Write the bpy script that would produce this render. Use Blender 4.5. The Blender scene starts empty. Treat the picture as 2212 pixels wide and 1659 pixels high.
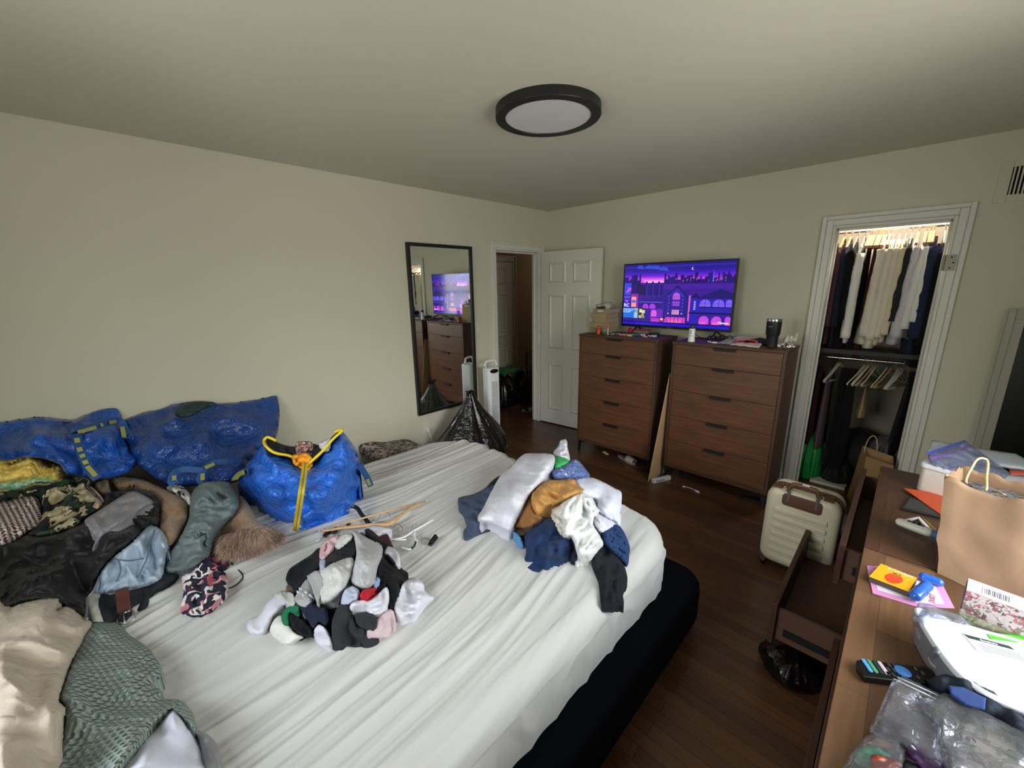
import bpy, bmesh, math, random
import numpy as np
from mathutils import Vector, Matrix, noise, geometry
random.seed(7)
PI = math.pi

# ------------------------------------------------------------------ camera, world, light, exposure
SC = bpy.context.scene
COL = SC.collection
CAM = Vector((3.1757, -3.8643, 1.6696))
FPX = 873.77
_y, _p, _r = math.radians(-44.493), math.radians(13.692), math.radians(-0.889)
FWD = Vector((math.sin(_y)*math.cos(_p), math.cos(_y)*math.cos(_p), -math.sin(_p)))
_rt = Vector((math.cos(_y), -math.sin(_y), 0))
_up = _rt.cross(FWD)
RGT = _rt*math.cos(_r) + _up*math.sin(_r)
UPV = _up*math.cos(_r) - _rt*math.sin(_r)
cd = bpy.data.cameras.new('camera')
cam = bpy.data.objects.new('camera', cd)
COL.objects.link(cam)
M = Matrix((RGT, UPV, -FWD)).transposed().to_4x4()
M.translation = CAM
cam.matrix_world = M
cd.sensor_fit = 'HORIZONTAL'
cd.sensor_width = 36
cd.lens = FPX/2212*36
cd.clip_start = 0.02
SC.camera = cam

SC.view_settings.view_transform = 'Standard'
SC.view_settings.look = 'None'
SC.view_settings.gamma = 1
SC.view_settings.use_curve_mapping = False
SC.view_settings.exposure = 0.0
SC.cycles.transparent_max_bounces = 24

w = bpy.data.worlds.new('sky')
SC.world = w
w.use_nodes = True
nt = w.node_tree
bg = nt.nodes['Background']
tc = nt.nodes.new('ShaderNodeTexCoord')
sep = nt.nodes.new('ShaderNodeSeparateXYZ')
nt.links.new(tc.outputs['Generated'], sep.inputs[0])
cr = nt.nodes.new('ShaderNodeValToRGB')
nt.links.new(sep.outputs['Z'], cr.inputs[0])
e = cr.color_ramp.elements
e[0].position = 0.0; e[0].color = (.42, .42, .38, 1)
e[1].position = 1.0; e[1].color = (.80, .88, 1, 1)
x = e.new(.12); x.color = (.62, .66, .56, 1)
x = e.new(.30); x.color = (1.0, 1.0, 1.0, 1)
nz = nt.nodes.new('ShaderNodeTexNoise'); nz.inputs['Scale'].default_value = 14; nz.inputs['Detail'].default_value = 6
nt.links.new(tc.outputs['Generated'], nz.inputs['Vector'])
mx = nt.nodes.new('ShaderNodeMixRGB'); mx.blend_type = 'MULTIPLY'; mx.inputs[0].default_value = .5
nt.links.new(cr.outputs[0], mx.inputs[1]); nt.links.new(nz.outputs['Fac'], mx.inputs[2])
nt.links.new(mx.outputs[0], bg.inputs[0])
bg.inputs[1].default_value = 23.0

WIN = (-3.05, -1.75, 0.92, 2.18)      # window opening in the right wall: y0 y1 z0 z1
ADDED_WIN = (1.5, 2.6, 1.15, 2.15)         # unseen window added for brightness, in the wall behind the camera: x0 x1 z0 z1
def portal(name, loc, rot, sx, sy):
    l = bpy.data.lights.new(name, 'AREA'); l.shape = 'RECTANGLE'; l.size = sx; l.size_y = sy
    l.cycles.is_portal = True
    o = bpy.data.objects.new(name, l); COL.objects.link(o); o.location = loc; o.rotation_euler = rot
portal('daylight_portal', (4.06, (WIN[0]+WIN[1])/2, (WIN[2]+WIN[3])/2), (0, PI/2, 0), WIN[3]-WIN[2], WIN[1]-WIN[0])
portal('added_window_portal', ((ADDED_WIN[0]+ADDED_WIN[1])/2, -4.82, (ADDED_WIN[2]+ADDED_WIN[3])/2), (PI/2, 0, 0), ADDED_WIN[1]-ADDED_WIN[0], ADDED_WIN[3]-ADDED_WIN[2])  # portal of the added window behind the camera
def point(name, loc, power, col, size=.05):
    l = bpy.data.lights.new(name, 'POINT'); l.energy = power; l.color = col; l.shadow_soft_size = size
    o = bpy.data.objects.new(name, l); COL.objects.link(o); o.location = loc
    return o
point('closet_lamp_light', (3.0, .30, 2.36), 28, (1, .92, .82), .05)
point('hall_point_light', (-.55, 1.6, 2.2), 3.0, (1, .82, .66), .08)  # unseen point light in the hall, no fixture modelled

# ------------------------------------------------------------------ pixel helper: where a sight line of the photograph meets a plane
def ray(px, py):
    return RGT*((px-1106)/FPX) - UPV*((py-829.5)/FPX) + FWD
def at(px, py, ax, v):
    r = ray(px, py)
    return CAM + r*((v-CAM[ax])/r[ax])
def cA(pts): return [(p[0]/3.456, 800+p[1]/3.456)+tuple(p[2:]) for p in pts]
def cB(pts): return [(p[0]/3.456, 1180+p[1]/3.456)+tuple(p[2:]) for p in pts]
def cC(pts): return [(500+p[0]/3.191, 900+p[1]/3.191)+tuple(p[2:]) for p in pts]
def cD(pts): return [(960+p[0]/3.95, 920+p[1]/3.95)+tuple(p[2:]) for p in pts]

# ------------------------------------------------------------------ materials
def lin(h):
    if isinstance(h, str):
        h = h.lstrip('#'); c = [int(h[i:i+2], 16)/255 for i in (0, 2, 4)]
    else: c = h
    return tuple((v/12.92 if v <= .04045 else ((v+.055)/1.055)**2.4) for v in c)+(1,)
MATS = {}
def mat(name, col='#808080', rough=.7, metal=0, bump=None, mottle=0, mscale=6, sheen=0, coat=0, emit=None, alpha=None, trans=0, spec=None, pattern=None, sub=0):
    if name in MATS: return MATS[name]
    m = bpy.data.materials.new(name); MATS[name] = m; m.use_nodes = True
    t = m.node_tree; N = t.nodes; L = t.links
    b = N['Principled BSDF']
    c = lin(col)
    b.inputs['Base Color'].default_value = c
    b.inputs['Roughness'].default_value = rough
    b.inputs['Metallic'].default_value = metal
    if spec is not None: b.inputs['Specular IOR Level'].default_value = spec
    if sheen: b.inputs['Sheen Weight'].default_value = sheen
    if coat: b.inputs['Coat Weight'].default_value = coat; b.inputs['Coat Roughness'].default_value = .15
    if trans: b.inputs['Transmission Weight'].default_value = trans
    if alpha is not None: b.inputs['Alpha'].default_value = alpha
    if emit: b.inputs['Emission Color'].default_value = lin(emit[0]); b.inputs['Emission Strength'].default_value = emit[1]
    tcn = N.new('ShaderNodeTexCoord')
    m['tc'] = 1
    if mottle:
        n = N.new('ShaderNodeTexNoise'); n.inputs['Scale'].default_value = mscale; n.inputs['Detail'].default_value = 5
        L.new(tcn.outputs['Object'], n.inputs['Vector'])
        r = N.new('ShaderNodeValToRGB'); r.color_ramp.elements[0].position = .3; r.color_ramp.elements[1].position = .7
        r.color_ramp.elements[0].color = tuple(v*(1-mottle) for v in c[:3])+(1,)
        r.color_ramp.elements[1].color = tuple(min(1, v*(1+mottle)) for v in c[:3])+(1,)
        L.new(n.outputs['Fac'], r.inputs[0]); L.new(r.outputs[0], b.inputs['Base Color'])
    if bump:
        prev = None
        for bu in (bump if isinstance(bump, list) else [bump]):
            kind, sc_, st = bu[:3]
            bp = N.new('ShaderNodeBump'); bp.inputs['Strength'].default_value = st; bp.inputs['Distance'].default_value = bu[3] if len(bu) > 3 else .004
            vec = tcn.outputs['Object']
            def noi(sc, det, dis=0, v=None):
                n = N.new('ShaderNodeTexNoise'); n.inputs['Scale'].default_value = sc; n.inputs['Detail'].default_value = det; n.inputs['Distortion'].default_value = dis
                L.new(v or vec, n.inputs['Vector']); return n
            def mth(op, a_, v_):
                q = N.new('ShaderNodeMath'); q.operation = op; L.new(a_, q.inputs[0])
                if v_ is not None: q.inputs[1].default_value = v_
                return q.outputs[0]
            if kind == 'noise': h = noi(sc_, 6).outputs['Fac']
            elif kind == 'crease':      # sharp valleys where the cloth folds
                h = mth('ABSOLUTE', mth('SUBTRACT', noi(sc_, 2, .35).outputs['Fac'], .5), None)
            elif kind == 'crinkle':     # film plastic: sharp facets
                wp = N.new('ShaderNodeMixRGB'); wp.inputs[0].default_value = .05; L.new(vec, wp.inputs[1]); L.new(noi(sc_*.8, 2).outputs['Color'], wp.inputs[2])
                v_ = N.new('ShaderNodeTexVoronoi'); v_.inputs['Scale'].default_value = sc_*2.6; L.new(wp.outputs[0], v_.inputs['Vector'])
                v2_ = N.new('ShaderNodeTexVoronoi'); v2_.inputs['Scale'].default_value = sc_*7; L.new(wp.outputs[0], v2_.inputs['Vector'])
                ad = N.new('ShaderNodeMath'); ad.operation = 'MULTIPLY_ADD'; ad.inputs[1].default_value = .4; L.new(v2_.outputs['Distance'], ad.inputs[0]); L.new(v_.outputs['Distance'], ad.inputs[2])
                v3_ = N.new('ShaderNodeTexVoronoi'); v3_.inputs['Scale'].default_value = sc_*17; L.new(wp.outputs[0], v3_.inputs['Vector'])
                ae = N.new('ShaderNodeMath'); ae.operation = 'MULTIPLY_ADD'; ae.inputs[1].default_value = .22; L.new(v3_.outputs['Distance'], ae.inputs[0]); L.new(ad.outputs[0], ae.inputs[2]); h = ae.outputs[0]
            elif kind == 'voronoi':
                n = N.new('ShaderNodeTexVoronoi'); n.inputs['Scale'].default_value = sc_; L.new(vec, n.inputs['Vector']); h = n.outputs['Distance']
            else:
                mp = N.new('ShaderNodeMapping'); mp.inputs['Rotation'].default_value = (0, 0, bu[4] if len(bu) > 4 else 0)
                n = N.new('ShaderNodeTexWave'); n.inputs['Scale'].default_value = sc_; n.inputs['Distortion'].default_value = .4
                L.new(vec, mp.inputs[0]); L.new(mp.outputs[0], n.inputs['Vector']); h = n.outputs['Fac']
            L.new(h, bp.inputs['Height'])
            if prev: L.new(prev, bp.inputs['Normal'])
            prev = bp.outputs[0]
        L.new(prev, b.inputs['Normal'])
    if pattern: pattern(t, b, tcn)
    return m
def p_checker(c1, c2, sc_, rot=0):
    def f(t, b, tcn):
        mp = t.nodes.new('ShaderNodeMapping'); mp.inputs['Rotation'].default_value = (0, 0, rot); mp.inputs['Scale'].default_value = (1, 1, .01); mp.inputs['Location'].default_value = (0, 0, .003)
        k = t.nodes.new('ShaderNodeTexChecker'); k.inputs['Scale'].default_value = sc_
        k.inputs['Color1'].default_value = lin(c1); k.inputs['Color2'].default_value = lin(c2)
        t.links.new(tcn.outputs['Object'], mp.inputs[0]); t.links.new(mp.outputs[0], k.inputs[0]); t.links.new(k.outputs[0], b.inputs['Base Color'])
    return f
def p_patch(cols, sc_, line=None, dist=.0):
    def f(t, b, tcn):
        N = t.nodes; L = t.links
        v = N.new('ShaderNodeTexVoronoi'); v.inputs['Scale'].default_value = sc_
        nz_ = N.new('ShaderNodeTexNoise'); nz_.inputs['Scale'].default_value = sc_*.7
        mixv = N.new('ShaderNodeMixRGB'); mixv.inputs[0].default_value = dist
        L.new(tcn.outputs['Object'], nz_.inputs['Vector']); L.new(tcn.outputs['Object'], mixv.inputs[1]); L.new(nz_.outputs['Color'], mixv.inputs[2])
        L.new(mixv.outputs[0], v.inputs['Vector'])
        s = N.new('ShaderNodeSeparateColor'); L.new(v.outputs['Color'], s.inputs[0])
        r = N.new('ShaderNodeValToRGB'); r.color_ramp.interpolation = 'CONSTANT'
        els = r.color_ramp.elements
        while len(els) > 1: els.remove(els[-1])
        els[0].position = 0; els[0].color = lin(cols[0])
        for i, c in enumerate(cols[1:]):
            q = els.new((i+1)/len(cols)); q.color = lin(c)
        L.new(s.outputs[0], r.inputs[0]); out = r.outputs[0]
        if line:
            v2 = N.new('ShaderNodeTexVoronoi'); v2.feature = 'DISTANCE_TO_EDGE'; v2.inputs['Scale'].default_value = sc_
            L.new(mixv.outputs[0], v2.inputs['Vector'])
            lt = N.new('ShaderNodeMath'); lt.operation = 'LESS_THAN'; lt.inputs[1].default_value = .035
            L.new(v2.outputs[0], lt.inputs[0])
            mm = N.new('ShaderNodeMixRGB'); mm.inputs[2].default_value = lin(line)
            L.new(lt.outputs[0], mm.inputs[0]); L.new(out, mm.inputs[1]); out = mm.outputs[0]
        L.new(out, b.inputs['Base Color'])
    return f
def p_dots(base, dots, sc_, rad=.28):
    def f(t, b, tcn):
        N = t.nodes; L = t.links
        v = N.new('ShaderNodeTexVoronoi'); v.inputs['Scale'].default_value = sc_
        L.new(tcn.outputs['Object'], v.inputs['Vector'])
        lt = N.new('ShaderNodeMath'); lt.operation = 'LESS_THAN'; lt.inputs[1].default_value = rad; L.new(v.outputs['Distance'], lt.inputs[0])
        s = N.new('ShaderNodeSeparateColor'); L.new(v.outputs['Color'], s.inputs[0])
        r = N.new('ShaderNodeValToRGB'); r.color_ramp.interpolation = 'CONSTANT'
        r.color_ramp.elements[0].color = lin(dots[0]); r.color_ramp.elements[1].position = .5; r.color_ramp.elements[1].color = lin(dots[1])
        L.new(s.outputs[0], r.inputs[0])
        n = N.new('ShaderNodeTexNoise'); n.inputs['Scale'].default_value = sc_*3; L.new(tcn.outputs['Object'], n.inputs['Vector'])
        rb = N.new('ShaderNodeValToRGB'); rb.color_ramp.elements[0].position = .4; rb.color_ramp.elements[1].position = .62
        rb.color_ramp.elements[0].color = lin(base[0]); rb.color_ramp.elements[1].color = lin(base[1]); L.new(n.outputs['Fac'], rb.inputs[0])
        mm = N.new('ShaderNodeMixRGB'); L.new(lt.outputs[0], mm.inputs[0]); L.new(rb.outputs[0], mm.inputs[1]); L.new(r.outputs[0], mm.inputs[2])
        L.new(mm.outputs[0], b.inputs['Base Color'])
    return f
def p_grain(c1, c2, axis, sc_=3, stretch=18):
    def f(t, b, tcn):
        N = t.nodes; L = t.links
        mp = N.new('ShaderNodeMapping'); s = [stretch]*3; s[axis] = 1.0; mp.inputs['Scale'].default_value = s
        n = N.new('ShaderNodeTexNoise'); n.inputs['Scale'].default_value = sc_; n.inputs['Detail'].default_value = 8; n.inputs['Roughness'].default_value = .65; n.inputs['Distortion'].default_value = .6
        L.new(tcn.outputs['Object'], mp.inputs[0]); L.new(mp.outputs[0], n.inputs['Vector'])
        r = N.new('ShaderNodeValToRGB'); r.color_ramp.elements[0].position = .32; r.color_ramp.elements[1].position = .68
        r.color_ramp.elements[0].color = lin(c1); r.color_ramp.elements[1].color = lin(c2)
        L.new(n.outputs['Fac'], r.inputs[0]); L.new(r.outputs[0], b.inputs['Base Color'])
    return f
def p_planks(cols, L_, W_, axis='X', mortar='#1a0f08', gap=.002, sc_=1.0):
    def f(t, b, tcn):
        N = t.nodes; L = t.links
        mp = N.new('ShaderNodeMapping')
        if axis == 'Y': mp.inputs['Rotation'].default_value = (0, 0, PI/2)
        geo = N.new('ShaderNodeNewGeometry'); L.new(geo.outputs['Position'], mp.inputs[0])
        k = N.new('ShaderNodeTexBrick'); k.inputs['Scale'].default_value = 1; k.inputs['Brick Width'].default_value = L_; k.inputs['Row Height'].default_value = W_
        k.inputs['Mortar Size'].default_value = gap; k.inputs['Mortar Smooth'].default_value = .3; k.offset = .37; k.offset_frequency = 2; k.inputs['Bias'].default_value = 0
        k.inputs['Color1'].default_value = lin(cols[0]); k.inputs['Color2'].default_value = lin(cols[1]); k.inputs['Mortar'].default_value = lin(mortar)
        L.new(mp.outputs[0], k.inputs['Vector'])
        mp2 = N.new('ShaderNodeMapping'); mp2.inputs['Scale'].default_value = (2, 34, 10); L.new(mp.outputs[0], mp2.inputs[0])
        n = N.new('ShaderNodeTexNoise'); n.inputs['Scale'].default_value = 1.5; n.inputs['Detail'].default_value = 7; n.inputs['Distortion'].default_value = .5; L.new(mp2.outputs[0], n.inputs['Vector'])
        r = N.new('ShaderNodeValToRGB'); r.color_ramp.elements[0].color = (.55, .5, .45, 1); r.color_ramp.elements[1].color = (1.25, 1.25, 1.25, 1)
        L.new(n.outputs['Fac'], r.inputs[0])
        mm = N.new('ShaderNodeMixRGB'); mm.blend_type = 'MULTIPLY'; mm.inputs[0].default_value = 1; L.new(k.outputs['Color'], mm.inputs[1]); L.new(r.outputs[0], mm.inputs[2])
        L.new(mm.outputs[0], b.inputs['Base Color'])
    return f
def glassy(name, tint='#ffffff', clear=.8, rough=.08, bump=60):
    """thin film plastic: mostly see-through with glossy crinkles"""
    if name in MATS: return MATS[name]
    m = bpy.data.materials.new(name); MATS[name] = m; m.use_nodes = True
    t = m.node_tree; N = t.nodes; L = t.links; N.clear()
    out = N.new('ShaderNodeOutputMaterial'); tr = N.new('ShaderNodeBsdfTransparent'); gl = N.new('ShaderNodeBsdfGlossy'); df = N.new('ShaderNodeBsdfDiffuse')
    tr.inputs[0].default_value = lin(tint); gl.inputs['Roughness'].default_value = rough; gl.inputs[0].default_value = (.9, .9, .95, 1); df.inputs[0].default_value = lin(tint)
    clear = min(1, clear+.5*(1-clear))
    fr = N.new('ShaderNodeFresnel'); fr.inputs[0].default_value = 1.33
    m1 = N.new('ShaderNodeMixShader'); m2 = N.new('ShaderNodeMixShader'); m1.inputs[0].default_value = 1-clear
    L.new(tr.outputs[0], m1.inputs[1]); L.new(df.outputs[0], m1.inputs[2])
    fm = N.new('ShaderNodeMath'); fm.operation = 'MULTIPLY'; fm.inputs[1].default_value = .55; L.new(fr.outputs[0], fm.inputs[0]); L.new(fm.outputs[0], m2.inputs[0]); L.new(m1.outputs[0], m2.inputs[1]); L.new(gl.outputs[0], m2.inputs[2]); L.new(m2.outputs[0], out.inputs[0])
    if bump:
        tcn = N.new('ShaderNodeTexCoord'); n = N.new('ShaderNodeTexNoise'); n.inputs['Scale'].default_value = bump; n.inputs['Detail'].default_value = 4; n.inputs['Distortion'].default_value = 1
        bp = N.new('ShaderNodeBump'); bp.inputs['Strength'].default_value = .8; bp.inputs['Distance'].default_value = .01
        L.new(tcn.outputs['Object'], n.inputs['Vector']); L.new(n.outputs['Fac'], bp.inputs['Height']); L.new(bp.outputs[0], gl.inputs['Normal']); L.new(bp.outputs[0], fr.inputs['Normal'])
    return m

WALL = mat('wall_paint', '#d2cebc', .75, bump=('noise', 9, .12, .01), mottle=.015, mscale=1.2)
CEIL = mat('ceiling_paint', '#d3d0c0', .8, bump=('noise', 7, .12, .01), mottle=.015, mscale=1)
TRIM = mat('trim_paint', '#dcdbd2', .4, bump=('noise', 20, .05))
DOORP = mat('door_paint', '#dddbd0', .4, bump=('noise', 60, .04))
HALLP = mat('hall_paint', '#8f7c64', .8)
FLOOR = mat('oak_floor', '#5a3a22', .3, pattern=p_planks(('#644630', '#4b3322'), .9, .057, 'X', '#20120a', .0012))
BLACKM = mat('black_metal', '#121212', .45)
CHROME = mat('chrome', '#c8c8cc', .18, metal=1)
WALNUT = mat('walnut_veneer', '#6d4128', .42, pattern=p_grain('#4a2f1f', '#70492f', 0, 1.6, 16))
WALNUT_S = mat('walnut_side', '#5d3a28', .45, pattern=p_grain('#3f291d', '#5d4030', 2, 1.6, 16))
WHITEP = mat('white_plastic', '#e4e5ea', .35)
BLACKP = mat('black_plastic', '#0c0c0e', .35)
YELLOWT = mat('yellow_binding', '#d9bd1c', .5, bump=('noise', 300, .4, .001))

# ------------------------------------------------------------------ mesh building
class MB:
    def __init__(s): s.v = []; s.f = []; s.mi = []; s.m = 0
    def add(s, vs, fs):
        o = len(s.v); s.v += [tuple(v) for v in vs]
        for f in fs: s.f.append(tuple(i+o for i in f)); s.mi.append(s.m)
        return s
    def box(s, x0, x1, y0, y1, z0, z1, T=None):
        vs = [Vector((x, y, z)) for z in (z0, z1) for y in (y0, y1) for x in (x0, x1)]
        if T is not None: vs = [T @ v for v in vs]
        return s.add(vs, [(0, 2, 3, 1), (4, 5, 7, 6), (0, 1, 5, 4), (2, 6, 7, 3), (0, 4, 6, 2), (1, 3, 7, 5)])
    def tube(s, pts, r, n=8, closed=False, cap=True, flat=1.0):
        pts = [Vector(p) for p in pts]; N_ = len(pts); rings = []
        up = Vector((0, 0, 1)); base = len(s.v); vs = []
        for i, p in enumerate(pts):
            a = pts[(i-1) % N_] if (closed or i > 0) else p; b = pts[(i+1) % N_] if (closed or i < N_-1) else p
            d = (b-a).normalized() if (b-a).length > 1e-9 else Vector((0, 0, 1))
            u = d.cross(up)
            if u.length < .05: u = d.cross(Vector((1, 0, 0)))
            u.normalize(); v = d.cross(u).normalized()
            rr = r[i] if isinstance(r, (list, tuple)) else r
            vs += [p+u*math.cos(2*PI*k/n)*rr+v*math.sin(2*PI*k/n)*rr*flat for k in range(n)]
        fs = []
        for i in range(N_ if closed else N_-1):
            j = (i+1) % N_
            for k in range(n):
                k2 = (k+1) % n; fs.append((i*n+k, i*n+k2, j*n+k2, j*n+k))
        if cap and not closed: fs += [tuple(range(n))[::-1], tuple((N_-1)*n+k for k in range(n))]
        return s.add(vs, fs)
    def lathe(s, prof, n=32, T=None, cap=True):
        vs = []; fs = []
        for (r, z) in prof: vs += [Vector((r*math.cos(2*PI*k/n), r*math.sin(2*PI*k/n), z)) for k in range(n)]
        if T is not None: vs = [T @ v for v in vs]
        for i in range(len(prof)-1):
            for k in range(n):
                k2 = (k+1) % n; fs.append((i*n+k, i*n+k2, (i+1)*n+k2, (i+1)*n+k))
        if cap: fs += [tuple(range(n))[::-1], tuple((len(prof)-1)*n+k for k in range(n))]
        return s.add(vs, fs)
    def prism(s, poly, z0, z1, T=None):
        n = len(poly); vs = [Vector((p[0], p[1], z0)) for p in poly]+[Vector((p[0], p[1], z1)) for p in poly]
        if T is not None: vs = [T @ v for v in vs]
        return s.add(vs, [tuple(range(n))[::-1], tuple(range(n, 2*n))]+[(i, (i+1) % n, n+(i+1) % n, n+i) for i in range(n)])
    def grid(s, f, nu, nv, closed_u=False):
        vs = [f(i/(nu if closed_u else nu-1), j/(nv-1)) for j in range(nv) for i in range(nu)]; fs = []
        for j in range(nv-1):
            for i in range(nu if closed_u else nu-1):
                i2 = (i+1) % nu; fs.append((j*nu+i, j*nu+i2, (j+1)*nu+i2, (j+1)*nu+i))
        return s.add(vs, fs)

def tag(o, label=None, cat=None, group=None, kind=None):
    if label: o['label'] = label
    if cat: o['category'] = cat
    if group: o['group'] = group
    if kind: o['kind'] = kind
    return o
def worldm(o):
    m = Matrix.LocRotScale(o.location, o.rotation_euler, o.scale)
    return (worldm(o.parent) @ o.matrix_parent_inverse @ m) if o.parent else m
def link(name, me, parent=None, recentre=True):
    if recentre and len(me.vertices):
        xs = [v.co.x for v in me.vertices]; ys = [v.co.y for v in me.vertices]; zs = [v.co.z for v in me.vertices]
        c = Vector(((min(xs)+max(xs))/2, (min(ys)+max(ys))/2, min(zs)))
        me.transform(Matrix.Translation(-c))
    else: c = Vector((0, 0, 0))
    o = bpy.data.objects.new(name, me); COL.objects.link(o); o.location = c
    if parent: o.parent = parent; o.matrix_parent_inverse = worldm(parent).inverted()
    return o
def obj(name, mb, m, parent=None, smooth=False, bevel=0, seg=2, label=None, cat=None, group=None, kind=None, sub=0, angle=None):
    me = bpy.data.meshes.new(name); me.from_pydata(mb.v, [], mb.f)
    ms = m if isinstance(m, (list, tuple)) else [m]
    for q in ms: me.materials.append(q)
    if len(ms) > 1: me.polygons.foreach_set('material_index', mb.mi)
    bm = bmesh.new(); bm.from_mesh(me); bmesh.ops.recalc_face_normals(bm, faces=bm.faces); bm.to_mesh(me); bm.free()
    if smooth: me.polygons.foreach_set('use_smooth', [True]*len(me.polygons))
    me.update()
    o = link(name, me, parent)
    if angle: me.set_sharp_from_angle(angle=math.radians(angle))
    if bevel:
        b = o.modifiers.new('edge', 'BEVEL'); b.width = bevel; b.segments = seg; b.limit_method = 'ANGLE'; b.angle_limit = math.radians(40)
        if not smooth and seg > 1:
            me.polygons.foreach_set('use_smooth', [True]*len(me.polygons)); me.set_sharp_from_angle(angle=math.radians(35))
    if sub: s_ = o.modifiers.new('smooth', 'SUBSURF'); s_.levels = sub; s_.render_levels = sub
    return tag(o, label, cat, group, kind)
def thing(name, label, cat, loc=(0, 0, 0), group=None, rz=0):
    o = bpy.data.objects.new(name, None); COL.objects.link(o); o.location = loc; o.rotation_euler = (0, 0, rz)
    o.empty_display_size = .1
    return tag(o, label, cat, group)
def struct(name, mb, m, **k): return obj(name, mb, m, kind='structure', **k)
def B(*a, **k): return MB().box(*a, **k)
def text(name, body, size, T, m, parent, ext=.0004, align='CENTER', shear=0):
    cu = bpy.data.curves.new(name, 'FONT'); cu.body = body; cu.size = size; cu.extrude = ext; cu.align_x = align; cu.align_y = 'CENTER'; cu.shear = shear
    cu.resolution_u = 3
    cu.materials.append(m)
    tmp = bpy.data.objects.new(name, cu); COL.objects.link(tmp); bpy.context.view_layer.update()
    me = bpy.data.meshes.new_from_object(tmp.evaluated_get(bpy.context.evaluated_depsgraph_get()))
    bpy.data.objects.remove(tmp); me.transform(T); me.name = name
    o = link(name, me, parent)
    return o
def frame3(o, xd, yd):
    """matrix with origin o, x along xd, y towards yd"""
    x_ = Vector(xd).normalized(); z_ = x_.cross(Vector(yd)).normalized(); y_ = z_.cross(x_)
    m = Matrix((x_, y_, z_)).transposed().to_4x4(); m.translation = o; return m

# cloth-like body: outline given by sight lines, a height for each point, folds, real thickness down to what carries it
def rounded(pts, n=4):
    out = []; N_ = len(pts)
    for i in range(N_):
        p0, p1, p2, p3 = pts[i-1], pts[i], pts[(i+1) % N_], pts[(i+2) % N_]
        for k in range(n):
            t = k/n
            out.append(tuple(.5*(2*p1[j]+(p2[j]-p0[j])*t+(2*p0[j]-5*p1[j]+4*p2[j]-p3[j])*t*t+(3*p1[j]-p0[j]-3*p2[j]+p3[j])*t*t*t) for j in range(len(p1))))
    return out
def idw(ctrl, x_, y_, pw=3):
    sw = s = 0
    for (a, b, c) in ctrl:
        d = ((a-x_)**2+(b-y_)**2)
        w_ = 1/(d**(pw/2)+4); sw += w_; s += w_*c
    return s/sw
def inside(poly, x_, y_):
    c = False; j = len(poly)-1
    for i in range(len(poly)):
        xi, yi = poly[i][0], poly[i][1]; xj, yj = poly[j][0], poly[j][1]
        if (yi > y_) != (yj > y_) and x_ < (xj-xi)*(y_-yi)/(yj-yi)+xi: c = not c
        j = i
    return c
def ridge(p): return 1-abs(noise.noise(p))*2.2
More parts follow.
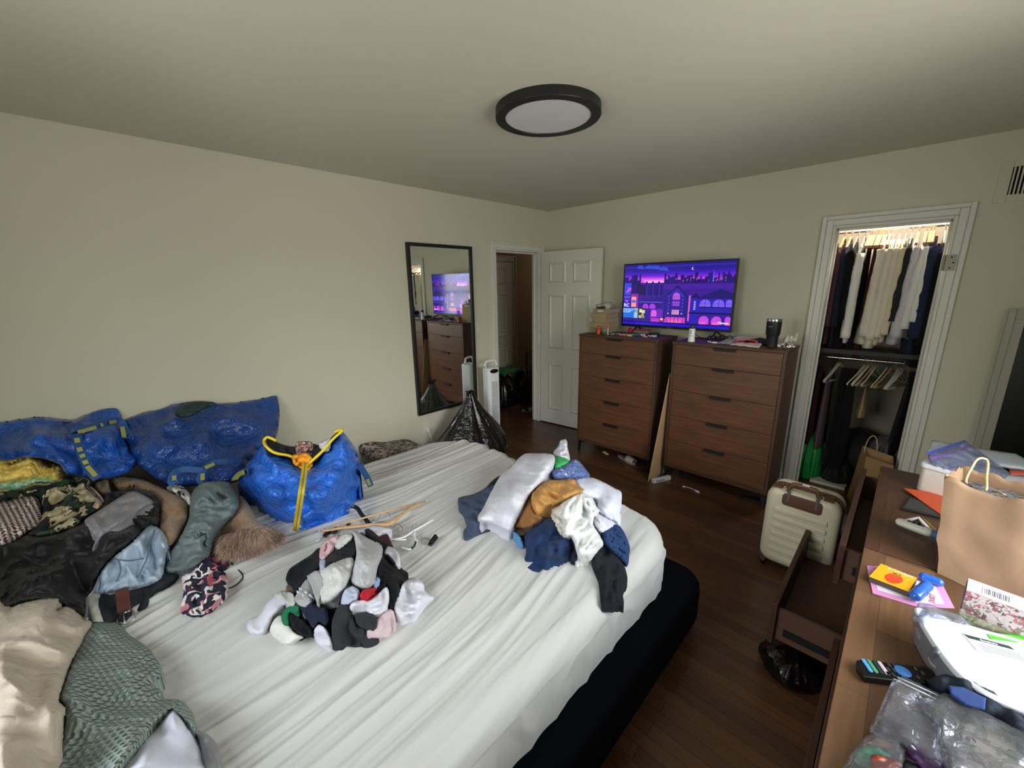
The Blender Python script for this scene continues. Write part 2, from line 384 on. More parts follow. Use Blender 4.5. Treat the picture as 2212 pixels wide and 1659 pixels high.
def lump(name, pts, m, hf=None, axis=2, ref=.52, base=None, thick=None, off=0, bulge=.015, edge=12, fold=.006, ang=0, fa=3, fc=22, seed=0, step=5, parent=None,
         label=None, cat=None, group=None, soft=True, ctrl=(), fine=.3, sgn=1, flatten=False):
    """pts: (px, py[, height]); hf: height function; height counts from ref along the axis"""
    P = rounded(pts, 4) if soft else list(pts)
    if hf is None:
        C_ = [tuple(p) for p in pts]+list(ctrl)
        hf = lambda a, b: idw(C_, a, b)
    xy = [(p[0], p[1]) for p in P]
    # resample the outline
    out = []
    for i in range(len(xy)):
        a, b = Vector(xy[i]), Vector(xy[(i+1) % len(xy)]); n = max(1, int((b-a).length/step))
        out += [tuple(a.lerp(b, k/n)) for k in range(n)]
    xy = out; nb = len(xy)
    area = sum(xy[i][0]*xy[(i+1) % nb][1]-xy[(i+1) % nb][0]*xy[i][1] for i in range(nb))
    if area < 0: xy.reverse()
    x0 = min(p[0] for p in xy); x1 = max(p[0] for p in xy); y0 = min(p[1] for p in xy); y1 = max(p[1] for p in xy)
    BX = np.array(xy)
    def mind(px_, py_): return np.sqrt(((px_[:, None]-BX[None, :, 0])**2+(py_[:, None]-BX[None, :, 1])**2).min(1))
    gy = np.arange(y0+step*.5, y1, step*.87); gx = np.arange(x0, x1, step)
    G = np.array([(xx+(step*.5 if r_i % 2 else 0), yy) for r_i, yy in enumerate(gy) for xx in gx])
    ins = np.zeros(len(G), bool); x2_, y2_ = np.roll(BX[:, 0], 1), np.roll(BX[:, 1], 1)
    for i in range(nb):
        xi, yi, xj, yj = BX[i, 0], BX[i, 1], x2_[i], y2_[i]
        if yi == yj: continue
        ins ^= ((yi > G[:, 1]) != (yj > G[:, 1])) & (G[:, 0] < (xj-xi)*(G[:, 1]-yi)/(yj-yi)+xi)
    G = G[ins]
    if len(G): G = G[mind(G[:, 0], G[:, 1]) > step*.45]
    inner = [tuple(g) for g in G]
    V2 = [Vector(p) for p in xy+inner]
    r = geometry.delaunay_2d_cdt(V2, [], [list(range(nb))], 1, 1e-5)
    vo, fo = r[0], r[2]
    orig = r[3]
    isb = [any(k < nb for k in o_) for o_ in orig]
    ca, sa = math.cos(ang), math.sin(ang)
    bs = -1 if base is None else base
    top = []; bot = []
    VD = mind(np.array([v.x for v in vo]), np.array([v.y for v in vo]))
    for i, v in enumerate(vo):
        h = max(.004, hf(v.x, v.y)+off)
        d = 0 if isb[i] else VD[i]
        e_ = min(1, d/edge); prof = math.sqrt(max(0, 1-(1-e_)**2))
        p = at(v.x, v.y, axis, ref+sgn*h)
        q = Vector(p)
        if axis == 2: u_, v_ = q.x*ca+q.y*sa, -q.x*sa+q.y*ca
        else: u_, v_ = q.y*ca+q.z*sa, -q.y*sa+q.z*ca
        wv = noise.noise(Vector((u_*4, v_*4, seed+9)))*.05
        f_ = ridge(Vector((u_*fa, (v_+wv)*fc, seed)))-.45
        w2 = noise.noise(Vector((u_*7, v_*7, seed+2)))*.06
        f2 = ridge(Vector(((u_+w2)*fa*3.2, (v_-w2)*fc*1.6, seed+5)))-.45
        f3 = ridge(Vector(((u_+v_+w2)*fc*.7, (v_-u_)*fa*1.4, seed+11)))-.5
        hh = h+bulge*(prof-1)+fold*(f_+f2*fine*1.3+max(0, f3)*.6)*(.35+.65*e_)
        hh = max(hh, .004)
        p = at(v.x, v.y, axis, ref+sgn*hh)
        top.append(p)
        b_ = Vector(p)
        if thick is not None: b_[axis] = ref+sgn*max((hh-thick), .0)
        else: b_[axis] = (ref-(.03 if axis == 2 and ref == .52 else 0)) if base is None else base
        bot.append(b_)
    n = len(vo); mb = MB()
    fs = [tuple(f) for f in fo]
    cnt = {}
    for f in fs:
        for i in range(len(f)):
            a, b = f[i], f[(i+1) % len(f)]; cnt[(a, b)] = 1
    side = [(a, b, b+n, a+n) for (a, b) in cnt if (b, a) not in cnt]
    mb.add(top+bot, fs+[tuple(i+n for i in f[::-1]) for f in fs]+side)
    return obj(name, mb, m, parent, smooth=True, label=label, cat=cat, group=group)

# ------------------------------------------------------------------ room shell
H = 2.488
struct('floor', B(-2.6, 4.05, -4.85, 2.6, -.1, 0), FLOOR)
struct('ceiling', B(-2.6, 4.05, -4.85, 2.6, H, H+.12), CEIL)
wl = MB(); wl.box(-.1, 0, -4.85, -.846, 0, H); wl.box(-.1, 0, -.166, 2.6, 0, H); wl.box(-.1, 0, -.846, -.166, 2.03, H)
struct('wall_left', wl, WALL)
wb = MB(); wb.box(0, 2.69, 0, .1, 0, H); wb.box(3.274, 4.05, 0, .1, 0, H); wb.box(2.69, 3.274, 0, .1, 2.034, H)
struct('wall_back', wb, WALL)
wr = MB(); wr.box(3.95, 4.05, -4.85, WIN[0], 0, H); wr.box(3.95, 4.05, WIN[1], 0, 0, H); wr.box(3.95, 4.05, WIN[0], WIN[1], 0, WIN[2]); wr.box(3.95, 4.05, WIN[0], WIN[1], WIN[3], H)
struct('wall_right', wr, WALL)
wf = MB(); wf.box(-.1, ADDED_WIN[0], -4.85, -4.75, 0, H); wf.box(ADDED_WIN[1], 4.05, -4.85, -4.75, 0, H); wf.box(ADDED_WIN[0], ADDED_WIN[1], -4.85, -4.75, 0, ADDED_WIN[2]); wf.box(ADDED_WIN[0], ADDED_WIN[1], -4.85, -4.75, ADDED_WIN[3], H)
struct('wall_front', wf, WALL)
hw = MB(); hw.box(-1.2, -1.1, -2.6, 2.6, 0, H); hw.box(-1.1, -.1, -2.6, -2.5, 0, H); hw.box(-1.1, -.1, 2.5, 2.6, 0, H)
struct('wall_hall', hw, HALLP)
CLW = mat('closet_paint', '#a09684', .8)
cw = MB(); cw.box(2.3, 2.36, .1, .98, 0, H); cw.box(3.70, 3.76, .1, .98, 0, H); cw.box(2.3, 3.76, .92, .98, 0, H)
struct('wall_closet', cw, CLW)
# window in the right wall, and an unseen one added for brightness behind the camera
def window(n, y0, y1, z0, z1, x_, T=None):
    w1 = MB(); t = .05; a = .03
    w1.box(x_-a, x_+.03, y0, y0+t, z0, z1, T); w1.box(x_-a, x_+.03, y1-t, y1, z0, z1, T); w1.box(x_-a, x_+.03, y0, y1, z0, z0+t, T); w1.box(x_-a, x_+.03, y0, y1, z1-t, z1, T)
    w1.box(x_-.02, x_+.02, y0, y1, (z0+z1)/2-.02, (z0+z1)/2+.02, T)
    f = struct('window_%d' % n, w1, TRIM, bevel=.004)
    g = MB(); g.box(x_-.002, x_+.002, y0+t, y1-t, z0+t, (z0+z1)/2-.02, T); g.box(x_-.002, x_+.002, y0+t, y1-t, (z0+z1)/2+.02, z1-t, T)
    gm = MATS.get('window_glass')
    if not gm:
        gm = glassy('window_glass', '#ffffff', 1.0, .02, 0)
    obj('pane', g, gm, f)
    c = MB(); c.box(x_-.075, x_-.045, y0-.08, y0, z0-.08, z1+.08, T); c.box(x_-.075, x_-.045, y1, y1+.08, z0-.08, z1+.08, T); c.box(x_-.075, x_-.045, y0, y1, z1, z1+.08, T)
    c.box(x_-.11, x_-.045, y0-.1, y1+.1, z0-.05, z0, T)
    obj('window_casing', c, TRIM, f, bevel=.004)
window(1, WIN[0], WIN[1], WIN[2], WIN[3], 4.0)
Tf = Matrix(((0, 1, 0, 0), (-1, 0, 0, -.8), (0, 0, 1, 0), (0, 0, 0, 1)))   # turns the added window about the corner onto the camera-side wall
window(2, ADDED_WIN[0], ADDED_WIN[1], ADDED_WIN[2], ADDED_WIN[3], 4.0, Tf)  # unseen window added to bring more light onto the bed

# casings
def casing(mb, y0, y1, zt, x0, swap=False, outw=.075, d=.022, side=1):
    """profiled three-step casing around an opening; y0,y1 opening edges, zt its top; sits on plane x0, stands out by d"""
    def bx(a0, a1, b0, b1, z0, z1):
        if swap: mb.box(a0, a1, b0, b1, z0, z1)
        else: mb.box(b0, b1, a0, a1, z0, z1)
    for (i0, i1, dd) in ((0, .018, d*.55), (.018, .058, d*.8), (.058, outw, d*1.25)):
        lo, hi = sorted((x0, x0+side*dd))
        bx(y0-i1, y0-i0, lo, hi, 0, zt+i1); bx(y1+i0, y1+i1, lo, hi, 0, zt+i1); bx(y0-i0, y1+i0, lo, hi, zt+i0, zt+i1)
c1 = MB(); casing(c1, -.846, -.166, 2.03, 0)
c1.box(-.1005, .0005, -.862, -.844, 0, 2.028); c1.box(-.1005, .0005, -.168, -.150, 0, 2.028); c1.box(-.1005, .0005, -.862, -.150, 2.028, 2.045)
c1.box(-.07, -.055, -.846, -.83, 0, 2.03); c1.box(-.07, -.055, -.182, -.166, 0, 2.03); c1.box(-.07, -.055, -.846, -.166, 2.012, 2.03)
struct('trim_1', c1, TRIM, bevel=.003)
c2 = MB(); casing(c2, 2.69, 3.274, 2.034, 0, swap=True, outw=.085, side=-1)
c2.box(2.674, 2.692, -.0005, .1005, 0, 2.032); c2.box(3.272, 3.29, -.0005, .1005, 0, 2.032); c2.box(2.674, 3.29, -.0005, .1005, 2.032, 2.05)
c2.box(2.69, 2.705, .045, .06, 0, 2.034); c2.box(3.259, 3.274, .045, .06, 0, 2.034); c2.box(2.69, 3.274, .045, .06, 2.019, 2.034)
struct('trim_2', c2, TRIM, bevel=.004)
b = MB(); b.box(0, .014, -4.75, -.93, 0, .09); struct('baseboard_left', b, TRIM, bevel=.003)
b = MB(); b.box(.0, 2.6, -.014, 0, 0, .09); b.box(3.36, 3.95, -.014, 0, 0, .09); struct('baseboard_back', b, TRIM, bevel=.003)
b = MB(); b.box(3.936, 3.95, -4.75, -.014, 0, .09); struct('baseboard_right', b, TRIM, bevel=.003)

# panelled doors
def panel_door(name, wd, ht, th, T, m, n, knobside=None):
    d = MB(); d.box(0, wd, 0, th, .012, ht, T)
    o = struct(name, d, m, bevel=.002)
    xs = [(.115*wd/.76, .335*wd/.76), (.425*wd/.76, .645*wd/.76)]
    for (z0, z1) in ((1.69, 1.92), (.94, 1.565), (.19, .765)):
        for (x0, x1) in xs:
            p = MB(); t = .036
            ring = [(x0, z0), (x1, z0), (x1, z1), (x0, z1)]; mid = [(x0+t*.5, z0+t*.5), (x1-t*.5, z0+t*.5), (x1-t*.5, z1-t*.5), (x0+t*.5, z1-t*.5)]; inn = [(x0+t, z0+t), (x1-t, z0+t), (x1-t, z1-t), (x0+t, z1-t)]
            vs = [(a, -.001, c_) for a, c_ in ring]+[(a, -.014, c_) for a, c_ in mid]+[(a, -.002, c_) for a, c_ in inn]+[(a, .006, c_) for a, c_ in ring]
            vs = [T @ Vector(v) for v in vs]
            fs = [(i, (i+1) % 4, 4+(i+1) % 4, 4+i) for i in range(4)]+[(4+i, 4+(i+1) % 4, 8+(i+1) % 4, 8+i) for i in range(4)]+[(8, 9, 10, 11)]+[(i, (i+1) % 4, 12+(i+1) % 4, 12+i) for i in range(4)]+[(12, 13, 14, 15)]
            p.add(vs, fs); obj('door_panel', p, m, o)
    return o
dv = Vector((.785, -.075, 0))-Vector((.03, -.150, 0)); dd = math.atan2(dv.y, dv.x)
Td = Matrix.Translation((.03, -.158, 0)) @ Matrix.Rotation(dd, 4, 'Z')
d1 = panel_door('door_1', .765, 2.035, .036, Td, DOORP, 1)
for z_ in (.25, 1.0, 1.8):
    h = MB(); h.tube([(.012, -.150, z_), (.012, -.150, z_+.09)], .008, 10); obj('hinge', h, TRIM, d1, smooth=True, angle=40)
# hall door on the far wall, with casing
Th = Matrix(((0, 1, 0, -1.1), (1, 0, 0, -.22), (0, 0, 1, 0), (0, 0, 0, 1))) @ Matrix.Translation((0, .0, 0))
Th = Matrix.Translation((-1.078, -.2, 0)) @ Matrix.Rotation(PI/2, 4, 'Z')
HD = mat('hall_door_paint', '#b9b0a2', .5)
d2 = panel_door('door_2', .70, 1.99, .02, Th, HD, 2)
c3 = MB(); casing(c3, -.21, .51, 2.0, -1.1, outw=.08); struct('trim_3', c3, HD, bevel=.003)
# closet door hinge left on the jamb
hg = thing('door_hinge', 'bare metal butt hinge screwed to the closet door casing, its door missing', 'hinge', (3.29, -.02, 1.73))
k = MB(); k.box(3.262, 3.322, -.031, -.027, 1.72, 1.815); obj('leaf_plate', k, mat('old_metal', '#9a9488', .5, metal=.6), hg, bevel=.001)
k = MB()
for i in range(5): k.tube([(3.268, -.036, 1.721+i*.0188), (3.268, -.036, 1.7375+i*.0188)], .0075, 12)
obj('knuckle', k, MATS['old_metal'], hg, smooth=True, angle=40)
k = MB()
for (a, c_) in ((3.30, 1.735), (3.312, 1.767), (3.30, 1.80)): k.tube([(a, -.0312, c_), (a, -.033, c_)], .0055, 10)
obj('screw', k, BLACKP, hg)
# air vent grille
v = thing('vent_grille', 'painted wall air vent with upright dark slots above the closet side of the wall', 'vent', (3.6, -.002, 2.10))
k = MB(); Y0 = -.006; x0, x1, z0, z1 = 3.415, 3.86, 2.10, 2.325
g0, g1, q0, q1 = 3.465, 3.80, 2.14, 2.29
k.box(x0, g0, Y0, 0, z0, z1); k.box(g1, x1, Y0, 0, z0, z1); k.box(g0, g1, Y0, 0, z0, q0); k.box(g0, g1, Y0, 0, q1, z1)
obj('frame', k, WALL, v, bevel=.002)
k = MB()
for i in range(21): a = g0+(i+.5)*(g1-g0)/21; k.box(a-.0035, a+.0035, -.006, .0, q0, q1)
obj('slat', k, WALL, v, kind='stuff')
k = MB(); k.box(g0, g1, -.0012, -.0004, q0, q1); obj('duct_dark', k, mat('void_black', '#050505', .9), v)  # black sheet standing in for the shade inside the duct

# ------------------------------------------------------------------ ceiling light
cl = thing('ceiling_light', 'round black rimmed flush ceiling light with white diffuser', 'ceiling light', (1.775, -2.164, H))
Tc = Matrix.Translation((1.775, -2.164, 0))
k = MB(); k.lathe([(.251, H-.0005), (.252, H-.038), (.250, H-.041), (.2055, H-.041), (.204, H-.036), (.2, H-.0005)], 72, Tc, cap=False); obj('rim', k, BLACKM, cl, smooth=True, angle=30)
k = MB(); k.lathe([(.204, H-.034), (.204, H-.037), (.1, H-.0375), (.0005, H-.0375)], 72, Tc, cap=True); obj('diffuser', k, mat('diffuser', '#d9d9da', .5), cl, smooth=True, angle=30)

# ------------------------------------------------------------------ wall mirror
mi = thing('wall_mirror', 'tall black framed mirror hung on the left wall', 'mirror', (.0, -1.545, .49))
y0, y1, z0, z1 = -1.905, -1.187, .497, 2.04; fw = .028
k = MB(); k.box(.001, .034, y0, y0+fw, z0, z1); k.box(.001, .034, y1-fw, y1, z0, z1); k.box(.001, .034, y0+fw, y1-fw, z0, z0+fw); k.box(.001, .034, y0+fw, y1-fw, z1-fw, z1)
obj('frame', k, BLACKM, mi, bevel=.002)
k = B(.002, .020, y0+fw, y1-fw, z0+fw, z1-fw); obj('glass', k, mat('mirror_glass', '#e6eae8', .01, metal=1), mi)

# ------------------------------------------------------------------ switch and outlet
s = thing('light_switch', 'cream rocker light switch on the wall between mirror and doorway', 'light switch', (0, -1.135, 1.2))
obj('plate', B(.0005, .006, -1.18, -1.10, 1.19, 1.31), mat('switch_plate', '#d9d5c2', .4), s, bevel=.002)
obj('rocker', B(.006, .010, -1.157, -1.123, 1.215, 1.285), MATS['switch_plate'], s, bevel=.002)
s = thing('wall_outlet', 'white power outlet with a plug low on the wall under the mirror', 'outlet', (0, -1.82, .29))
obj('plate', B(.0005, .006, -1.86, -1.78, .29, .41), MATS['switch_plate'], s, bevel=.002)
k = MB(); k.box(.006, .038, -1.835, -1.805, .315, .35); obj('plug', k, WHITEP, s, bevel=.004)
k = MB(); k.tube([(.036, -1.82, .325), (.06, -1.81, .27), (.05, -1.79, .2), (.06, -1.74, .1), (.08, -1.7, .01), (.1, -1.4, .004)], .003, 6); obj('cord', k, WHITEP, s, smooth=True)

# ------------------------------------------------------------------ chests of drawers
PUL = mat('pull_black', '#0a0908', .6)
def chest(x0, label, cx_pull):
    x1 = x0+.785; yf, yb = -.62, -.225; zb, zt = .128, 1.208
    t = thing('chest_of_drawers', label, 'chest of drawers', ((x0+x1)/2, (yf+yb)/2, 0), 'five drawer chests along the back wall')
    k = MB(); k.box(x0, x0+.02, yf, yb, zb, zt-.018); k.box(x1-.02, x1, yf, yb, zb, zt-.018); k.box(x0+.02, x1-.02, yb-.008, yb, zb, zt-.018); k.box(x0+.02, x1-.02, yf, yb-.008, zb, zb+.022)
    obj('carcass', k, WALNUT_S, t, bevel=.0012)
    obj('top_board', B(x0-.004, x1+.004, yf-.006, yb, zt-.018, zt), mat('walnut_top', '#4c3020', .55, pattern=p_grain('#402818', '#583a27', 0, 1.6, 14)), t, bevel=.0015)
    hs = [.158]+[.2195]*4; z = zt-.0215
    for h in hs:
        d = obj('drawer', B(x0+.0225, x1-.0225, yf+.001, yb-.03, z-h+.0035, z), WALNUT, t, bevel=.001)
        k = MB(); k.box(cx_pull-.075, cx_pull+.075, yf-.018, yf-.001, z-.0005, z+.0035); k.box(cx_pull-.075, cx_pull+.075, yf-.018, yf-.0145, z-.018, z)
        obj('handle', k, PUL, d, bevel=.001)
        z -= h
    for sx in (x0, x1):
        for sy in (yf, yb):
            dx = 1 if sx == x0 else -1; dy = 1 if sy == yf else -1
            k = MB(); a = sx+dx*.006
            # angled bracket leg
            k.prism([(0, 0), (.012, 0), (.028, .105), (.105, .118), (.105, .128), (0, .128)], 0, .02, Matrix(((dx, 0, 0, a), (0, 0, dy, sy+dy*.012), (0, 1, 0, 0), (0, 0, 0, 1))))
            obj('leg', k, BLACKM, t)
    return t
chest(.912, 'walnut five drawer chest beside the open white door', 1.295)
chest(1.827, 'walnut five drawer chest next to the closet doorway, with black tumbler on top', 2.222)

# ------------------------------------------------------------------ television
TVX0, TVX1, TVZ0, TVZ1, TVY = 1.118, 2.125, 1.262, 1.853, -.20
tv = thing('television', 'flat television with a purple night city on its screen, standing on the chests', 'television', (1.62, -.17, 1.21))
k = MB(); k.box(TVX0, TVX1, TVY+.001, TVY+.03, TVZ0, TVZ1); k.box(TVX0+.2, TVX1-.2, TVY+.03, TVY+.06, TVZ0+.03, TVZ0+.35)
obj('body', k, BLACKP, tv, bevel=.002)
bz = .012
k = MB(); k.box(TVX0, TVX0+bz, TVY-.002, TVY+.001, TVZ0, TVZ1); k.box(TVX1-bz, TVX1, TVY-.002, TVY+.001, TVZ0, TVZ1); k.box(TVX0+bz, TVX1-bz, TVY-.002, TVY+.001, TVZ1-bz, TVZ1); k.box(TVX0+bz, TVX1-bz, TVY-.002, TVY+.001, TVZ0, TVZ0+.022)
obj('bezel', k, BLACKP, tv)
for fx in (TVX0+.16, TVX1-.12):
    k = MB(); k.tube([(fx, -.30, 1.212), (fx, -.18, 1.262)], .007, 8); k.tube([(fx, -.03, 1.212), (fx, -.17, 1.262)], .007, 8)
    obj('foot', k, BLACKP, tv, smooth=True)
# the picture: flat coloured shapes, all on one screen mesh, each colour a face colour
def lc(h, k_=1.0): c = lin(h); return (c[0]*k_, c[1]*k_, c[2]*k_, 1)
SH = []     # (polygon in 0..1 screen space, colour)
def R_(x0, x1, y0, y1, c): SH.append(([(x0, y0), (x1, y0), (x1, y1), (x0, y1)], c))
def ARC(x0, x1, y0, y1, c, n=10):
    cx_, rx = (x0+x1)/2, (x1-x0)/2; sp = y1-min(rx*1.72, (y1-y0)*.75)
    SH.append(([(x0, y0), (x1, y0)]+[(cx_+rx*math.cos(PI*i/n), sp+(y1-sp)*math.sin(PI*i/n)) for i in range(n+1)], c))
sky_cols = ['#e46fd8', '#c13fe0', '#9a24dc', '#6f1fd0', '#4a1cc4', '#3516ac', '#2a1296', '#241488', '#2c22a0', '#201078']
for i in range(10): R_(0, 1, .70+i*.03, .70+(i+1)*.03, sky_cols[i])
R_(0, 1, 0, .72, '#3a1690')
for i in range(8): R_(.15+i*.012, .47-i*.012, .70, .80-i*.012, ['#8a2ce0', '#a838e0', '#c248e0', '#d45ce0', '#e070e0', '#ec88e6', '#f4a0ec', '#fcc0f4'][i])
for (a, b_, c_) in ((.2, .36, .93), (.34, .44, .90), (.12, .2, .94)): SH.append(([(a, c_), (b_, c_-.02), (b_-.02, c_+.04), (a+.03, c_+.05)], '#2f4ad0'))
rr = random.Random(3)
x_ = .0
while x_ < 1:
    wd = rr.uniform(.012, .03)
    if not (.16 < x_ < .40): R_(x_, x_+wd, .66, .72+rr.uniform(.02, .13), rr.choice(['#1a0f5c', '#24127a', '#1e1066']))
    x_ += wd
for q in range(26):
    a = rr.uniform(.5, .95); z_ = rr.uniform(.7, .76); R_(a, a+.004, z_, z_+.03, rr.choice(['#e070a8', '#b050d8']))
R_(.4, 1, .60, .68, '#431a9c'); R_(.0, .4, .5, .66, '#241070')
SH.append(([(.13, .5), (.22, .5), (.22, .62), (.17, .69), (.13, .64)], '#1b0e55'))
for a in (.225, .285, .345): R_(a, a+.018, .46, .72, '#1a1260'); R_(a+.012, a+.018, .46, .68, '#3b2fd8')
SH.append(([(.17, .3), (.40, .3), (.40, .48), (.17, .42)], '#2b1480')); R_(.17, .40, .38, .392, '#6a5ae0')
for a in (.205, .275): ARC(a, a+.06, .28, .36, '#a838e0')
for a in (.41,): R_(a, .64, .06, .58, '#2a1a8c')
SH.append(([(.44, .50), (.62, .50), (.53, .66)], '#1c1160')); SH.append(([(.46, .50), (.60, .50), (.53, .62)], '#3a24b4'))
ARC(.494, .56, .43, .54, '#b85cd8')
for (z_, c_) in ((.33, '#a04ad8'), (.195, '#f09ad0')): R_(.494, .56, z_, z_+.075, c_)
for (z_) in (.35, .37, .22, .245): R_(.494, .56, z_, z_+.004, '#3a1a90')
for a in (.506, .522, .540): R_(a, a+.003, .195, .5, '#3a1a90')
for a in (.425, .625):
    for i in range(7): R_(a-.006, a+.006, .14+i*.055, .16+i*.055, '#170d52')
for a in (.46, .585): 
    for i in range(6): R_(a-.005, a+.005, .2+i*.055, .222+i*.055, '#5a48e8' if i else '#f0a0d0')
R_(.64, .655, .1, .5, '#d060c0')
SH.append(([(.655, .46), (.70, .54), (.735, .46)], '#1a0f5c')); R_(.66, .73, .06, .46, '#2a1fb0')
for i in range(4): R_(.687, .703, .28+i*.035, .306+i*.035, '#a8a0ff')
SH.append(([(.72, .44), (.72, .46), (.90, .60), (1, .53), (1, .44)], '#1e1268')); R_(.73, 1, .2, .45, '#2a1fa8')
for a in (.735, .845, .95): ARC(a, min(1, a+.095), .33, .44, '#7a5cf0'); R_(a, min(1, a+.095), .375, .379, '#3820a0'); R_(a+.047, min(1, a+.051), .33, .44, '#3820a0')
R_(.73, 1, .315, .328, '#100a48'); R_(.65, 1, .215, .245, '#140c50')
for a in (.74, .845, .955): ARC(a, min(1, a+.085), .05, .19, '#c04ae0'); R_(a+.01, min(1, a+.06), .055, .10, '#f060c0')
R_(.29, .41, .06, .27, '#6a22b8'); ARC(.295, .35, .15, .26, '#d860e0'); R_(.3, .46, .055, .12, '#c038c0'); R_(.44, .62, .05, .15, '#d84cc0'); R_(.47, .58, .05, .10, '#f070b0')
for a in (.45, .485, .52, .555, .6): R_(a, a+.004, .05, .17, '#170d52')
R_(.38, .425, .04, .14, '#120a40'); R_(.388, .416, .09, .13, '#f0b0b8')
R_(0, 1, 0, .05, '#1c0cc0'); R_(0, 1, .045, .062, '#120858'); R_(.3, .6, .068, .075, '#b848e0'); R_(0, 1, .022, .025, '#4a38e8')
# kiosks on the left
R_(.005, .075, .50, .70, '#3448e0'); SH.append(([(.02, .53), (.05, .63), (.08, .62), (.075, .58), (.05, .55)], '#c050d8'))
R_(.005, .07, .45, .48, '#5a50e0'); R_(.005, .065, .29, .44, '#2a30d8')
SH.append(([(.035, .375), (.050, .40), (.044, .415), (.035, .405), (.026, .415), (.020, .40)], '#f050b0'))
R_(.08, .155, .29, .52, '#8a2aa8'); R_(.085, .135, .30, .47, '#f4a080'); R_(.088, .131, .37, .415, '#4a5ae0')
R_(.0, .24, .105, .285, '#140a48'); R_(.003, .16, .112, .28, '#2272e0'); R_(.13, .165, .112, .28, '#8ac0e8'); R_(.158, .237, .112, .28, '#3a4030')
for (a, b_, c_, d_, e_) in ((.12, .155, .112, .21, '#9cc4ea'), (.135, .153, .21, .26, '#b08a70'), (.175, .2, .21, .265, '#e0e0d8'), (.2, .232, .2, .25, '#d8d4c8'), (.20, .222, .15, .2, '#c09888'), (.17, .2, .115, .16, '#b0b4a8'), (.205, .23, .115, .15, '#8a9080')): R_(a, b_, c_, d_, e_)
# moon
SH.append(([(.655+.012*math.cos(a), .905+.02*math.sin(a)) for a in [PI*.35+i*.28 for i in range(16)]]+[(.659+.009*math.cos(a), .907+.016*math.sin(a)) for a in [PI*1.75-i*.3 for i in range(13)]], '#e8e0ff'))
SH.append(([(.825, .70), (.835, .70), (.832, .86), (.828, .86)], '#5a60f8'))
k = MB(); colr = []
sx0, sx1, sz0, sz1 = TVX0+bz, TVX1-bz, TVZ0+.022, TVZ1-bz
for i, (poly, c_) in enumerate(SH):
    yq = TVY+.0008-i*.000006
    k.add([(sx0+(sx1-sx0)*u_, yq, sz0+(sz1-sz0)*v_) for u_, v_ in poly], [tuple(range(len(poly)))]); colr.append(lin(c_))
sm = bpy.data.materials.new('lit_screen'); sm.use_nodes = True
pb = sm.node_tree.nodes['Principled BSDF']; an = sm.node_tree.nodes.new('ShaderNodeVertexColor'); an.layer_name = 'picture'
sm.node_tree.links.new(an.outputs[0], pb.inputs['Emission Color']); pb.inputs['Emission Strength'].default_value = 1.05; pb.inputs['Base Color'].default_value = (.01, .01, .012, 1); pb.inputs['Roughness'].default_value = .12
me = bpy.data.meshes.new('screen'); me.from_pydata(k.v, [], k.f); me.materials.append(sm)
ca_ = me.color_attributes.new('picture', 'FLOAT_COLOR', 'CORNER')
for p in me.polygons:
    for li in p.loop_indices: ca_.data[li].color = colr[p.index]
me.update(); link('screen', me, tv)
SCRW = mat('screen_white', '#ffffff', .5, emit=('#ffffff', .9)); GREYL = mat('grey_lettering', '#9a9a9a', .4)
def tvp(u_, v_, dy=-.003): return Vector((sx0+(sx1-sx0)*u_, TVY+dy, sz0+(sz1-sz0)*v_))
for (s_, u_, v_, z_) in (('RC', .036, .325, .045), ('Hisense', .945, .095, .026), ('We will always be hosting', .066, .262, .0125), ('your town and times', .054, .237, .0125), ('protected 24/7', .042, .212, .0125)):
    text('lettering', s_, z_, frame3(tvp(u_, v_), (1, 0, 0), (0, 0, 1)), SCRW, tv)
text('lettering', 'Hisense', .012, frame3(Vector(((TVX0+TVX1)/2-.02, TVY-.0025, TVZ0+.011)), (1, 0, 0), (0, 0, 1)), GREYL, tv)
# ------------------------------------------------------------------ bed
BEDZ = .52
bed = thing('bed', 'low bed with a black velvet base under a bare pale mattress sheet', 'bed', (1.63, -3.05, 0))
def rbox(mb, x0, x1, y0, y1, z0, z1, r, re=.03, n=8, T=None):
    """box with rounded upright corners r and rounded top/bottom edges re"""
    prof = []
    for i in range(n//2+1): a = PI/2*i/(n//2); prof.append((re*(1-math.sin(a)), z0+re*(1-math.cos(a))))
    for i in range(n//2+1): a = PI/2*i/(n//2); prof.append((re*(1-math.cos(a)), z1-re*(1-math.sin(a))))
    vs = []; cs = [(x1-r, y1-r, 0), (x0+r, y1-r, 1), (x0+r, y0+r, 2), (x1-r, y0+r, 3)]; m_ = 6
    for (ins, z) in prof:
        for (cx_, cy_, q) in cs:
            for k in range(m_+1):
                a = PI/2*(q+k/m_); rr_ = max(.0005, r-ins); ox = -(ins-r+rr_) if False else 0
                vs.append(Vector((cx_+rr_*math.cos(a), cy_+rr_*math.sin(a), z)))
    if T is not None: vs = [T @ v for v in vs]
    nn = 4*(m_+1); fs = []
    for i in range(len(prof)-1):
        for k in range(nn): k2 = (k+1) % nn; fs.append((i*nn+k, i*nn+k2, (i+1)*nn+k2, (i+1)*nn+k))
    fs += [tuple(range(nn))[::-1], tuple((len(prof)-1)*nn+k for k in range(nn))]
    return mb.add(vs, fs)
VEL = mat('black_velvet', '#040509', .95, spec=.08, bump=('noise', 120, .15, .002))
k = MB(); rbox(k, .62, 2.655, -4.3, -1.965, .03, .275, .13, .05); obj('base', k, VEL, bed, smooth=True, angle=50)
k = MB(); k.tube([(2.657, -4.1, .17), (2.657, -2.1, .17)], .004, 6); obj('seam', k, VEL, bed, smooth=True)
k = MB(); rbox(k, .76, 2.50, -4.2, -2.06, .27, .505, .16, .06); obj('mattress', k, mat('mattress', '#dcdcd6', .9), bed, smooth=True, angle=50)
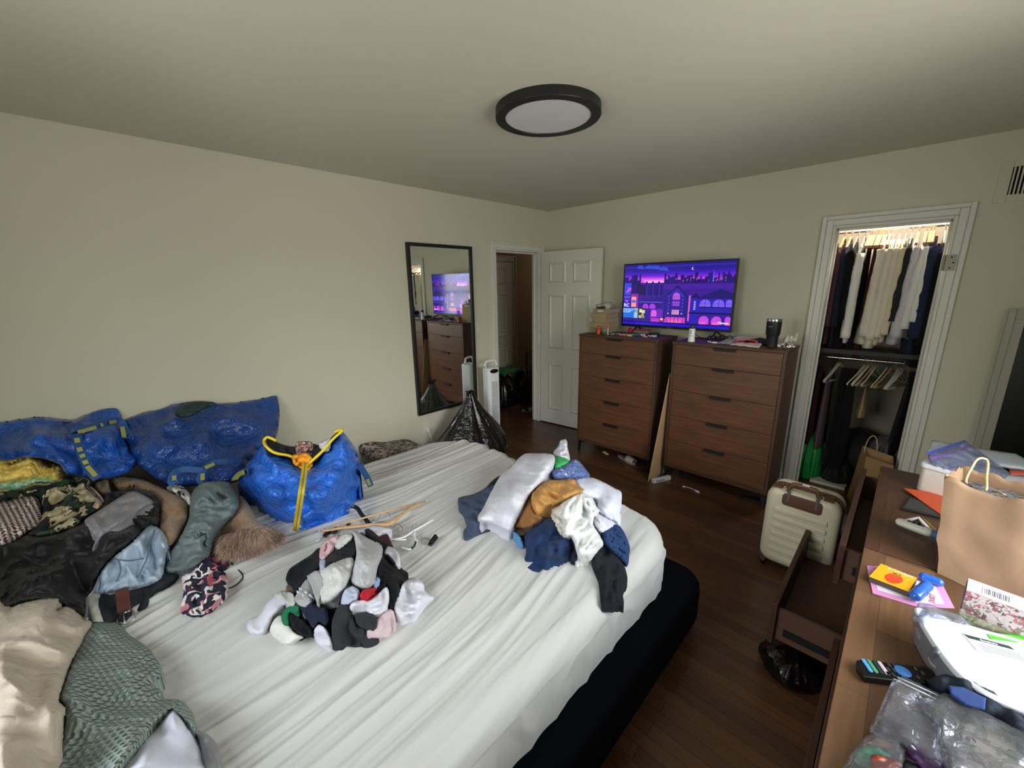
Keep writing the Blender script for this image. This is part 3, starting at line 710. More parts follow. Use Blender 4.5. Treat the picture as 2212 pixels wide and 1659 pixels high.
# the sheet: flat cloth wrapped over the mattress, with long folds pulled along the bed
SHEET = mat('bed_sheet', '#bebfbb', .85, bump=[('crease', 5, .2, .02), ('noise', 160, .12, .001)], sheen=.15)
X0, X1, Y0_, Y1_ = .775, 2.455, -4.2, -2.10
def sheet(u, v):
    ex = .34
    px = X0-ex+(X1-X0+2*ex)*u; py = Y0_+(Y1_+.32-Y0_)*v
    r = .20
    cx_ = min(max(px, X0+r), X1-r); cy_ = min(max(py, Y0_-1), Y1_-r)
    dx, dy = px-cx_, py-cy_; d = math.hypot(dx, dy)
    sagy = -.012*math.exp(-((px-1.5)**2+(py+3.0)**2)/.5)
    # folds
    wv = noise.noise(Vector((px*1.3, py*1.1, 2)))*.10
    dirx = px+wv+(py+2.1)*(.05+.09*(px-1.6))
    reg = .55+.6*noise.noise(Vector((px*1.4+5, py*.8, 1)))
    reg *= max(.25, min(1, (2.75-px)/.9))
    f = max(0, ridge(Vector((dirx*7, py*.6, 3)))-.1)*.026*reg+max(0, ridge(Vector((dirx*17, py*1.1, 7)))-.05)*.016*reg+max(0, ridge(Vector((dirx*41, py*1.9, 4))))*.0062*reg
    if d <= r:
        return Vector((px, py, BEDZ+sagy+f))
    e_ = d-r; R = .075; nx, ny = dx/d, dy/d
    hem = .232+.012*math.sin(py*9+px*7)+.012*noise.noise(Vector((px*5, py*5, 0)))
    if px < X0: hem = .3
    if e_ < R*PI/2:
        a = e_/R; out_ = r+R*math.sin(a); z = BEDZ-R*(1-math.cos(a)); fx = f*(math.sin(a)); z += f*math.cos(a)
    else:
        rest = e_-R*PI/2; a = PI/2; z = max(hem, BEDZ-R-rest); corner = abs(nx*ny)*2
        g = math.sin(math.atan2(ny, nx)*26+2*py)*.012*corner+max(0, ridge(Vector((px*6, py*6, 9)))-.3)*.012
        out_ = r+R+g+.02*(rest); fx = 0
    return Vector((cx_+nx*(out_+fx), cy_+ny*(out_+fx), z))
k = MB(); k.grid(sheet, 460, 400)
sh = obj('bed_sheet', k, SHEET, smooth=True, label='rumpled off-white sheet with long creases covering the bed', cat='bed sheet')

# ------------------------------------------------------------------ blue bags
BLUE = mat('blue_poly', '#1f5bbd', .26, bump=('crinkle', 8, .8, .02), mottle=.12, mscale=4, coat=.25)
BLUE2 = mat('blue_poly_dark', '#1a4690', .27, bump=('crinkle', 7, .8, .02), mottle=.15, mscale=4, coat=.2)
WEB = mat('webbing_blue', '#24508c', .7, bump=('noise', 300, .4, .001)); WEBY = mat('webbing_yellow', '#9a9b55', .7)
def strap(name, pts, wd, m, parent, ax=2, th=.004):
    """flat band through 3-D points"""
    P = [Vector(p) for p in rounded([tuple(p) for p in pts], 5)][:-5] if len(pts) > 2 else [Vector(p) for p in pts]
    k = MB(); vs = []
    for i, p in enumerate(P):
        d = (P[min(i+1, len(P)-1)]-P[max(i-1, 0)]).normalized(); vdir = (CAM-p).normalized()
        s_ = d.cross(vdir).normalized()*wd/2; n_ = vdir*th
        vs += [p-s_, p+s_, p+s_+n_, p-s_+n_]
    fs = []
    for i in range(len(P)-1):
        for q in range(4): q2 = (q+1) % 4; fs.append((i*4+q, i*4+q2, i*4+4+q2, i*4+4+q))
    fs += [(0, 1, 2, 3), tuple(len(P)*4-4+q for q in (3, 2, 1, 0))]
    k.add(vs, fs); return obj(name, k, m, parent, smooth=True, angle=40)
def px3(pts, ax=2, ref=.52): return [at(p[0], p[1], ax, ref+p[2]) for p in pts]

# far left bag, slumped against the wall
o1 = [(-60, 430, .10), (60, 390, .10), (180, 370, .10), (300, 360, .10), (420, 370, .11), (560, 385, .12), (700, 310, .07), (850, 280, .06), (900, 320, .07), (920, 380, .12), (935, 520, .22), (965, 600, .34), (1030, 680, .42), (940, 770, .50), (760, 812, .55), (500, 770, .52), (440, 700, .52), (250, 650, .52), (-60, 670, .52)]
g1 = thing('tote_bag', 'stuffed blue woven plastic bag slumped against the wall, behind the yellow shirt', 'bag', at(150, 1020, 0, .3), 'blue woven plastic bags')
lump('bag_body', cA(o1), BLUE, axis=0, ref=0, base=.02, bulge=.05, edge=40, fold=.016, fa=3, fc=9, ang=1.2, seed=3, parent=g1, ctrl=cA([(300, 520, .36), (650, 520, .36), (820, 560, .38), (500, 560, .33)]), step=5)
strap('handle_strap', px3(cA([(500, 405, .17), (560, 470, .34), (590, 560, .44), (640, 690, .51), (720, 795, .565)]), 0, 0), .034, WEB, g1)
strap('handle_strap', px3(cA([(560, 460, .34), (700, 425, .28), (800, 392, .22), (890, 378, .16), (925, 430, .18), (935, 520, .24)]), 0, 0), .034, WEB, g1)
for q in range(7):
    a = 600+q*28; b_ = 500+q*44
for (a, b_, c_, d_, h0, h1) in ((572, 505, 580, 540, .435, .455), (590, 575, 600, 605, .46, .475), (610, 625, 620, 650, .485, .495), (630, 672, 645, 700, .51, .52), (650, 715, 715, 790, .53, .575), (580, 462, 720, 425, .345, .285), (750, 410, 770, 404, .265, .255), (815, 390, 870, 380, .225, .18), (912, 420, 928, 500, .19, .25)):
    strap('yellow_weave', px3(cA([(a, b_, h0+.008), (c_, d_, h1+.008)]), 0, 0), .018, WEBY, g1, th=.003)
# second bag, standing behind
o2 = [(925, 400, .10), (1000, 350, .09), (1200, 290, .07), (1400, 235, .06), (1570, 232, .06), (1640, 252, .10), (1800, 242, .10), (1950, 215, .08), (2040, 190, .06), (2070, 200, .07), (2088, 300, .12), (2080, 420, .2), (2050, 520, .3), (1960, 580, .4), (1880, 660, .5), (1830, 720, .55), (1800, 810, .6), (1700, 850, .6), (1500, 860, .6), (1300, 870, .6), (1200, 830, .58), (1050, 720, .5), (1000, 640, .42), (940, 520, .25)]
g2 = thing('tote_bag', 'big blue woven plastic bag leaning on the wall behind the grey-green sweater', 'bag', at(430, 1030, 0, .3), 'blue woven plastic bags')
lump('bag_body', cA(o2), BLUE2, axis=0, ref=0, base=.02, bulge=.05, edge=40, fold=.018, fa=2.5, fc=8, ang=.5, seed=11, parent=g2, ctrl=cA([(1300, 420, .26), (1700, 400, .24), (1500, 600, .42), (1850, 450, .26), (1250, 600, .42)]))
lump('bag_opening', cA([(1310, 330, .235), (1380, 260, .16), (1480, 236, .13), (1570, 240, .13), (1610, 256, .15), (1500, 300, .2), (1430, 340, .25), (1360, 352, .26)]), mat('dark_green_fill', '#1f3a3c', .6, bump=('noise', 40, .8, .01)), axis=0, ref=0, thick=.03, bulge=.01, edge=6, fold=.006, parent=g2, step=4)
strap('handle_strap', px3(cA([(1300, 850, .63), (1290, 780, .6), (1340, 745, .57), (1420, 740, .57), (1500, 760, .58)]), 0, 0), .03, WEB, g2)
strap('handle_strap', px3(cA([(1515, 830, .62), (1510, 760, .58), (1540, 720, .555), (1600, 690, .53), (1700, 680, .53), (1800, 680, .53)]), 0, 0), .03, WEB, g2)
for s_ in ([(1512, 820, .63), (1512, 770, .595)], [(1530, 728, .575), (1600, 697, .55)], [(1300, 820, .64), (1300, 785, .61)]): strap('yellow_weave', px3(cA(s_), 0, 0), .018, WEBY, g2, th=.003)

# open zipped bag in the middle of the bed
BLUE3 = mat('blue_poly_bright', '#256bd6', .27, bump=('crinkle', 9, .8, .02), mottle=.1, mscale=5, coat=.25)
g3 = thing('tote_bag', 'open blue zipped storage bag with yellow zip, clothes inside, standing on the bed', 'bag', at(650, 1060, 2, .6), 'blue woven plastic bags')
o3 = [(40, 480, .12), (70, 400, .2), (130, 300, .28), (180, 230, .33), (225, 172, .37), (245, 215, .36), (300, 255, .33), (400, 275, .30), (460, 305, .285), (508, 345, .27), (560, 300, .29), (640, 225, .33), (700, 155, .38), (765, 98, .42), (800, 140, .39), (850, 210, .34), (880, 290, .27), (892, 420, .17), (860, 560, .08), (800, 680, .03), (740, 735, .02), (600, 765, .01), (440, 783, .005), (300, 752, .01), (200, 700, .015), (150, 640, .03), (80, 560, .07)]
lump('bag_body', cC(o3), BLUE3, bulge=.06, edge=36, fold=.014, fa=3, fc=8, ang=.4, seed=21, parent=g3, ctrl=cC([(300, 500, .25), (600, 500, .24), (480, 500, .25), (480, 650, .12), (700, 350, .3), (200, 400, .26)]), step=5, soft=False)
lump('bag_rim', cC([(232, 178, .38), (238, 145, .39), (262, 143, .39), (335, 185, .36), (430, 205, .34), (550, 185, .34), (640, 200, .35), (700, 130, .40), (762, 95, .425), (700, 170, .39), (640, 240, .34), (508, 345, .28), (400, 285, .31), (300, 262, .335)]), mat('dark_cloth_fill', '#15161c', .85, bump=('noise', 30, .6, .01)), thick=.10, bulge=.03, edge=10, fold=.01, parent=g3, step=4, off=-.012)
def px_tube(name, pts, r, m, parent, n=6, ref=.52, ax=2):
    P = rounded([tuple(p) for p in px3(pts, ax, ref)], 4)[:-4]
    k = MB(); k.tube(P, r, n); return obj(name, k, m, parent, smooth=True)
px_tube('zip_binding', cC([(508, 342, .285), (460, 303, .30), (400, 270, .315), (300, 250, .345), (245, 212, .375), (223, 172, .385), (240, 145, .40), (262, 145, .40), (335, 186, .37)]), .0075, YELLOWT, g3)
px_tube('zip_binding', cC([(508, 342, .285), (560, 300, .305), (640, 225, .345), (700, 155, .395), (765, 96, .435), (735, 98, .43), (690, 130, .41)]), .0075, YELLOWT, g3)
strap('zip_tape', px3(cC([(505, 335, .29), (500, 400, .285), (485, 500, .272), (470, 600, .20), (455, 700, .105), (445, 768, .04)])), .026, YELLOWT, g3)
strap('zip_teeth', px3(cC([(505, 335, .296), (500, 400, .291), (485, 500, .278), (470, 600, .206), (455, 700, .112), (445, 768, .047)])), .006, mat('zip_grey', '#6f7060', .5), g3)
strap('handle_strap', px3(cC([(20, 440, .17), (60, 395, .21), (120, 378, .26)])), .035, WEB, g3)
strap('yellow_weave', px3(cC([(22, 438, .18), (50, 400, .215), (92, 384, .25)])), .024, WEBY, g3, th=.005)
strap('handle_strap', px3(cC([(882, 330, .24), (905, 370, .19), (935, 420, .13), (960, 480, .06)])), .032, WEB, g3)
strap('yellow_weave', px3(cC([(935, 430, .125), (955, 475, .07)])), .018, WEBY, g3, th=.006)
lump('orange_cloth', cC([(415, 275, .335), (440, 258, .345), (515, 250, .35), (555, 280, .33), (540, 310, .31), (510, 335, .29), (470, 310, .31)]), mat('orange_cloth', '#e0961e', .8, bump=('noise', 40, .3)), thick=.04, bulge=.015, edge=6, fold=.008, step=3,
     label='orange garment bunched in the mouth of the open blue zipped bag', cat='clothing')
lump('patterned_garment', cC([(440, 215, .36), (450, 175, .40), (500, 170, .40), (545, 172, .39), (560, 190, .37), (520, 215, .36), (470, 228, .35)]), mat('pinkish_print', '#b28c86', .8, pattern=p_patch(('#b79088', '#6d4f52', '#c7a59c', '#8f6a66'), 60)), thick=.06, bulge=.015, edge=6, fold=.008, step=3,
     label='pinkish patterned garment poking out of the open blue zipped bag', cat='clothing')
lump('white_cloth', cC([(600, 185, .365), (650, 160, .38), (680, 145, .39), (672, 180, .375), (640, 200, .36)]), mat('white_knit', '#c9c9cc', .85), thick=.04, bulge=.01, edge=5, fold=.004, step=3,
     label='scrap of white cloth inside the right end of the open blue zipped bag', cat='clothing')
# black strap behind the hangers
st = thing('black_strap', 'narrow black fabric strap sticking out from under the open blue zipped bag', 'strap', at(775, 1110, 2, .52))
strap('band', px3([(763, 1097, .05), (772, 1098, .05), (780, 1110, .035), (789, 1121, .02), (796, 1130, .012)]), .02, BLACKP, st)

# bundle between bed and wall
lump('fabric_bundle', [(812, 1000, .30), (816, 982, .34), (835, 973, .33), (870, 972, .32), (900, 964, .30), (915, 966, .28), (900, 990, .42), (850, 1010, .46)], mat('leopard_print', '#8d8078', .8, pattern=p_patch(('#9c8f86', '#3f3733', '#a59990', '#6d625b'), 45)), axis=0, ref=0, base=.03, bulge=.03, edge=8, fold=.008, step=3,
     label='bundle of grey patterned fabric between the bed and the left wall', cat='fabric')
# ------------------------------------------------------------------ clothes: shared cloth materials
def cloth(name, col, bump=('noise', 180, .3, .001), cr=.32, **k): return mat(name, col, .88, bump=[('crease', 16, cr, .02), ('crease', 44, .22, .006), bump], sheen=.04, spec=.18, **k)
C_WHITE = cloth('cotton_white', '#cfd0da'); C_WHITE2 = cloth('cotton_warm_white', '#d6d5d0'); C_BLACK = cloth('cotton_black', '#101116'); C_CHAR = cloth('cotton_charcoal', '#2a2c30')
C_NAVY = cloth('cotton_navy', '#1b2136'); C_GREY = cloth('heather_grey', '#a9aaac', mottle=.12, mscale=90); C_GREY2 = cloth('heather_grey_light', '#b7b8b6', mottle=.1, mscale=90)
C_PINK = cloth('knit_pink', '#c9a8ad', mottle=.08, mscale=60); C_PINK2 = cloth('knit_pale_pink', '#c9b6bd', mottle=.08, mscale=60)
RIB = cloth('ribbed_grey', '#a6a8a8', bump=('wave', 90, .8, .002, .6)); RIBW = cloth('ribbed_white', '#dcdce8', bump=('wave', 90, .8, .002, 1.8))

# ------------------------------------------------------------------ sock pile
HA = cC([(110, 1450, .03), (60, 1420, .01), (270, 1530, .02), (560, 1590, .01), (860, 1600, .01), (1130, 1510, .01), (1400, 1260, .02), (1220, 1080, .05), (1110, 850, .05), (1000, 745, .08), (880, 775, .12), (830, 790, .15), (600, 880, .07), (380, 1100, .04), (340, 1200, .05), (700, 1050, .18), (900, 1000, .19), (850, 1250, .15), (900, 1400, .09), (500, 1250, .11), (400, 1430, .06), (650, 1400, .09), (1250, 1250, .05), (1100, 1150, .11), (700, 880, .12), (1000, 1330, .10)])
hA = lambda a, b: idw(HA, a, b)
SG = 'socks heaped in the small pile on the bed'
def sock(pts, m, label, off=0, parts=(), **k):
    kw = dict(bulge=.016, edge=6, fold=.008, fa=9, fc=36, step=3.2); kw.update(k)
    o = lump('sock', cC(pts), m, hf=hA, off=off, label=label, cat='sock', group=SG, **kw)
    for (nm, pp, mm, of) in parts:
        lump(nm, cC(pp), mm, hf=hA, off=off+of, bulge=.012, edge=6, fold=.003, fc=40, step=4, thick=.02, parent=o)
    return o
sock([(385, 1160), (430, 1150), (470, 1180), (450, 1220), (400, 1215), (375, 1195)], cloth('knit_brown', '#5e5145'), 'little brown sock peeking out under the black sock at the edge of the heap', off=-.03)
sock([(560, 1240), (700, 1200), (820, 1170), (1000, 1190), (1060, 1130), (1085, 1250), (1060, 1330), (900, 1400), (740, 1400), (660, 1440), (600, 1350)], C_BLACK, 'black filler sock underneath the middle of the sock heap', off=-.025, fold=.01)  # dark filler added beneath the upper socks of the heap
sock([(375, 1110), (400, 1050), (470, 1000), (550, 950), (600, 905), (650, 930), (640, 1000), (590, 1060), (540, 1110), (500, 1150), (440, 1230), (420, 1180), (380, 1130)], C_BLACK, 'black sock sticking out of the heap on the side facing the fur hood', off=-.01)
sock([(870, 800), (930, 760), (990, 748), (1090, 768), (1100, 790), (1040, 815), (960, 830)], cloth('fluffy_white', '#cfccd6', bump=('noise', 70, .9, .004)), 'fluffy white sock lying against the wooden hanger', off=-.01)
sock([(1040, 905), (1100, 940), (1170, 1040), (1218, 1080), (1190, 1138), (1140, 1138), (1162, 1200), (1115, 1335), (1080, 1300), (1080, 1180), (1010, 1150), (1000, 1050)], C_BLACK, 'black sock with square cuff jutting from the heap above the crumpled white sock', fold=.006)
sock([(1020, 845), (1070, 808), (1095, 850), (1120, 920), (1070, 895)], cloth('maroon_knit', '#3c1a22'), 'maroon sock at the top of the heap, beside the white plastic hanger')
sock([(650, 1062), (645, 1000), (700, 930), (770, 880), (835, 830), (862, 880), (850, 960), (820, 985), (740, 1015)], C_BLACK, 'black sock folded between the pink sock and the big grey sock', off=0)
sock([(605, 960), (622, 880), (680, 832), (745, 812), (740, 850), (700, 915), (665, 955), (640, 978), (618, 982)], C_PINK, 'dusty pink sock with an open cuff at the top of the heap', off=.01, parts=(('cuff_opening', [(632, 960), (640, 900), (660, 870), (655, 920)], cloth('pink_inside', '#8a6468'), .014),))
sock([(708, 890), (735, 830), (800, 802), (835, 815), (825, 850), (760, 905), (722, 905)], C_GREY2, 'pale grey sock cuff on top of the heap beside the dusty pink sock', off=.015)
sock([(605, 985), (640, 980), (655, 1000), (640, 1060), (610, 1050)], cloth('pale_blue_grey', '#9aa6c0'), 'pale blue sock edge showing beside the dusty pink sock', off=.0)
sock([(920, 800), (950, 772), (1050, 855), (1110, 905), (1060, 915), (985, 868)], C_BLACK, 'flat black sock at the top of the heap beside the maroon one', off=.01)
sock([(832, 800), (850, 786), (900, 815), (975, 850), (1035, 880), (1045, 940), (1035, 985), (1012, 1030), (1000, 1090), (990, 1150), (935, 1188), (870, 1175), (820, 1135), (826, 1060), (860, 960), (852, 880)], C_GREY, 'large heather grey sock lying toe down over the middle of the heap', off=.03, bulge=.04, edge=16, fold=.006)
sock([(435, 1272), (450, 1220), (520, 1118), (560, 1180), (572, 1242), (512, 1322)], RIB, 'grey sock cuff with white stripes on the bed side of the heap', off=.015, parts=(('stripe', [(470, 1190), (480, 1178), (565, 1238), (558, 1250)], C_WHITE, .006), ('stripe', [(455, 1212), (463, 1200), (548, 1262), (540, 1272)], C_WHITE, .006)))
sock([(523, 1110), (530, 1088), (620, 1050), (720, 1000), (822, 968), (846, 1010), (832, 1090), (800, 1150), (760, 1205), (680, 1287), (600, 1287), (572, 1235), (550, 1170)], C_GREY2, 'light grey ribbed sock lying across the front of the heap', off=.03, bulge=.035, edge=14, parts=(('cuff', [(523, 1110), (530, 1090), (600, 1062), (640, 1160), (600, 1285), (575, 1240), (550, 1170)], RIB, .003),))
sock([(755, 1292), (775, 1200), (830, 1165), (880, 1200), (875, 1250), (800, 1300)], cloth('pale_lilac', '#aab2c8'), 'pale blue and grey sock in the middle of the heap, beside the red one', off=.01)
sock([(970, 1150), (1000, 1105), (1028, 1120), (1015, 1180), (985, 1190)], cloth('sky_blue', '#8da6cf'), 'scrap of light blue sock beside the toe of the large grey sock', off=.01)
sock([(975, 1225), (1000, 1180), (1060, 1135), (1066, 1160), (1060, 1180), (1000, 1215)], C_BLACK, 'small black sock beside the red sock', off=.01)
sock([(815, 1332), (830, 1282), (900, 1262), (950, 1262), (1040, 1190), (1075, 1178), (1087, 1250), (1060, 1332), (1000, 1367), (930, 1352), (870, 1357)], C_WHITE, 'white bunched sock below the red sock', off=.015, fold=.014, fc=22)
sock([(885, 1232), (912, 1192), (985, 1178), (1003, 1192), (955, 1225), (940, 1262), (905, 1258)], cloth('cotton_red', '#b01f2e'), 'red sock in the middle of the heap', off=.025)
sock([(920, 1537), (930, 1470), (990, 1450), (1000, 1390), (1080, 1325), (1130, 1352), (1137, 1470), (1090, 1522), (980, 1532)], C_PINK2, 'pale pink ribbed sock at the foot of the heap', off=.0, bulge=.02)
sock([(1118, 1300), (1160, 1200), (1185, 1140), (1260, 1108), (1322, 1150), (1335, 1202), (1387, 1235), (1387, 1270), (1320, 1302), (1262, 1362), (1205, 1372), (1162, 1422), (1130, 1370)], C_WHITE, 'crumpled white sock lying loose beside the heap towards the foot of the bed', off=.0, fold=.014, fc=18)
sock([(1055, 945), (1080, 892), (1150, 938), (1163, 1040), (1130, 1032), (1095, 975)], RIBW, 'white ribbed ankle sock with a dark stripe on the upper edge of the heap', off=.02, parts=(('stripe', [(1062, 950), (1072, 935), (1135, 1010), (1128, 1025)], C_CHAR, .006),))
sock([(105, 1442), (130, 1393), (190, 1368), (240, 1292), (292, 1242), (345, 1222), (395, 1262), (345, 1330), (290, 1382), (262, 1450), (222, 1502), (160, 1507), (120, 1482)], C_WHITE, 'whole white sock stretched out at the end of the heap nearest the blanket', bulge=.03, edge=12, fold=.003)
sock([(292, 1238), (340, 1200), (420, 1215), (445, 1290), (405, 1312), (350, 1262)], C_GREY2, 'grey sock cuff tucked behind the stretched out white sock', off=.01, fold=.01)
sock([(262, 1472), (290, 1402), (332, 1368), (380, 1400), (440, 1480), (502, 1520), (440, 1552), (380, 1577), (310, 1532)], C_WHITE2, 'crumpled white sock below the stretched out white sock', fold=.012, fc=18, bulge=.03)
sock([(390, 1385), (400, 1338), (470, 1378), (540, 1438), (562, 1500), (522, 1522), (450, 1492), (405, 1440)], C_BLACK, 'black sock with a green cuff near the foot of the heap', off=.01, bulge=.03, parts=(('cuff', [(345, 1402), (365, 1330), (430, 1298), (472, 1310), (450, 1372), (402, 1352), (397, 1432)], cloth('cotton_green', '#1f6a48'), .004),))
sock([(468, 1312), (540, 1270), (620, 1300), (662, 1330), (672, 1410), (650, 1442), (602, 1422), (560, 1462), (520, 1400)], C_NAVY, 'navy sock between the green cuffed sock and the charcoal socks', off=.01, bulge=.03)
sock([(565, 1482), (600, 1430), (650, 1458), (692, 1530), (692, 1582), (622, 1582), (580, 1542)], C_WHITE, 'short white sock at the foot of the heap under the navy one', off=.0)
sock([(700, 1382), (740, 1302), (800, 1292), (840, 1342), (862, 1430), (920, 1470), (902, 1570), (862, 1592), (800, 1585), (762, 1587), (700, 1540), (690, 1450)], C_CHAR, 'long charcoal sock hanging down the foot of the heap', off=.01, fold=.012, fc=26, ang=-.9)
sock([(850, 1382), (870, 1350), (960, 1360), (1002, 1400), (992, 1460), (930, 1467), (872, 1440)], C_CHAR, 'charcoal sock toe lying over the pale pink ribbed sock', off=.03, bulge=.03)

# ------------------------------------------------------------------ folded washing pile at the foot of the bed
HB = cD([(120, 680, .03), (110, 600, .02), (180, 965, .01), (350, 900, .02), (560, 895, .05), (660, 1160, .02), (750, 1240, .01), (960, 1215, .02), (1200, 1170, .03), (1530, 1525, .01), (1330, 1510, .01), (1300, 1300, .02), (1580, 1100, .02), (1480, 1300, .03), (1515, 600, .09), (1510, 830, .04), (1236, 430, .14), (1025, 118, .27), (960, 200, .22), (1060, 280, .22), (680, 240, .17), (880, 235, .22), (940, 270, .22), (480, 410, .10), (285, 780, .07), (800, 600, .19), (1100, 600, .19), (1000, 850, .15), (1250, 900, .12), (900, 1000, .12), (1400, 1150, .04), (600, 560, .17), (1400, 620, .12), (1150, 380, .18), (1200, 1060, .10), (440, 480, .08)])
hB = lambda a, b: idw(HB, a, b)
LG = 'laundry piled at the foot of the bed'
def wash(name, pts, m, label, cat='clothing', off=0, **k):
    kw = dict(bulge=.03, edge=11, fold=.012, fa=3, fc=20, step=3.6, fine=.5); kw.update(k)
    kw['fold'] *= 1.25; kw['fc'] *= 1.35
    return lump(name, cD(pts), m, hf=hB, off=off, label=label, cat=cat, group=LG, **kw)
wash('shirt', [(118, 620), (150, 603), (250, 580), (330, 540), (400, 478), (475, 425), (520, 480), (480, 600), (450, 760), (440, 860), (300, 922), (180, 967), (163, 900), (190, 850), (160, 770), (125, 722), (118, 680)], cloth('slate_blue_cotton', '#424f66'), 'slate blue shirt spread out from under the white towel', fold=.016, fc=12, off=-.01)
wash('vest', [(355, 540), (395, 478), (470, 425), (500, 440), (480, 500), (420, 560)], C_BLACK, 'black garment showing at the edge of the white towel', off=.0, fold=.004)
wash('cloth', [(600, 880), (700, 840), (830, 770), (870, 800), (700, 930), (640, 945)], cloth('brown_cotton', '#4a3a34'), 'dark brown garment just below the tan jersey', off=-.01)
wash('cloth', [(585, 900), (640, 930), (672, 1010), (640, 1000), (600, 940)], cloth('sky_cotton', '#5d8fbe'), 'sliver of light blue cloth lying on the sheet beside the navy trousers', bulge=.01)
wash('shirt', [(930, 250), (935, 215), (965, 180), (988, 125), (1015, 114), (1042, 118), (1056, 200), (1070, 295), (1010, 300), (945, 290)], C_WHITE, 'white shirt sleeve standing up in a point behind the pile', off=.0, fold=.014, fc=24, ang=.9, edge=20)
wash('cloth', [(935, 268), (960, 252), (1000, 248), (1062, 292), (1050, 330), (960, 370), (934, 350)], cloth('bright_green', '#3fa860'), 'bright green cloth tucked beside the white towel', off=.012, fold=.006)
wash('trousers', [(1250, 1160), (1290, 1060), (1380, 1000), (1500, 1110), (1562, 1290), (1540, 1352), (1520, 1412), (1532, 1525), (1490, 1520), (1380, 1525), (1340, 1500), (1310, 1340)], cloth('black_jersey', '#191a20'), 'black trousers leg trailing from the pile onto the sheet', off=.0, fold=.012, fc=16, ang=1.7)
wash('shirt', [(1355, 905), (1460, 838), (1530, 900), (1582, 1030), (1577, 1110), (1570, 1170), (1545, 1187), (1490, 1130), (1380, 1045), (1350, 975)], cloth('navy_crinkle', '#22406e', bump=('wave', 30, .9, .006, .7)), 'creased navy blue shirt on the corner side of the pile', off=.01, fold=.014, fc=20, ang=.4)
wash('trousers', [(1060, 950), (1120, 980), (1142, 1150), (1075, 1135), (1090, 1060)], C_NAVY, 'dark navy garment between the navy trousers and the white shirts', off=-.005)
wash('trousers', [(660, 1162), (690, 1062), (668, 930), (760, 850), (860, 785), (940, 780), (1005, 870), (1080, 960), (1112, 1060), (1060, 1152), (960, 1212), (840, 1243), (750, 1232)], cloth('navy_twill', '#1f3358'), 'navy trousers bundled at the front of the pile', fold=.018, fc=10, ang=1.2, bulge=.05, edge=22)
wash('shirt', [(1110, 460), (1180, 442), (1250, 438), (1360, 480), (1450, 530), (1512, 570), (1504, 700), (1500, 830), (1430, 812), (1320, 742), (1290, 640), (1180, 580), (1120, 510)], cloth('cool_white_cotton', '#d6daea'), 'smooth bluish white shirt at the back corner of the pile', off=.01, fold=.006, bulge=.04, edge=20)
wash('shirt', [(1270, 740), (1380, 780), (1465, 840), (1400, 892), (1340, 915), (1280, 850)], C_WHITE, 'white shirt tail below the smooth bluish white shirt', off=.01, fold=.012)
wash('shirt', [(845, 700), (960, 672), (1060, 620), (1100, 700), (1040, 860), (1010, 945), (940, 880), (912, 790), (900, 720)], C_WHITE2, 'white shirt part between the tan jersey and the silky white blouse', off=.0, fold=.012)
wash('blouse', [(985, 680), (1070, 605), (1180, 565), (1260, 610), (1300, 690), (1330, 720), (1290, 780), (1275, 850), (1340, 950), (1362, 1010), (1310, 1072), (1250, 1152), (1200, 1168), (1150, 1142), (1120, 1062), (1080, 955), (1010, 942), (1000, 820)], mat('silky_white', '#e0e3e2', .4, bump=('noise', 30, .15, .004), sheen=.2), 'silky white blouse draped down the front of the pile', off=.02, fold=.026, fa=4, fc=13, ang=1.75, bulge=.04)
wash('jersey', [(600, 842), (650, 760), (690, 660), (730, 600), (760, 700), (800, 750), (842, 785), (780, 842), (700, 872), (610, 872)], cloth('tan_rib', '#8c6338'), 'brown tan garment under the tan terry jersey', off=.01, fold=.01)
wash('jersey', [(735, 622), (750, 570), (800, 518), (880, 465), (960, 458), (1100, 452), (1132, 500), (1192, 550), (1080, 612), (960, 672), (870, 690), (835, 742), (790, 762), (752, 700)], cloth('tan_terry', '#b98a4e', bump=('noise', 220, .9, .004)), 'tan terry jersey folded over the top of the pile', off=.03, fold=.016, fc=14, bulge=.035)
wash('shorts', [(912, 412), (930, 368), (1000, 335), (1060, 300), (1112, 280), (1142, 292), (1192, 350), (1232, 400), (1236, 430), (1180, 440), (1080, 448), (950, 458)], mat('blue_print', '#4a5f96', .85, pattern=p_dots(('#3f5590', '#6f86b4'), ('#d8cfc0', '#c07a84'), 34, .2)), 'blue shorts with small coloured dots rolled up at the back of the pile', off=.02, fold=.012, bulge=.05, edge=18)
tw = wash('towel', [(283, 782), (330, 700), (400, 560), (480, 420), (580, 330), (680, 240), (780, 234), (885, 235), (940, 262), (935, 340), (860, 450), (765, 545), (720, 600), (640, 760), (572, 892), (520, 898), (440, 862), (320, 822)], cloth('terry_white', '#d4d5e0', cr=.1, bump=('noise', 260, .9, .004)), 'thick folded white terry towel on top of the pile', cat='towel', off=.05, fold=.004, bulge=.05, edge=15)
lump('folded_edge', cD([(300, 800), (420, 845), (520, 870), (560, 880), (572, 892), (520, 900), (440, 866), (320, 826)]), cloth('terry_white', '#dfe0ea'), hf=hB, off=.0, bulge=.02, edge=6, fold=.002, step=4, parent=tw)

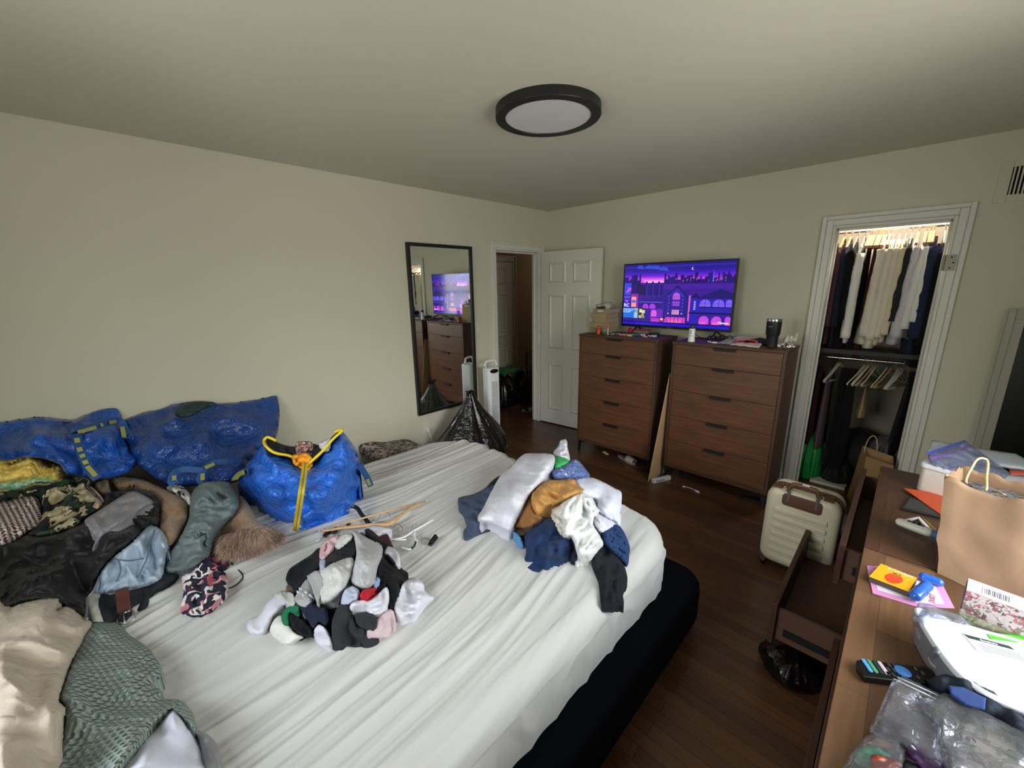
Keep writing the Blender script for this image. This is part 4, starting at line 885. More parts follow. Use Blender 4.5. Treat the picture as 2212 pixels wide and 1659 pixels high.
# ------------------------------------------------------------------ heap of clothes along the left side of the bed
HC = cA([(-60, 640, .36), (450, 720, .28), (200, 620, .36), (0, 1100, .25), (300, 1200, .21), (700, 880, .22), (1000, 820, .20), (900, 1200, .20), (600, 1150, .22), (300, 1500, .15), (0, 1700, .12), (700, 1650, .04), (650, 1400, .14), (1200, 1500, .05), (1250, 1250, .15), (1250, 900, .18), (1500, 850, .19), (1500, 1200, .13), (1300, 1500, .04), (1780, 1000, .12), (1700, 1380, .04), (1900, 1370, .03), (2100, 1250, .04), (1900, 1200, .12), (1500, 1600, .04), (1370, 1800, .01), (1680, 1500, .02), (1000, 1850, .02), (1100, 1700, .03), (1620, 1300, .05), (600, 820, .24),
         (200, 1800, .14), (0, 2400, .22), (450, 2500, .17), (700, 1900, .06), (940, 1900, .03), (900, 2300, .09), (1200, 2200, .05), (1220, 2400, .05), (1500, 2800, .05), (1300, 2600, .12), (1000, 2900, .2), (0, 2900, .25), (1450, 2500, .03)])
hC = lambda a, b: idw(HC, a, b)
def heap(name, pts, m, label=None, cat='clothing', off=0, parent=None, conv=cA, **k):
    kw = dict(bulge=.035, edge=13, fold=.012, fa=4, fc=16, step=4, fine=.6); kw.update(k)
    kw['fold'] *= 1.25; kw['fc'] *= 1.5; kw['bulge'] *= .8; kw['step'] = min(kw['step'], 4.5)
    return lump(name, conv(pts), m, hf=hC, off=off, label=label, cat=cat if label else None, parent=parent, **kw)
heap('trousers', [(710, 1650), (900, 1630), (1100, 1560), (1210, 1500), (1340, 1530), (1250, 1600), (1150, 1672), (1100, 1772), (1000, 1840), (920, 1882), (770, 1882), (730, 1780)], C_CHAR, 'charcoal trousers under the jeans, the brown belt on top', fold=.006, off=-.01, bulge=.02)
bt = thing('belt', 'brown leather belt with silver buckle hanging off the charcoal trousers', 'belt', at(270, 1320, 2, .53))
strap('strap', px3(cB([(910, 320, .09), (915, 370, .075), (922, 430, .06), (930, 480, .045)])), .036, mat('brown_leather', '#4a2019', .5, bump=('noise', 90, .4, .002)), bt, th=.006)
k = MB(); k.tube(px3(cB([(870, 515, .04), (878, 575, .03), (940, 580, .03), (1000, 550, .03), (1012, 520, .04), (995, 480, .05), (970, 470, .055)])), .003, 6); k.tube(px3(cB([(918, 490, .055), (925, 540, .045), (935, 580, .04)])), .0025, 6); k.tube(px3(cB([(870, 515, .04), (925, 500, .05), (970, 480, .055)])), .003, 6)
obj('buckle', k, CHROME, bt, smooth=True)
heap('shirt', [(645, 1700), (690, 1640), (760, 1660), (740, 1760), (775, 1885), (690, 1885), (655, 1790)], C_WHITE2, 'white shirt edge between the black jacket and the charcoal trousers', off=-.005, fold=.004, bulge=.015)
coat = thing('shearling_coat', 'brown shearling coat with fur trim, half buried under the other clothes', 'coat', at(370, 1100, 2, .55))
SHEAR = mat('shearling', '#8a6c4a', .95, bump=('voronoi', 190, .9, .004), mottle=.18, mscale=60, sheen=.3)
heap('sleeve', [(700, 840), (760, 812), (810, 830), (800, 900), (760, 920), (715, 890)], SHEAR, parent=coat, bulge=.04)
heap('body', [(835, 800), (960, 790), (1080, 815), (1200, 868), (1330, 928), (1392, 970), (1415, 1040), (1402, 1120), (1360, 1200), (1310, 1290), (1240, 1310), (1190, 1200), (1180, 1020), (1120, 930), (1060, 900), (1000, 870), (880, 880)], SHEAR, parent=coat, bulge=.06, edge=24, fold=.006, off=.01)
heap('hem', [(1590, 1340), (1610, 1230), (1700, 1110), (1775, 1000), (1790, 930), (1850, 990), (1925, 1120), (2060, 1190), (1990, 1240), (1720, 1290), (1640, 1380)], SHEAR, parent=coat, bulge=.05, edge=20, fold=.006)
# fur hood: a soft body covered with fine tapering hairs
FUR = mat('fur', '#8d7463', .9, sheen=.1); FUR2 = mat('fur_light', '#c4ab9a', .9, sheen=.1)
fo = [(1650, 1310), (1680, 1230), (1790, 1185), (1950, 1165), (2050, 1195), (2105, 1230), (2080, 1280), (1990, 1320), (1900, 1355), (1780, 1380), (1690, 1375)]
fb = heap('fur_trim', fo, FUR, parent=coat, bulge=.05, edge=22, fold=.004, off=.02)
k = MB(); rf = random.Random(5); P2 = cA(fo)
bx0, bx1 = min(p[0] for p in P2), max(p[0] for p in P2); by0, by1 = min(p[1] for p in P2), max(p[1] for p in P2)
cen = at(535, 1165, 2, .56); n_ = 0
while n_ < 9000:
    a, b_ = rf.uniform(bx0-3, bx1+3), rf.uniform(by0-3, by1+3)
    if not inside(P2, a, b_): continue
    n_ += 1; h = hC(a, b_)+.032
    p = at(a, b_, 2, .52+h)
    d = Vector((p.x-cen.x, p.y-cen.y, 0)); d = (d.normalized() if d.length > .01 else d)*.7+Vector((.45+rf.gauss(0, .25), -.1+rf.gauss(0, .25), rf.uniform(.0, .55))); d.normalize()
    L_ = rf.uniform(.028, .058); s_ = d.cross(Vector((rf.random(), rf.random(), .5))).normalized()*.0007; q = p+d*L_*.55+Vector((0, 0, -.002)); e2 = p+d*L_+Vector((0, 0, -.022)); t_ = d.cross(s_).normalized()*.0007
    k.m = n_ % 2
    k.add([p-s_, p+s_, p+t_, q-s_*.7, q+s_*.7, q+t_*.7, e2], [(0, 1, 4, 3), (1, 2, 5, 4), (2, 0, 3, 5), (3, 4, 6), (4, 5, 6), (5, 3, 6)])
obj('fur_hairs', k, [FUR, FUR2], fb, kind='stuff')
heap('blouse', [(1245, 872), (1330, 850), (1400, 900), (1435, 960), (1422, 1022), (1370, 965), (1285, 905)], mat('bw_print', '#c9c9c6', .8, pattern=p_patch(('#d6d6d2', '#141418', '#e0e0dc', '#a8a8a4'), 28)), 'black and white patterned blouse between the shearling coat and the grey-green sweater', off=.01)
heap('jeans', [(700, 1645), (750, 1500), (830, 1400), (950, 1310), (1050, 1210), (1120, 1150), (1190, 1180), (1250, 1245), (1257, 1300), (1235, 1420), (1217, 1520), (1150, 1592), (1000, 1635), (850, 1652), (740, 1672)], mat('light_denim', '#a2b4c6', .85, bump=[('crease', 12, .7, .02), ('noise', 200, .6, .001)], mottle=.16, mscale=14), 'light blue jeans lying across the heap above the belt', off=.02, fold=.014, fc=11, bulge=.04)
px_tube('seam', cA([(1150, 1200, .18), (1120, 1300, .16), (1090, 1420, .12), (1010, 1560, .08)]), .0022, mat('denim_dark', '#4c6078', .8), bpy.data.objects['jeans'])
px_tube('seam', cA([(860, 1405, .165), (960, 1420, .15), (1080, 1400, .135)]), .0022, MATS['denim_dark'], bpy.data.objects['jeans'])
px_tube('seam', cA([(880, 1420, .16), (900, 1500, .125), (860, 1580, .095)]), .0022, MATS['denim_dark'], bpy.data.objects['jeans'])
jk = heap('black_jacket', [(-60, 1330), (80, 1280), (200, 1225), (290, 1240), (400, 1220), (560, 1160), (640, 1100), (760, 1000), (790, 925), (900, 898), (1060, 888), (1150, 920), (1197, 1000), (1192, 1080), (1180, 1160), (1120, 1160), (1060, 1205), (960, 1300), (850, 1390), (760, 1480), (700, 1640), (650, 1710), (680, 1875), (560, 1812), (490, 1760), (440, 1740), (300, 1710), (150, 1745), (-60, 1800)], mat('black_nylon', '#131316', .6, bump=[('crease', 8, .6, .03), ('noise', 60, .3, .004)], sheen=.05), 'large black zip jacket with grey lining spread over the heap', cat='jacket', off=.015, fold=.02, fc=8, ang=.8, bulge=.045)
heap('lining', [(630, 1122), (700, 1070), (780, 1020), (920, 930), (1000, 902), (1135, 970), (1100, 1010), (1030, 1060), (900, 1142), (780, 1222), (690, 1342), (710, 1250), (665, 1182)], cloth('grey_mesh', '#8d8c92', bump=('voronoi', 240, .9, .002)), parent=jk, off=.048, fold=.006, bulge=.012, edge=8, thick=.045)
px_tube('zip', cA([(690, 1330, .155), (740, 1260, .185), (850, 1190, .21), (1000, 1090, .215), (1140, 985, .21)]), .0035, mat('zip_silver', '#a8a8ac', .4, metal=.7), jk)
px_tube('zip', cA([(655, 1850, .10), (648, 1760, .075), (652, 1700, .07), (700, 1640, .08), (760, 1500, .10)]), .0035, MATS['zip_silver'], jk)
heap('sweater', [(1240, 1502), (1250, 1400), (1340, 1250), (1400, 1130), (1415, 1040), (1430, 920), (1500, 842), (1560, 830), (1700, 832), (1760, 900), (1782, 1010), (1700, 1122), (1632, 1202), (1592, 1322), (1540, 1412), (1400, 1492), (1300, 1512)], cloth('sage_grey_knit', '#6c7a7a', bump=('noise', 120, .4, .002)), 'grey-green sweater draped between the jeans and the blue zipped bag', cat='sweater', off=.03, fold=.024, fc=8, ang=1.0, bulge=.05, edge=20)
heap('floral_dress', [(1345, 1803), (1368, 1640), (1360, 1540), (1450, 1490), (1500, 1400), (1560, 1335), (1605, 1360), (1700, 1400), (1692, 1510), (1690, 1640), (1600, 1742), (1490, 1828), (1380, 1823)], mat('floral_print', '#d0c8c8', .85, pattern=p_patch(('#14182e', '#e4e0dc', '#b8606c', '#20263e', '#e8e4e0', '#4c2434', '#14182e', '#e0dcd8', '#c88890'), 27, dist=.12)), 'floral dress in navy, pink and white crumpled on the sheet below the fur trim', off=.01, fold=.014, fc=16, bulge=.03)
px_tube('shoulder_strap', cB([(1700, 90, .03), (1740, 140, .012), (1812, 215, .006), (1790, 265, .006), (1745, 300, .006), (1700, 292, .012)]), .0025, BLACKP, bpy.data.objects['floral_dress'])
ging = mat('gingham', '#a08a8a', .85, pattern=p_checker('#d2cac4', '#4d3238', 95, .6))
heap('gingham_shirt', [(-60, 1010), (100, 955), (270, 925), (320, 1060), (300, 1150), (200, 1215), (80, 1285), (-60, 1330)], ging, 'small check brown and white gingham shirt below the leaf print shirt', off=.02, fold=.008, bulge=.04)
heap('gingham_skirt', [(635, 858), (700, 878), (772, 965), (740, 972), (680, 920)], ging, 'corner of brown gingham cloth beside the leaf print shirt', off=.01, bulge=.01)
heap('leaf_print_shirt', [(-60, 910), (60, 892), (180, 878), (260, 840), (400, 825), (480, 785), (560, 768), (640, 780), (690, 832), (650, 870), (740, 960), (765, 1010), (680, 1082), (560, 1162), (480, 1192), (400, 1222), (290, 1237), (200, 1227), (250, 1182), (310, 1080), (275, 945), (100, 965), (-60, 1000)], mat('leaf_print', '#8a8a70', .85, pattern=p_patch(('#b8ac8c', '#1d3322', '#c4b898', '#10141a', '#2c4a2c', '#b8ac8c'), 15, line='#0c0f14', dist=.12)), 'green, black and cream leaf print shirt on top of the heap', off=.03, fold=.014, bulge=.045)
heap('mint_cloth', [(-60, 840), (150, 812), (330, 790), (405, 815), (405, 840), (260, 845), (180, 882), (60, 897), (-60, 895)], mat('mint_print', '#8fc0a4', .85, pattern=p_patch(('#9ccab0', '#7db697', '#b4dcc4'), 60)), 'mint green cloth under the yellow shirt', off=.02, bulge=.02, fold=.006)
heap('yellow_shirt', [(-60, 650), (80, 628), (180, 622), (240, 640), (290, 660), (400, 678), (460, 700), (477, 732), (445, 780), (400, 806), (330, 802), (150, 822), (-60, 838)], cloth('yellow_cotton', '#f6dc7c', cr=.7), 'yellow shirt folded on top of the heap by the wall', off=.04, fold=.016, fa=3, fc=18, ang=1.4, bulge=.03)
# blankets nearest the camera
BZ = [(-60, 1810), (80, 1765), (150, 1742), (300, 1708), (430, 1700), (442, 1722), (420, 1790), (490, 1762), (560, 1790), (640, 1850), (690, 1895), (640, 2010), (560, 2130), (490, 2310), (445, 2460), (495, 2525), (485, 2610), (475, 2760), (450, 3050), (-60, 3050)]
heap('cream_blanket', BZ, cloth('cream_fleece', '#bfb4a4', cr=.7), 'thick cream blanket bunched at the corner of the bed nearest the camera', cat='blanket', off=.05, fold=.034, fa=2.0, fc=4.6, ang=.5, bulge=.07, edge=34, step=7, seed=4, fine=.1)
WAF = mat('waffle_sage', '#8c9d95', .92, sheen=.1)
_t = WAF.node_tree; _n = _t.nodes; _tc = _n.new('ShaderNodeTexCoord'); _mp = _n.new('ShaderNodeMapping'); _mp.inputs['Rotation'].default_value = (0, 0, .55); _vt = _n.new('ShaderNodeTexVoronoi'); _vt.inputs['Scale'].default_value = 62; _vt.inputs['Randomness'].default_value = 0.0
_mp.inputs['Scale'].default_value = (1, 1, .02)
_rm = _n.new('ShaderNodeValToRGB'); _rm.color_ramp.elements[0].position = .25; _rm.color_ramp.elements[1].position = .6; _bp = _n.new('ShaderNodeBump'); _bp.inputs['Strength'].default_value = 1; _bp.inputs['Distance'].default_value = .016
_t.links.new(_tc.outputs['Object'], _mp.inputs[0]); _t.links.new(_mp.outputs[0], _vt.inputs['Vector']); _t.links.new(_vt.outputs['Distance'], _rm.inputs[0]); _t.links.new(_rm.outputs[0], _bp.inputs['Height']); _t.links.new(_bp.outputs[0], _n['Principled BSDF'].inputs['Normal'])
heap('waffle_blanket', [(680, 575), (760, 562), (900, 578), (965, 660), (1100, 750), (1170, 840), (1205, 900), (1212, 965), (1150, 1030), (1215, 1085), (1217, 1138), (1340, 1148), (1440, 1240), (1452, 1350), (1432, 1372), (1290, 1215), (1150, 1340), (960, 1570), (850, 1720), (430, 1720), (460, 1450), (480, 1210), (440, 1150), (490, 1000), (600, 700)], WAF, 'sage green waffle blanket next to the cream blanket', cat='blanket', conv=cB, off=.03, fold=.016, fa=1.2, fc=9, ang=.75, bulge=.045, edge=24, step=6, seed=6, fine=.2)
heap('grey_cloth', [(1425, 1360), (1540, 1400), (1622, 1480), (1645, 1600), (1650, 1720), (1540, 1720), (1480, 1450)], cloth('grey_brushed', '#8b8c8e'), 'strip of grey cloth and white paper beside the white pillow', cat='cloth', conv=cB, off=.0, fold=.012)
heap('pillow', [(1290, 1195), (1400, 1295), (1480, 1430), (1545, 1600), (1560, 1720), (840, 1720), (1000, 1550), (1170, 1330)], cloth('pillow_white', '#cfd4e2'), 'white pillow under the edge of the waffle blanket', cat='pillow', conv=cB, off=.01, fold=.006, fc=6, bulge=.08, edge=40, step=7)

# ------------------------------------------------------------------ hangers lying on the bed
HWOOD = mat('hanger_wood', '#c09a6c', .4, pattern=p_grain('#b58d5f', '#cda97c', 0, 6, 10))
def p3z(px, py, h, conv=None): return at(px, py, 2, .52+h)
hc = lambda q: [(680+a/7.9, 1060+b/7.9, h) for a, b, h in q]
hn = thing('wooden_hanger', 'light wooden coat hanger with a trouser bar, lying by the blue zipped bag', 'hanger', at(800, 1130, 2, .53))
k = MB(); pts = px3(hc([(185, 655, .03), (500, 630, .03), (900, 590, .035), (1150, 585, .035), (1280, 560, .035), (1400, 480, .035), (1600, 320, .03), (1815, 190, .03)])); P = rounded([tuple(p) for p in pts], 4)[:-4]
k.tube(P, [.006+.007*math.sin(PI*min(1, max(0, i/(len(P)-1)))) for i in range(len(P))], 10, flat=.7); obj('arms', k, HWOOD, hn, smooth=True)
k = MB(); k.tube(px3(hc([(320, 610, .03), (1730, 215, .03)])), .0045, 8); obj('trouser_bar', k, HWOOD, hn, smooth=True)
k = MB(); P = rounded([tuple(p) for p in px3(hc([(1290, 590, .03), (1330, 650, .02), (1400, 560, .02), (1500, 640, .012), (1440, 700, .01)]))], 5)[:-5]; k.tube(P, .0018, 6); obj('hook', k, CHROME, hn, smooth=True)
hn = thing('plastic_hanger', 'white plastic hanger lying on the sheet beside the sock heap', 'hanger', at(870, 1150, 2, .53))
k = MB(); k.tube(rounded([tuple(p) for p in px3(hc([(1255, 820, .02), (1500, 800, .02), (1680, 690, .02), (1860, 590, .02), (2005, 490, .015)]))], 4)[:-4], .0042, 8); k.tube(px3(hc([(1300, 845, .02), (1560, 835, .02)])), .003, 8); obj('arms', k, WHITEP, hn, smooth=True)
k = MB(); k.tube(rounded([tuple(p) for p in px3(hc([(1690, 700, .02), (1700, 800, .02), (1740, 870, .02), (1700, 950, .02), (1620, 1000, .02), (1530, 980, .02), (1480, 930, .02)]))], 4)[:-4], .004, 8); obj('hook', k, WHITEP, hn, smooth=True)
k = MB(); k.tube(px3(hc([(1722, 880, .024), (1700, 945, .024), (1650, 985, .024)])), .0052, 8); obj('grip', k, mat('dark_green_plastic', '#1f3a38', .5), hn, smooth=True)
def clip_hanger(label, wire, hook, clips):
    hn = thing('clip_hanger', label, 'hanger', px3(hc(wire[:1]))[0], 'metal clip hangers on the bed')
    k = MB(); k.tube(px3(hc(wire)), .0018, 6); obj('wire', k, CHROME, hn, smooth=True)
    if hook: k = MB(); k.tube(rounded([tuple(p) for p in px3(hc(hook))], 4)[:-4], .0017, 6); obj('hook', k, CHROME, hn, smooth=True)
    for (a, b_, a2, b2) in clips:
        c0, c1_ = px3(hc([(a, b_, .008), (a2, b2, .012)])); d = (c1_-c0)
        T = frame3(c0, d, Vector((0, 0, 1))); k = MB(); L_ = d.length
        k.box(0, L_, -.004, .006, -.009, .009, T); k.box(L_*.1, L_*.95, .006, .012, -.007, .007, T @ Matrix.Rotation(.12, 4, 'Z')); obj('clip', k, BLACKP, hn, bevel=.0015)
clip_hanger('metal clip hanger whose black clip lies beside the white plastic hanger', [(1350, 770, .006), (1480, 760, .006), (1720, 780, .006), (2010, 845, .008)], [(1660, 650, .006), (1690, 590, .01), (1740, 570, .012), (1800, 570, .008)], [(1960, 930, 2080, 790)])
clip_hanger('metal clip hanger with black clips under the tip of the wooden hanger', [(0, 880, .006), (180, 780, .01), (420, 720, .012)], [(20, 720, .01), (60, 690, .012), (120, 690, .012), (150, 720, .008)], [(160, 790, 260, 700), (330, 730, 380, 650)])
clip_hanger('metal clip hanger whose hook stands between bar and arms of the wooden hanger', [(850, 560, .012), (1060, 530, .012), (1300, 520, .012)], [(1065, 525, .014), (1110, 440, .018), (1130, 390, .02), (1200, 375, .02), (1260, 380, .02), (1285, 430, .018), (1275, 470, .014)], [(560, 585, 600, 570)])
# ------------------------------------------------------------------ black bin bag in front of the mirror
TRASH = mat('bin_bag_film', '#0b0b0d', .22, bump=('crinkle', 6, .5, .014), coat=.3)
def binbag(name, c, rx, ry, h, label, m, seed, parent=None, peak=1.0, group=None, rz=0):
    prof = [(0.0, .80), (.03, .96), (.12, 1.03), (.25, .98), (.38, .84), (.50, .66), (.62, .48), (.74, .31), (.85, .18), (.93, .10), (.97, .085), (1.0, .12)]
    if peak < .9: prof = [(0, .8), (.03, .95), (.2, 1.03), (.45, 1.0), (.65, .86), (.8, .62), (.9, .36), (.96, .16), (1.0, .05)]
    def f(u, v):
        i = min(len(prof)-2, int(v*(len(prof)-1))); t = v*(len(prof)-1)-i
        z = prof[i][0]*(1-t)+prof[i+1][0]*t; r = prof[i][1]*(1-t)+prof[i+1][1]*t
        a = u*2*PI; n1 = noise.noise(Vector((math.cos(a)*1.5, math.sin(a)*1.5, z*2+seed))); pl = ridge(Vector((math.cos(a)*4, math.sin(a)*4, seed+z*.6)))-.4
        r *= 1+.16*n1+.13*pl*(.3+z)
        return Vector((c[0]+rx*r*math.cos(a+rz), c[1]+ry*r*math.sin(a+rz), c[2]+h*z+.015*n1))
    k = MB(); k.grid(f, 96, 44, closed_u=True)
    n = len(k.v); k.f.append(tuple(range(96))[::-1]); k.mi.append(0); k.f.append(tuple(range(n-96, n))); k.mi.append(0)
    return obj(name, k, m, parent, smooth=True, label=label, cat='bag' if label else None, group=group)
binbag('bin_bag', (.33, -1.53, .0), .24, .41, .72, 'shiny black plastic bin bag standing in front of the wall mirror', TRASH, 2)

# ------------------------------------------------------------------ tower fan
fan = thing('tower_fan', 'white tower fan with handle and grille beside the black bin bag', 'fan', (.19, -1.13, 0))
TFm = Matrix.Translation((.19, -1.13, 0)) @ Matrix.Rotation(math.radians(-12), 4, 'Z')
k = MB(); k.lathe([(.150, 0), (.155, .006), (.152, .014), (.10, .026), (.05, .03)], 40, TFm); obj('base', k, WHITEP, fan, smooth=True, angle=35)
k = MB(); k.lathe([(.154, .004), (.158, .008), (.154, .012)], 40, TFm, cap=False); obj('base_ring', k, CHROME, fan, smooth=True)
k = MB(); rbox(k, -.065, .065, -.07, .07, .03, .865, .03, .02, T=TFm); obj('housing', k, WHITEP, fan, smooth=True, angle=50)
k = MB(); k.tube([TFm @ Vector(p) for p in rounded([(0, -.06, .86), (0, -.062, .905), (0, -.045, .928), (0, .045, .928), (0, .062, .905), (0, .06, .86)], 4)[:-4]], .011, 10); obj('handle', k, WHITEP, fan, smooth=True)
k = MB(); k.lathe([(.0005, 0), (.048, 0), (.048, .004), (.0005, .006)], 28, TFm @ Matrix.Translation((.064, 0, .835)) @ Matrix.Rotation(PI/2, 4, 'Y') @ Matrix.Scale(.45, 4, (1, 0, 0))); obj('control_panel', k, BLACKP, fan, smooth=True, angle=40)
k = MB(); k.box(.0655, .067, -.035, .035, .16, .73, TFm); obj('grille_recess', k, mat('fan_grey', '#8d9096', .6), fan)
k = MB()
for i in range(30): z_ = .165+i*.0192; k.box(.067, .072, -.035, .035, z_, z_+.0045, TFm)
for i in range(7): y_ = -.033+i*.011; k.box(.067, .0735, y_-.0012, y_+.0012, .16, .73, TFm)
obj('grille', k, WHITEP, fan, kind='stuff')

# ------------------------------------------------------------------ cardboard, charger box, cable, shoes under the chests
CARD = mat('cardboard', '#b08f68', .85, bump=('noise', 30, .2, .002), mottle=.05)
cb = MB(); a0, a1 = Vector((1.762, -.765, .002)), Vector((1.808, -.60, .935)); b0, b1 = Vector((1.795, -.35, .002)), Vector((1.815, -.25, .93)); th = Vector((.006, .0015, 0))
cb.add([a0, b0, b1, a1, a0+th, b0+th, b1+th, a1+th], [(0, 1, 2, 3), (7, 6, 5, 4), (0, 4, 5, 1), (1, 5, 6, 2), (2, 6, 7, 3), (3, 7, 4, 0)])
obj('cardboard_sheet', cb, CARD, label='tall cardboard sheet leaning between the two chests of drawers', cat='cardboard')
cbx = thing('adapter_box', 'narrow white box lying on the floor at the foot of the cardboard sheet', 'box', (1.83, -.68, 0))
T = frame3(Vector((1.80, -.765, .0)), (.075, .165, 0), (-1, .45, 0)); k = MB(); k.box(0, .19, -.016, .016, .001, .034, T); obj('body', k, mat('pale_grey_plastic', '#c9ced2', .4), cbx, bevel=.002)
k = MB(); k.box(.03, .12, -.0166, -.016, .010, .024, T); obj('print', k, mat('print_grey', '#7b8288', .5), cbx)
cab = thing('cable_adapter', 'short white cable adapter lying on the floor in front of the chests', 'cable', (2.08, -.66, 0))
k = MB(); k.tube(rounded([(2.035, -.655, .006), (2.065, -.645, .006), (2.10, -.650, .006), (2.13, -.66, .007)], 5)[:-5], .0028, 8); obj('cord', k, WHITEP, cab, smooth=True)
k = MB(); k.box(2.018, 2.037, -.661, -.649, .001, .011); obj('plug', k, WHITEP, cab, bevel=.002)
T = frame3(Vector((2.127, -.659, .0)), (.04, -.02, 0), (.02, .04, 0)); k = MB(); k.box(0, .036, -.010, .010, .001, .013, T); obj('socket_end', k, WHITEP, cab, bevel=.003)
def slipper(c, rz, m, label, L_=.24, strapm=None, name='sandal'):
    T = Matrix.Translation(c) @ Matrix.Rotation(rz, 4, 'Z'); t = thing(name, label, 'shoe', c)
    poly = []
    for i in range(28):
        a = 2*PI*i/28; x_ = math.cos(a)*L_/2; w_ = (.040+.008*math.cos(a)-.007*math.exp(-((math.cos(a)+.1)**2)*8))*math.sin(a); poly.append((x_, w_))
    k = MB(); k.prism(poly, .001, .018, T); k.prism([(p[0]*.93, p[1]*.86) for p in poly], .018, .022, T); obj('sole', k, m, t, bevel=.002)
    k = MB()
    def g(u, v): a = (u-.5)*PI*.98; x_ = .02+.09*v; hh = (.05-.012*v); wv = .044-.010*v; return T @ Vector((x_+.0*u, math.sin(a)*wv, .018+math.cos(a)*hh))
    k.grid(g, 14, 8); o = obj('upper', k, strapm or m, t, smooth=True); s_ = o.modifiers.new('th', 'SOLIDIFY'); s_.thickness = .004
    return t
slipper((1.41, -.50, 0), -.35, mat('beige_sole', '#a58f80', .7), 'beige slip-on sandal on the floor under the chest beside the door', strapm=mat('cream_strap', '#bdb3a6', .7))
k = MB(); k.add([Vector(p) for p in ((1.12, -.475, .001), (1.2, -.515, .001), (1.215, -.49, .004), (1.14, -.455, .012), (1.17, -.485, .02))], [(0, 1, 4), (1, 2, 4), (2, 3, 4), (3, 0, 4), (0, 3, 2, 1)])
obj('paper_scrap', k, mat('yellow_paper', '#c8bd7c', .8), label='crumpled pale yellow paper scrap on the floor under the chest beside the door', cat='paper')
slipper((2.53, -.50, 0), .3, mat('dark_shoe', '#131110', .7), 'black shoe in the shadow under the chest next to the closet', name='shoe')

# ------------------------------------------------------------------ suitcase
CREAM = mat('suitcase_shell', '#cfc8ae', .45, bump=('noise', 90, .06, .002)); BRN = mat('suitcase_brown', '#5e3d2c', .5); ALU = mat('handle_alu', '#8e8c95', .35, metal=.6)
sc = thing('suitcase', 'cream ribbed cabin suitcase with brown trim and raised handle beside the chest', 'suitcase', (2.905, -1.22, 0))
T = Matrix.Translation((2.905, -1.215, 0)) @ Matrix.Rotation(math.radians(-1.5), 4, 'Z')
def upright(mb, w_, zb, zt, y0, y1, r, re, T):
    """slab standing in x-z with rounded corners in the x-z outline and rounded rims"""
    Tr = T @ Matrix(((1, 0, 0, 0), (0, 0, 1, 0), (0, 1, 0, 0), (0, 0, 0, 1)))
    rbox(mb, -w_/2, w_/2, zb, zt, y0, y1, r, re, n=10, T=Tr)
k = MB(); upright(k, .345, .045, .522, -.10, -.008, .065, .035, T); obj('front_shell', k, CREAM, sc, smooth=True, angle=50)
k = MB(); upright(k, .345, .045, .522, .012, .10, .065, .035, T); obj('rear_shell', k, CREAM, sc, smooth=True, angle=50)
k = MB(); upright(k, .352, .042, .526, -.012, .016, .066, .006, T); obj('zip_band', k, BRN, sc, smooth=True, angle=50)
k = MB()
for i in range(7):
    z_ = .40-i*.050; w_ = .125
    rbox(k, -w_, w_, z_-.020, z_+.014, -.110, -.094, .010, .006, n=4, T=T @ Matrix(((1, 0, 0, 0), (0, 0, 1, 0), (0, 1, 0, 0), (0, 0, 0, 1))))
obj('rib', k, CREAM, sc, smooth=True, angle=40, kind='stuff')
k = MB(); upright(k, .185, .435, .505, -.1045, -.09, .018, .004, T); obj('handle_recess', k, BRN, sc, smooth=True, angle=50)
hd = [(-.065, -.098, .46), (-.065, -.098, .545), (-.055, -.098, .565), (-.035, -.098, .573), (.035, -.098, .573), (.055, -.098, .565), (.065, -.098, .545), (.065, -.098, .46)]
k = MB(); k.tube([T @ Vector(p) for p in hd[:2]], .0085, 10); k.tube([T @ Vector(p) for p in hd[-2:]], .0085, 10); obj('handle_tube', k, ALU, sc, smooth=True, angle=50)
k = MB(); k.tube([T @ Vector(p) for p in rounded([(-.065, -.098, .53)]+hd[1:-1]+[(.065, -.098, .53)], 4)[:-4]], .0125, 12); obj('handle_grip', k, BRN, sc, smooth=True, angle=50)
k = MB(); k.box(-.01, .022, -.107, -.092, .5835, .5865, T); obj('handle_label', k, WHITEP, sc)
for x_ in (-.125, .11): k = MB(); k.box(x_-.022, x_+.022, -.085, -.02, .519, .527, T); obj('latch', k, BRN, sc, bevel=.002)
for sx in (-1, 1):
    for sy in (-1, 1):
        k = MB(); k.lathe([(.0005, -.009), (.02, -.009), (.023, -.005), (.023, .005), (.02, .009), (.0005, .009)], 18, T @ Matrix.Translation((sx*.145, sy*.07, .0235)) @ Matrix.Rotation(PI/2, 4, 'Y')); o = obj('wheel', k, BLACKP, sc, smooth=True, angle=40)
        k = MB(); k.box(sx*.145-.014, sx*.145+.014, sy*.07-.016, sy*.07+.016, .028, .056, T); obj('fork', k, BRN, o, bevel=.003)
k = MB(); k.box(.170, .180, -.03, .03, .27, .33, T); obj('side_foot', k, BLACKP, sc, bevel=.003)
k = MB(); k.box(-.186, -.170, -.02, .02, .20, .36, T); obj('side_handle', k, BRN, sc, bevel=.005)

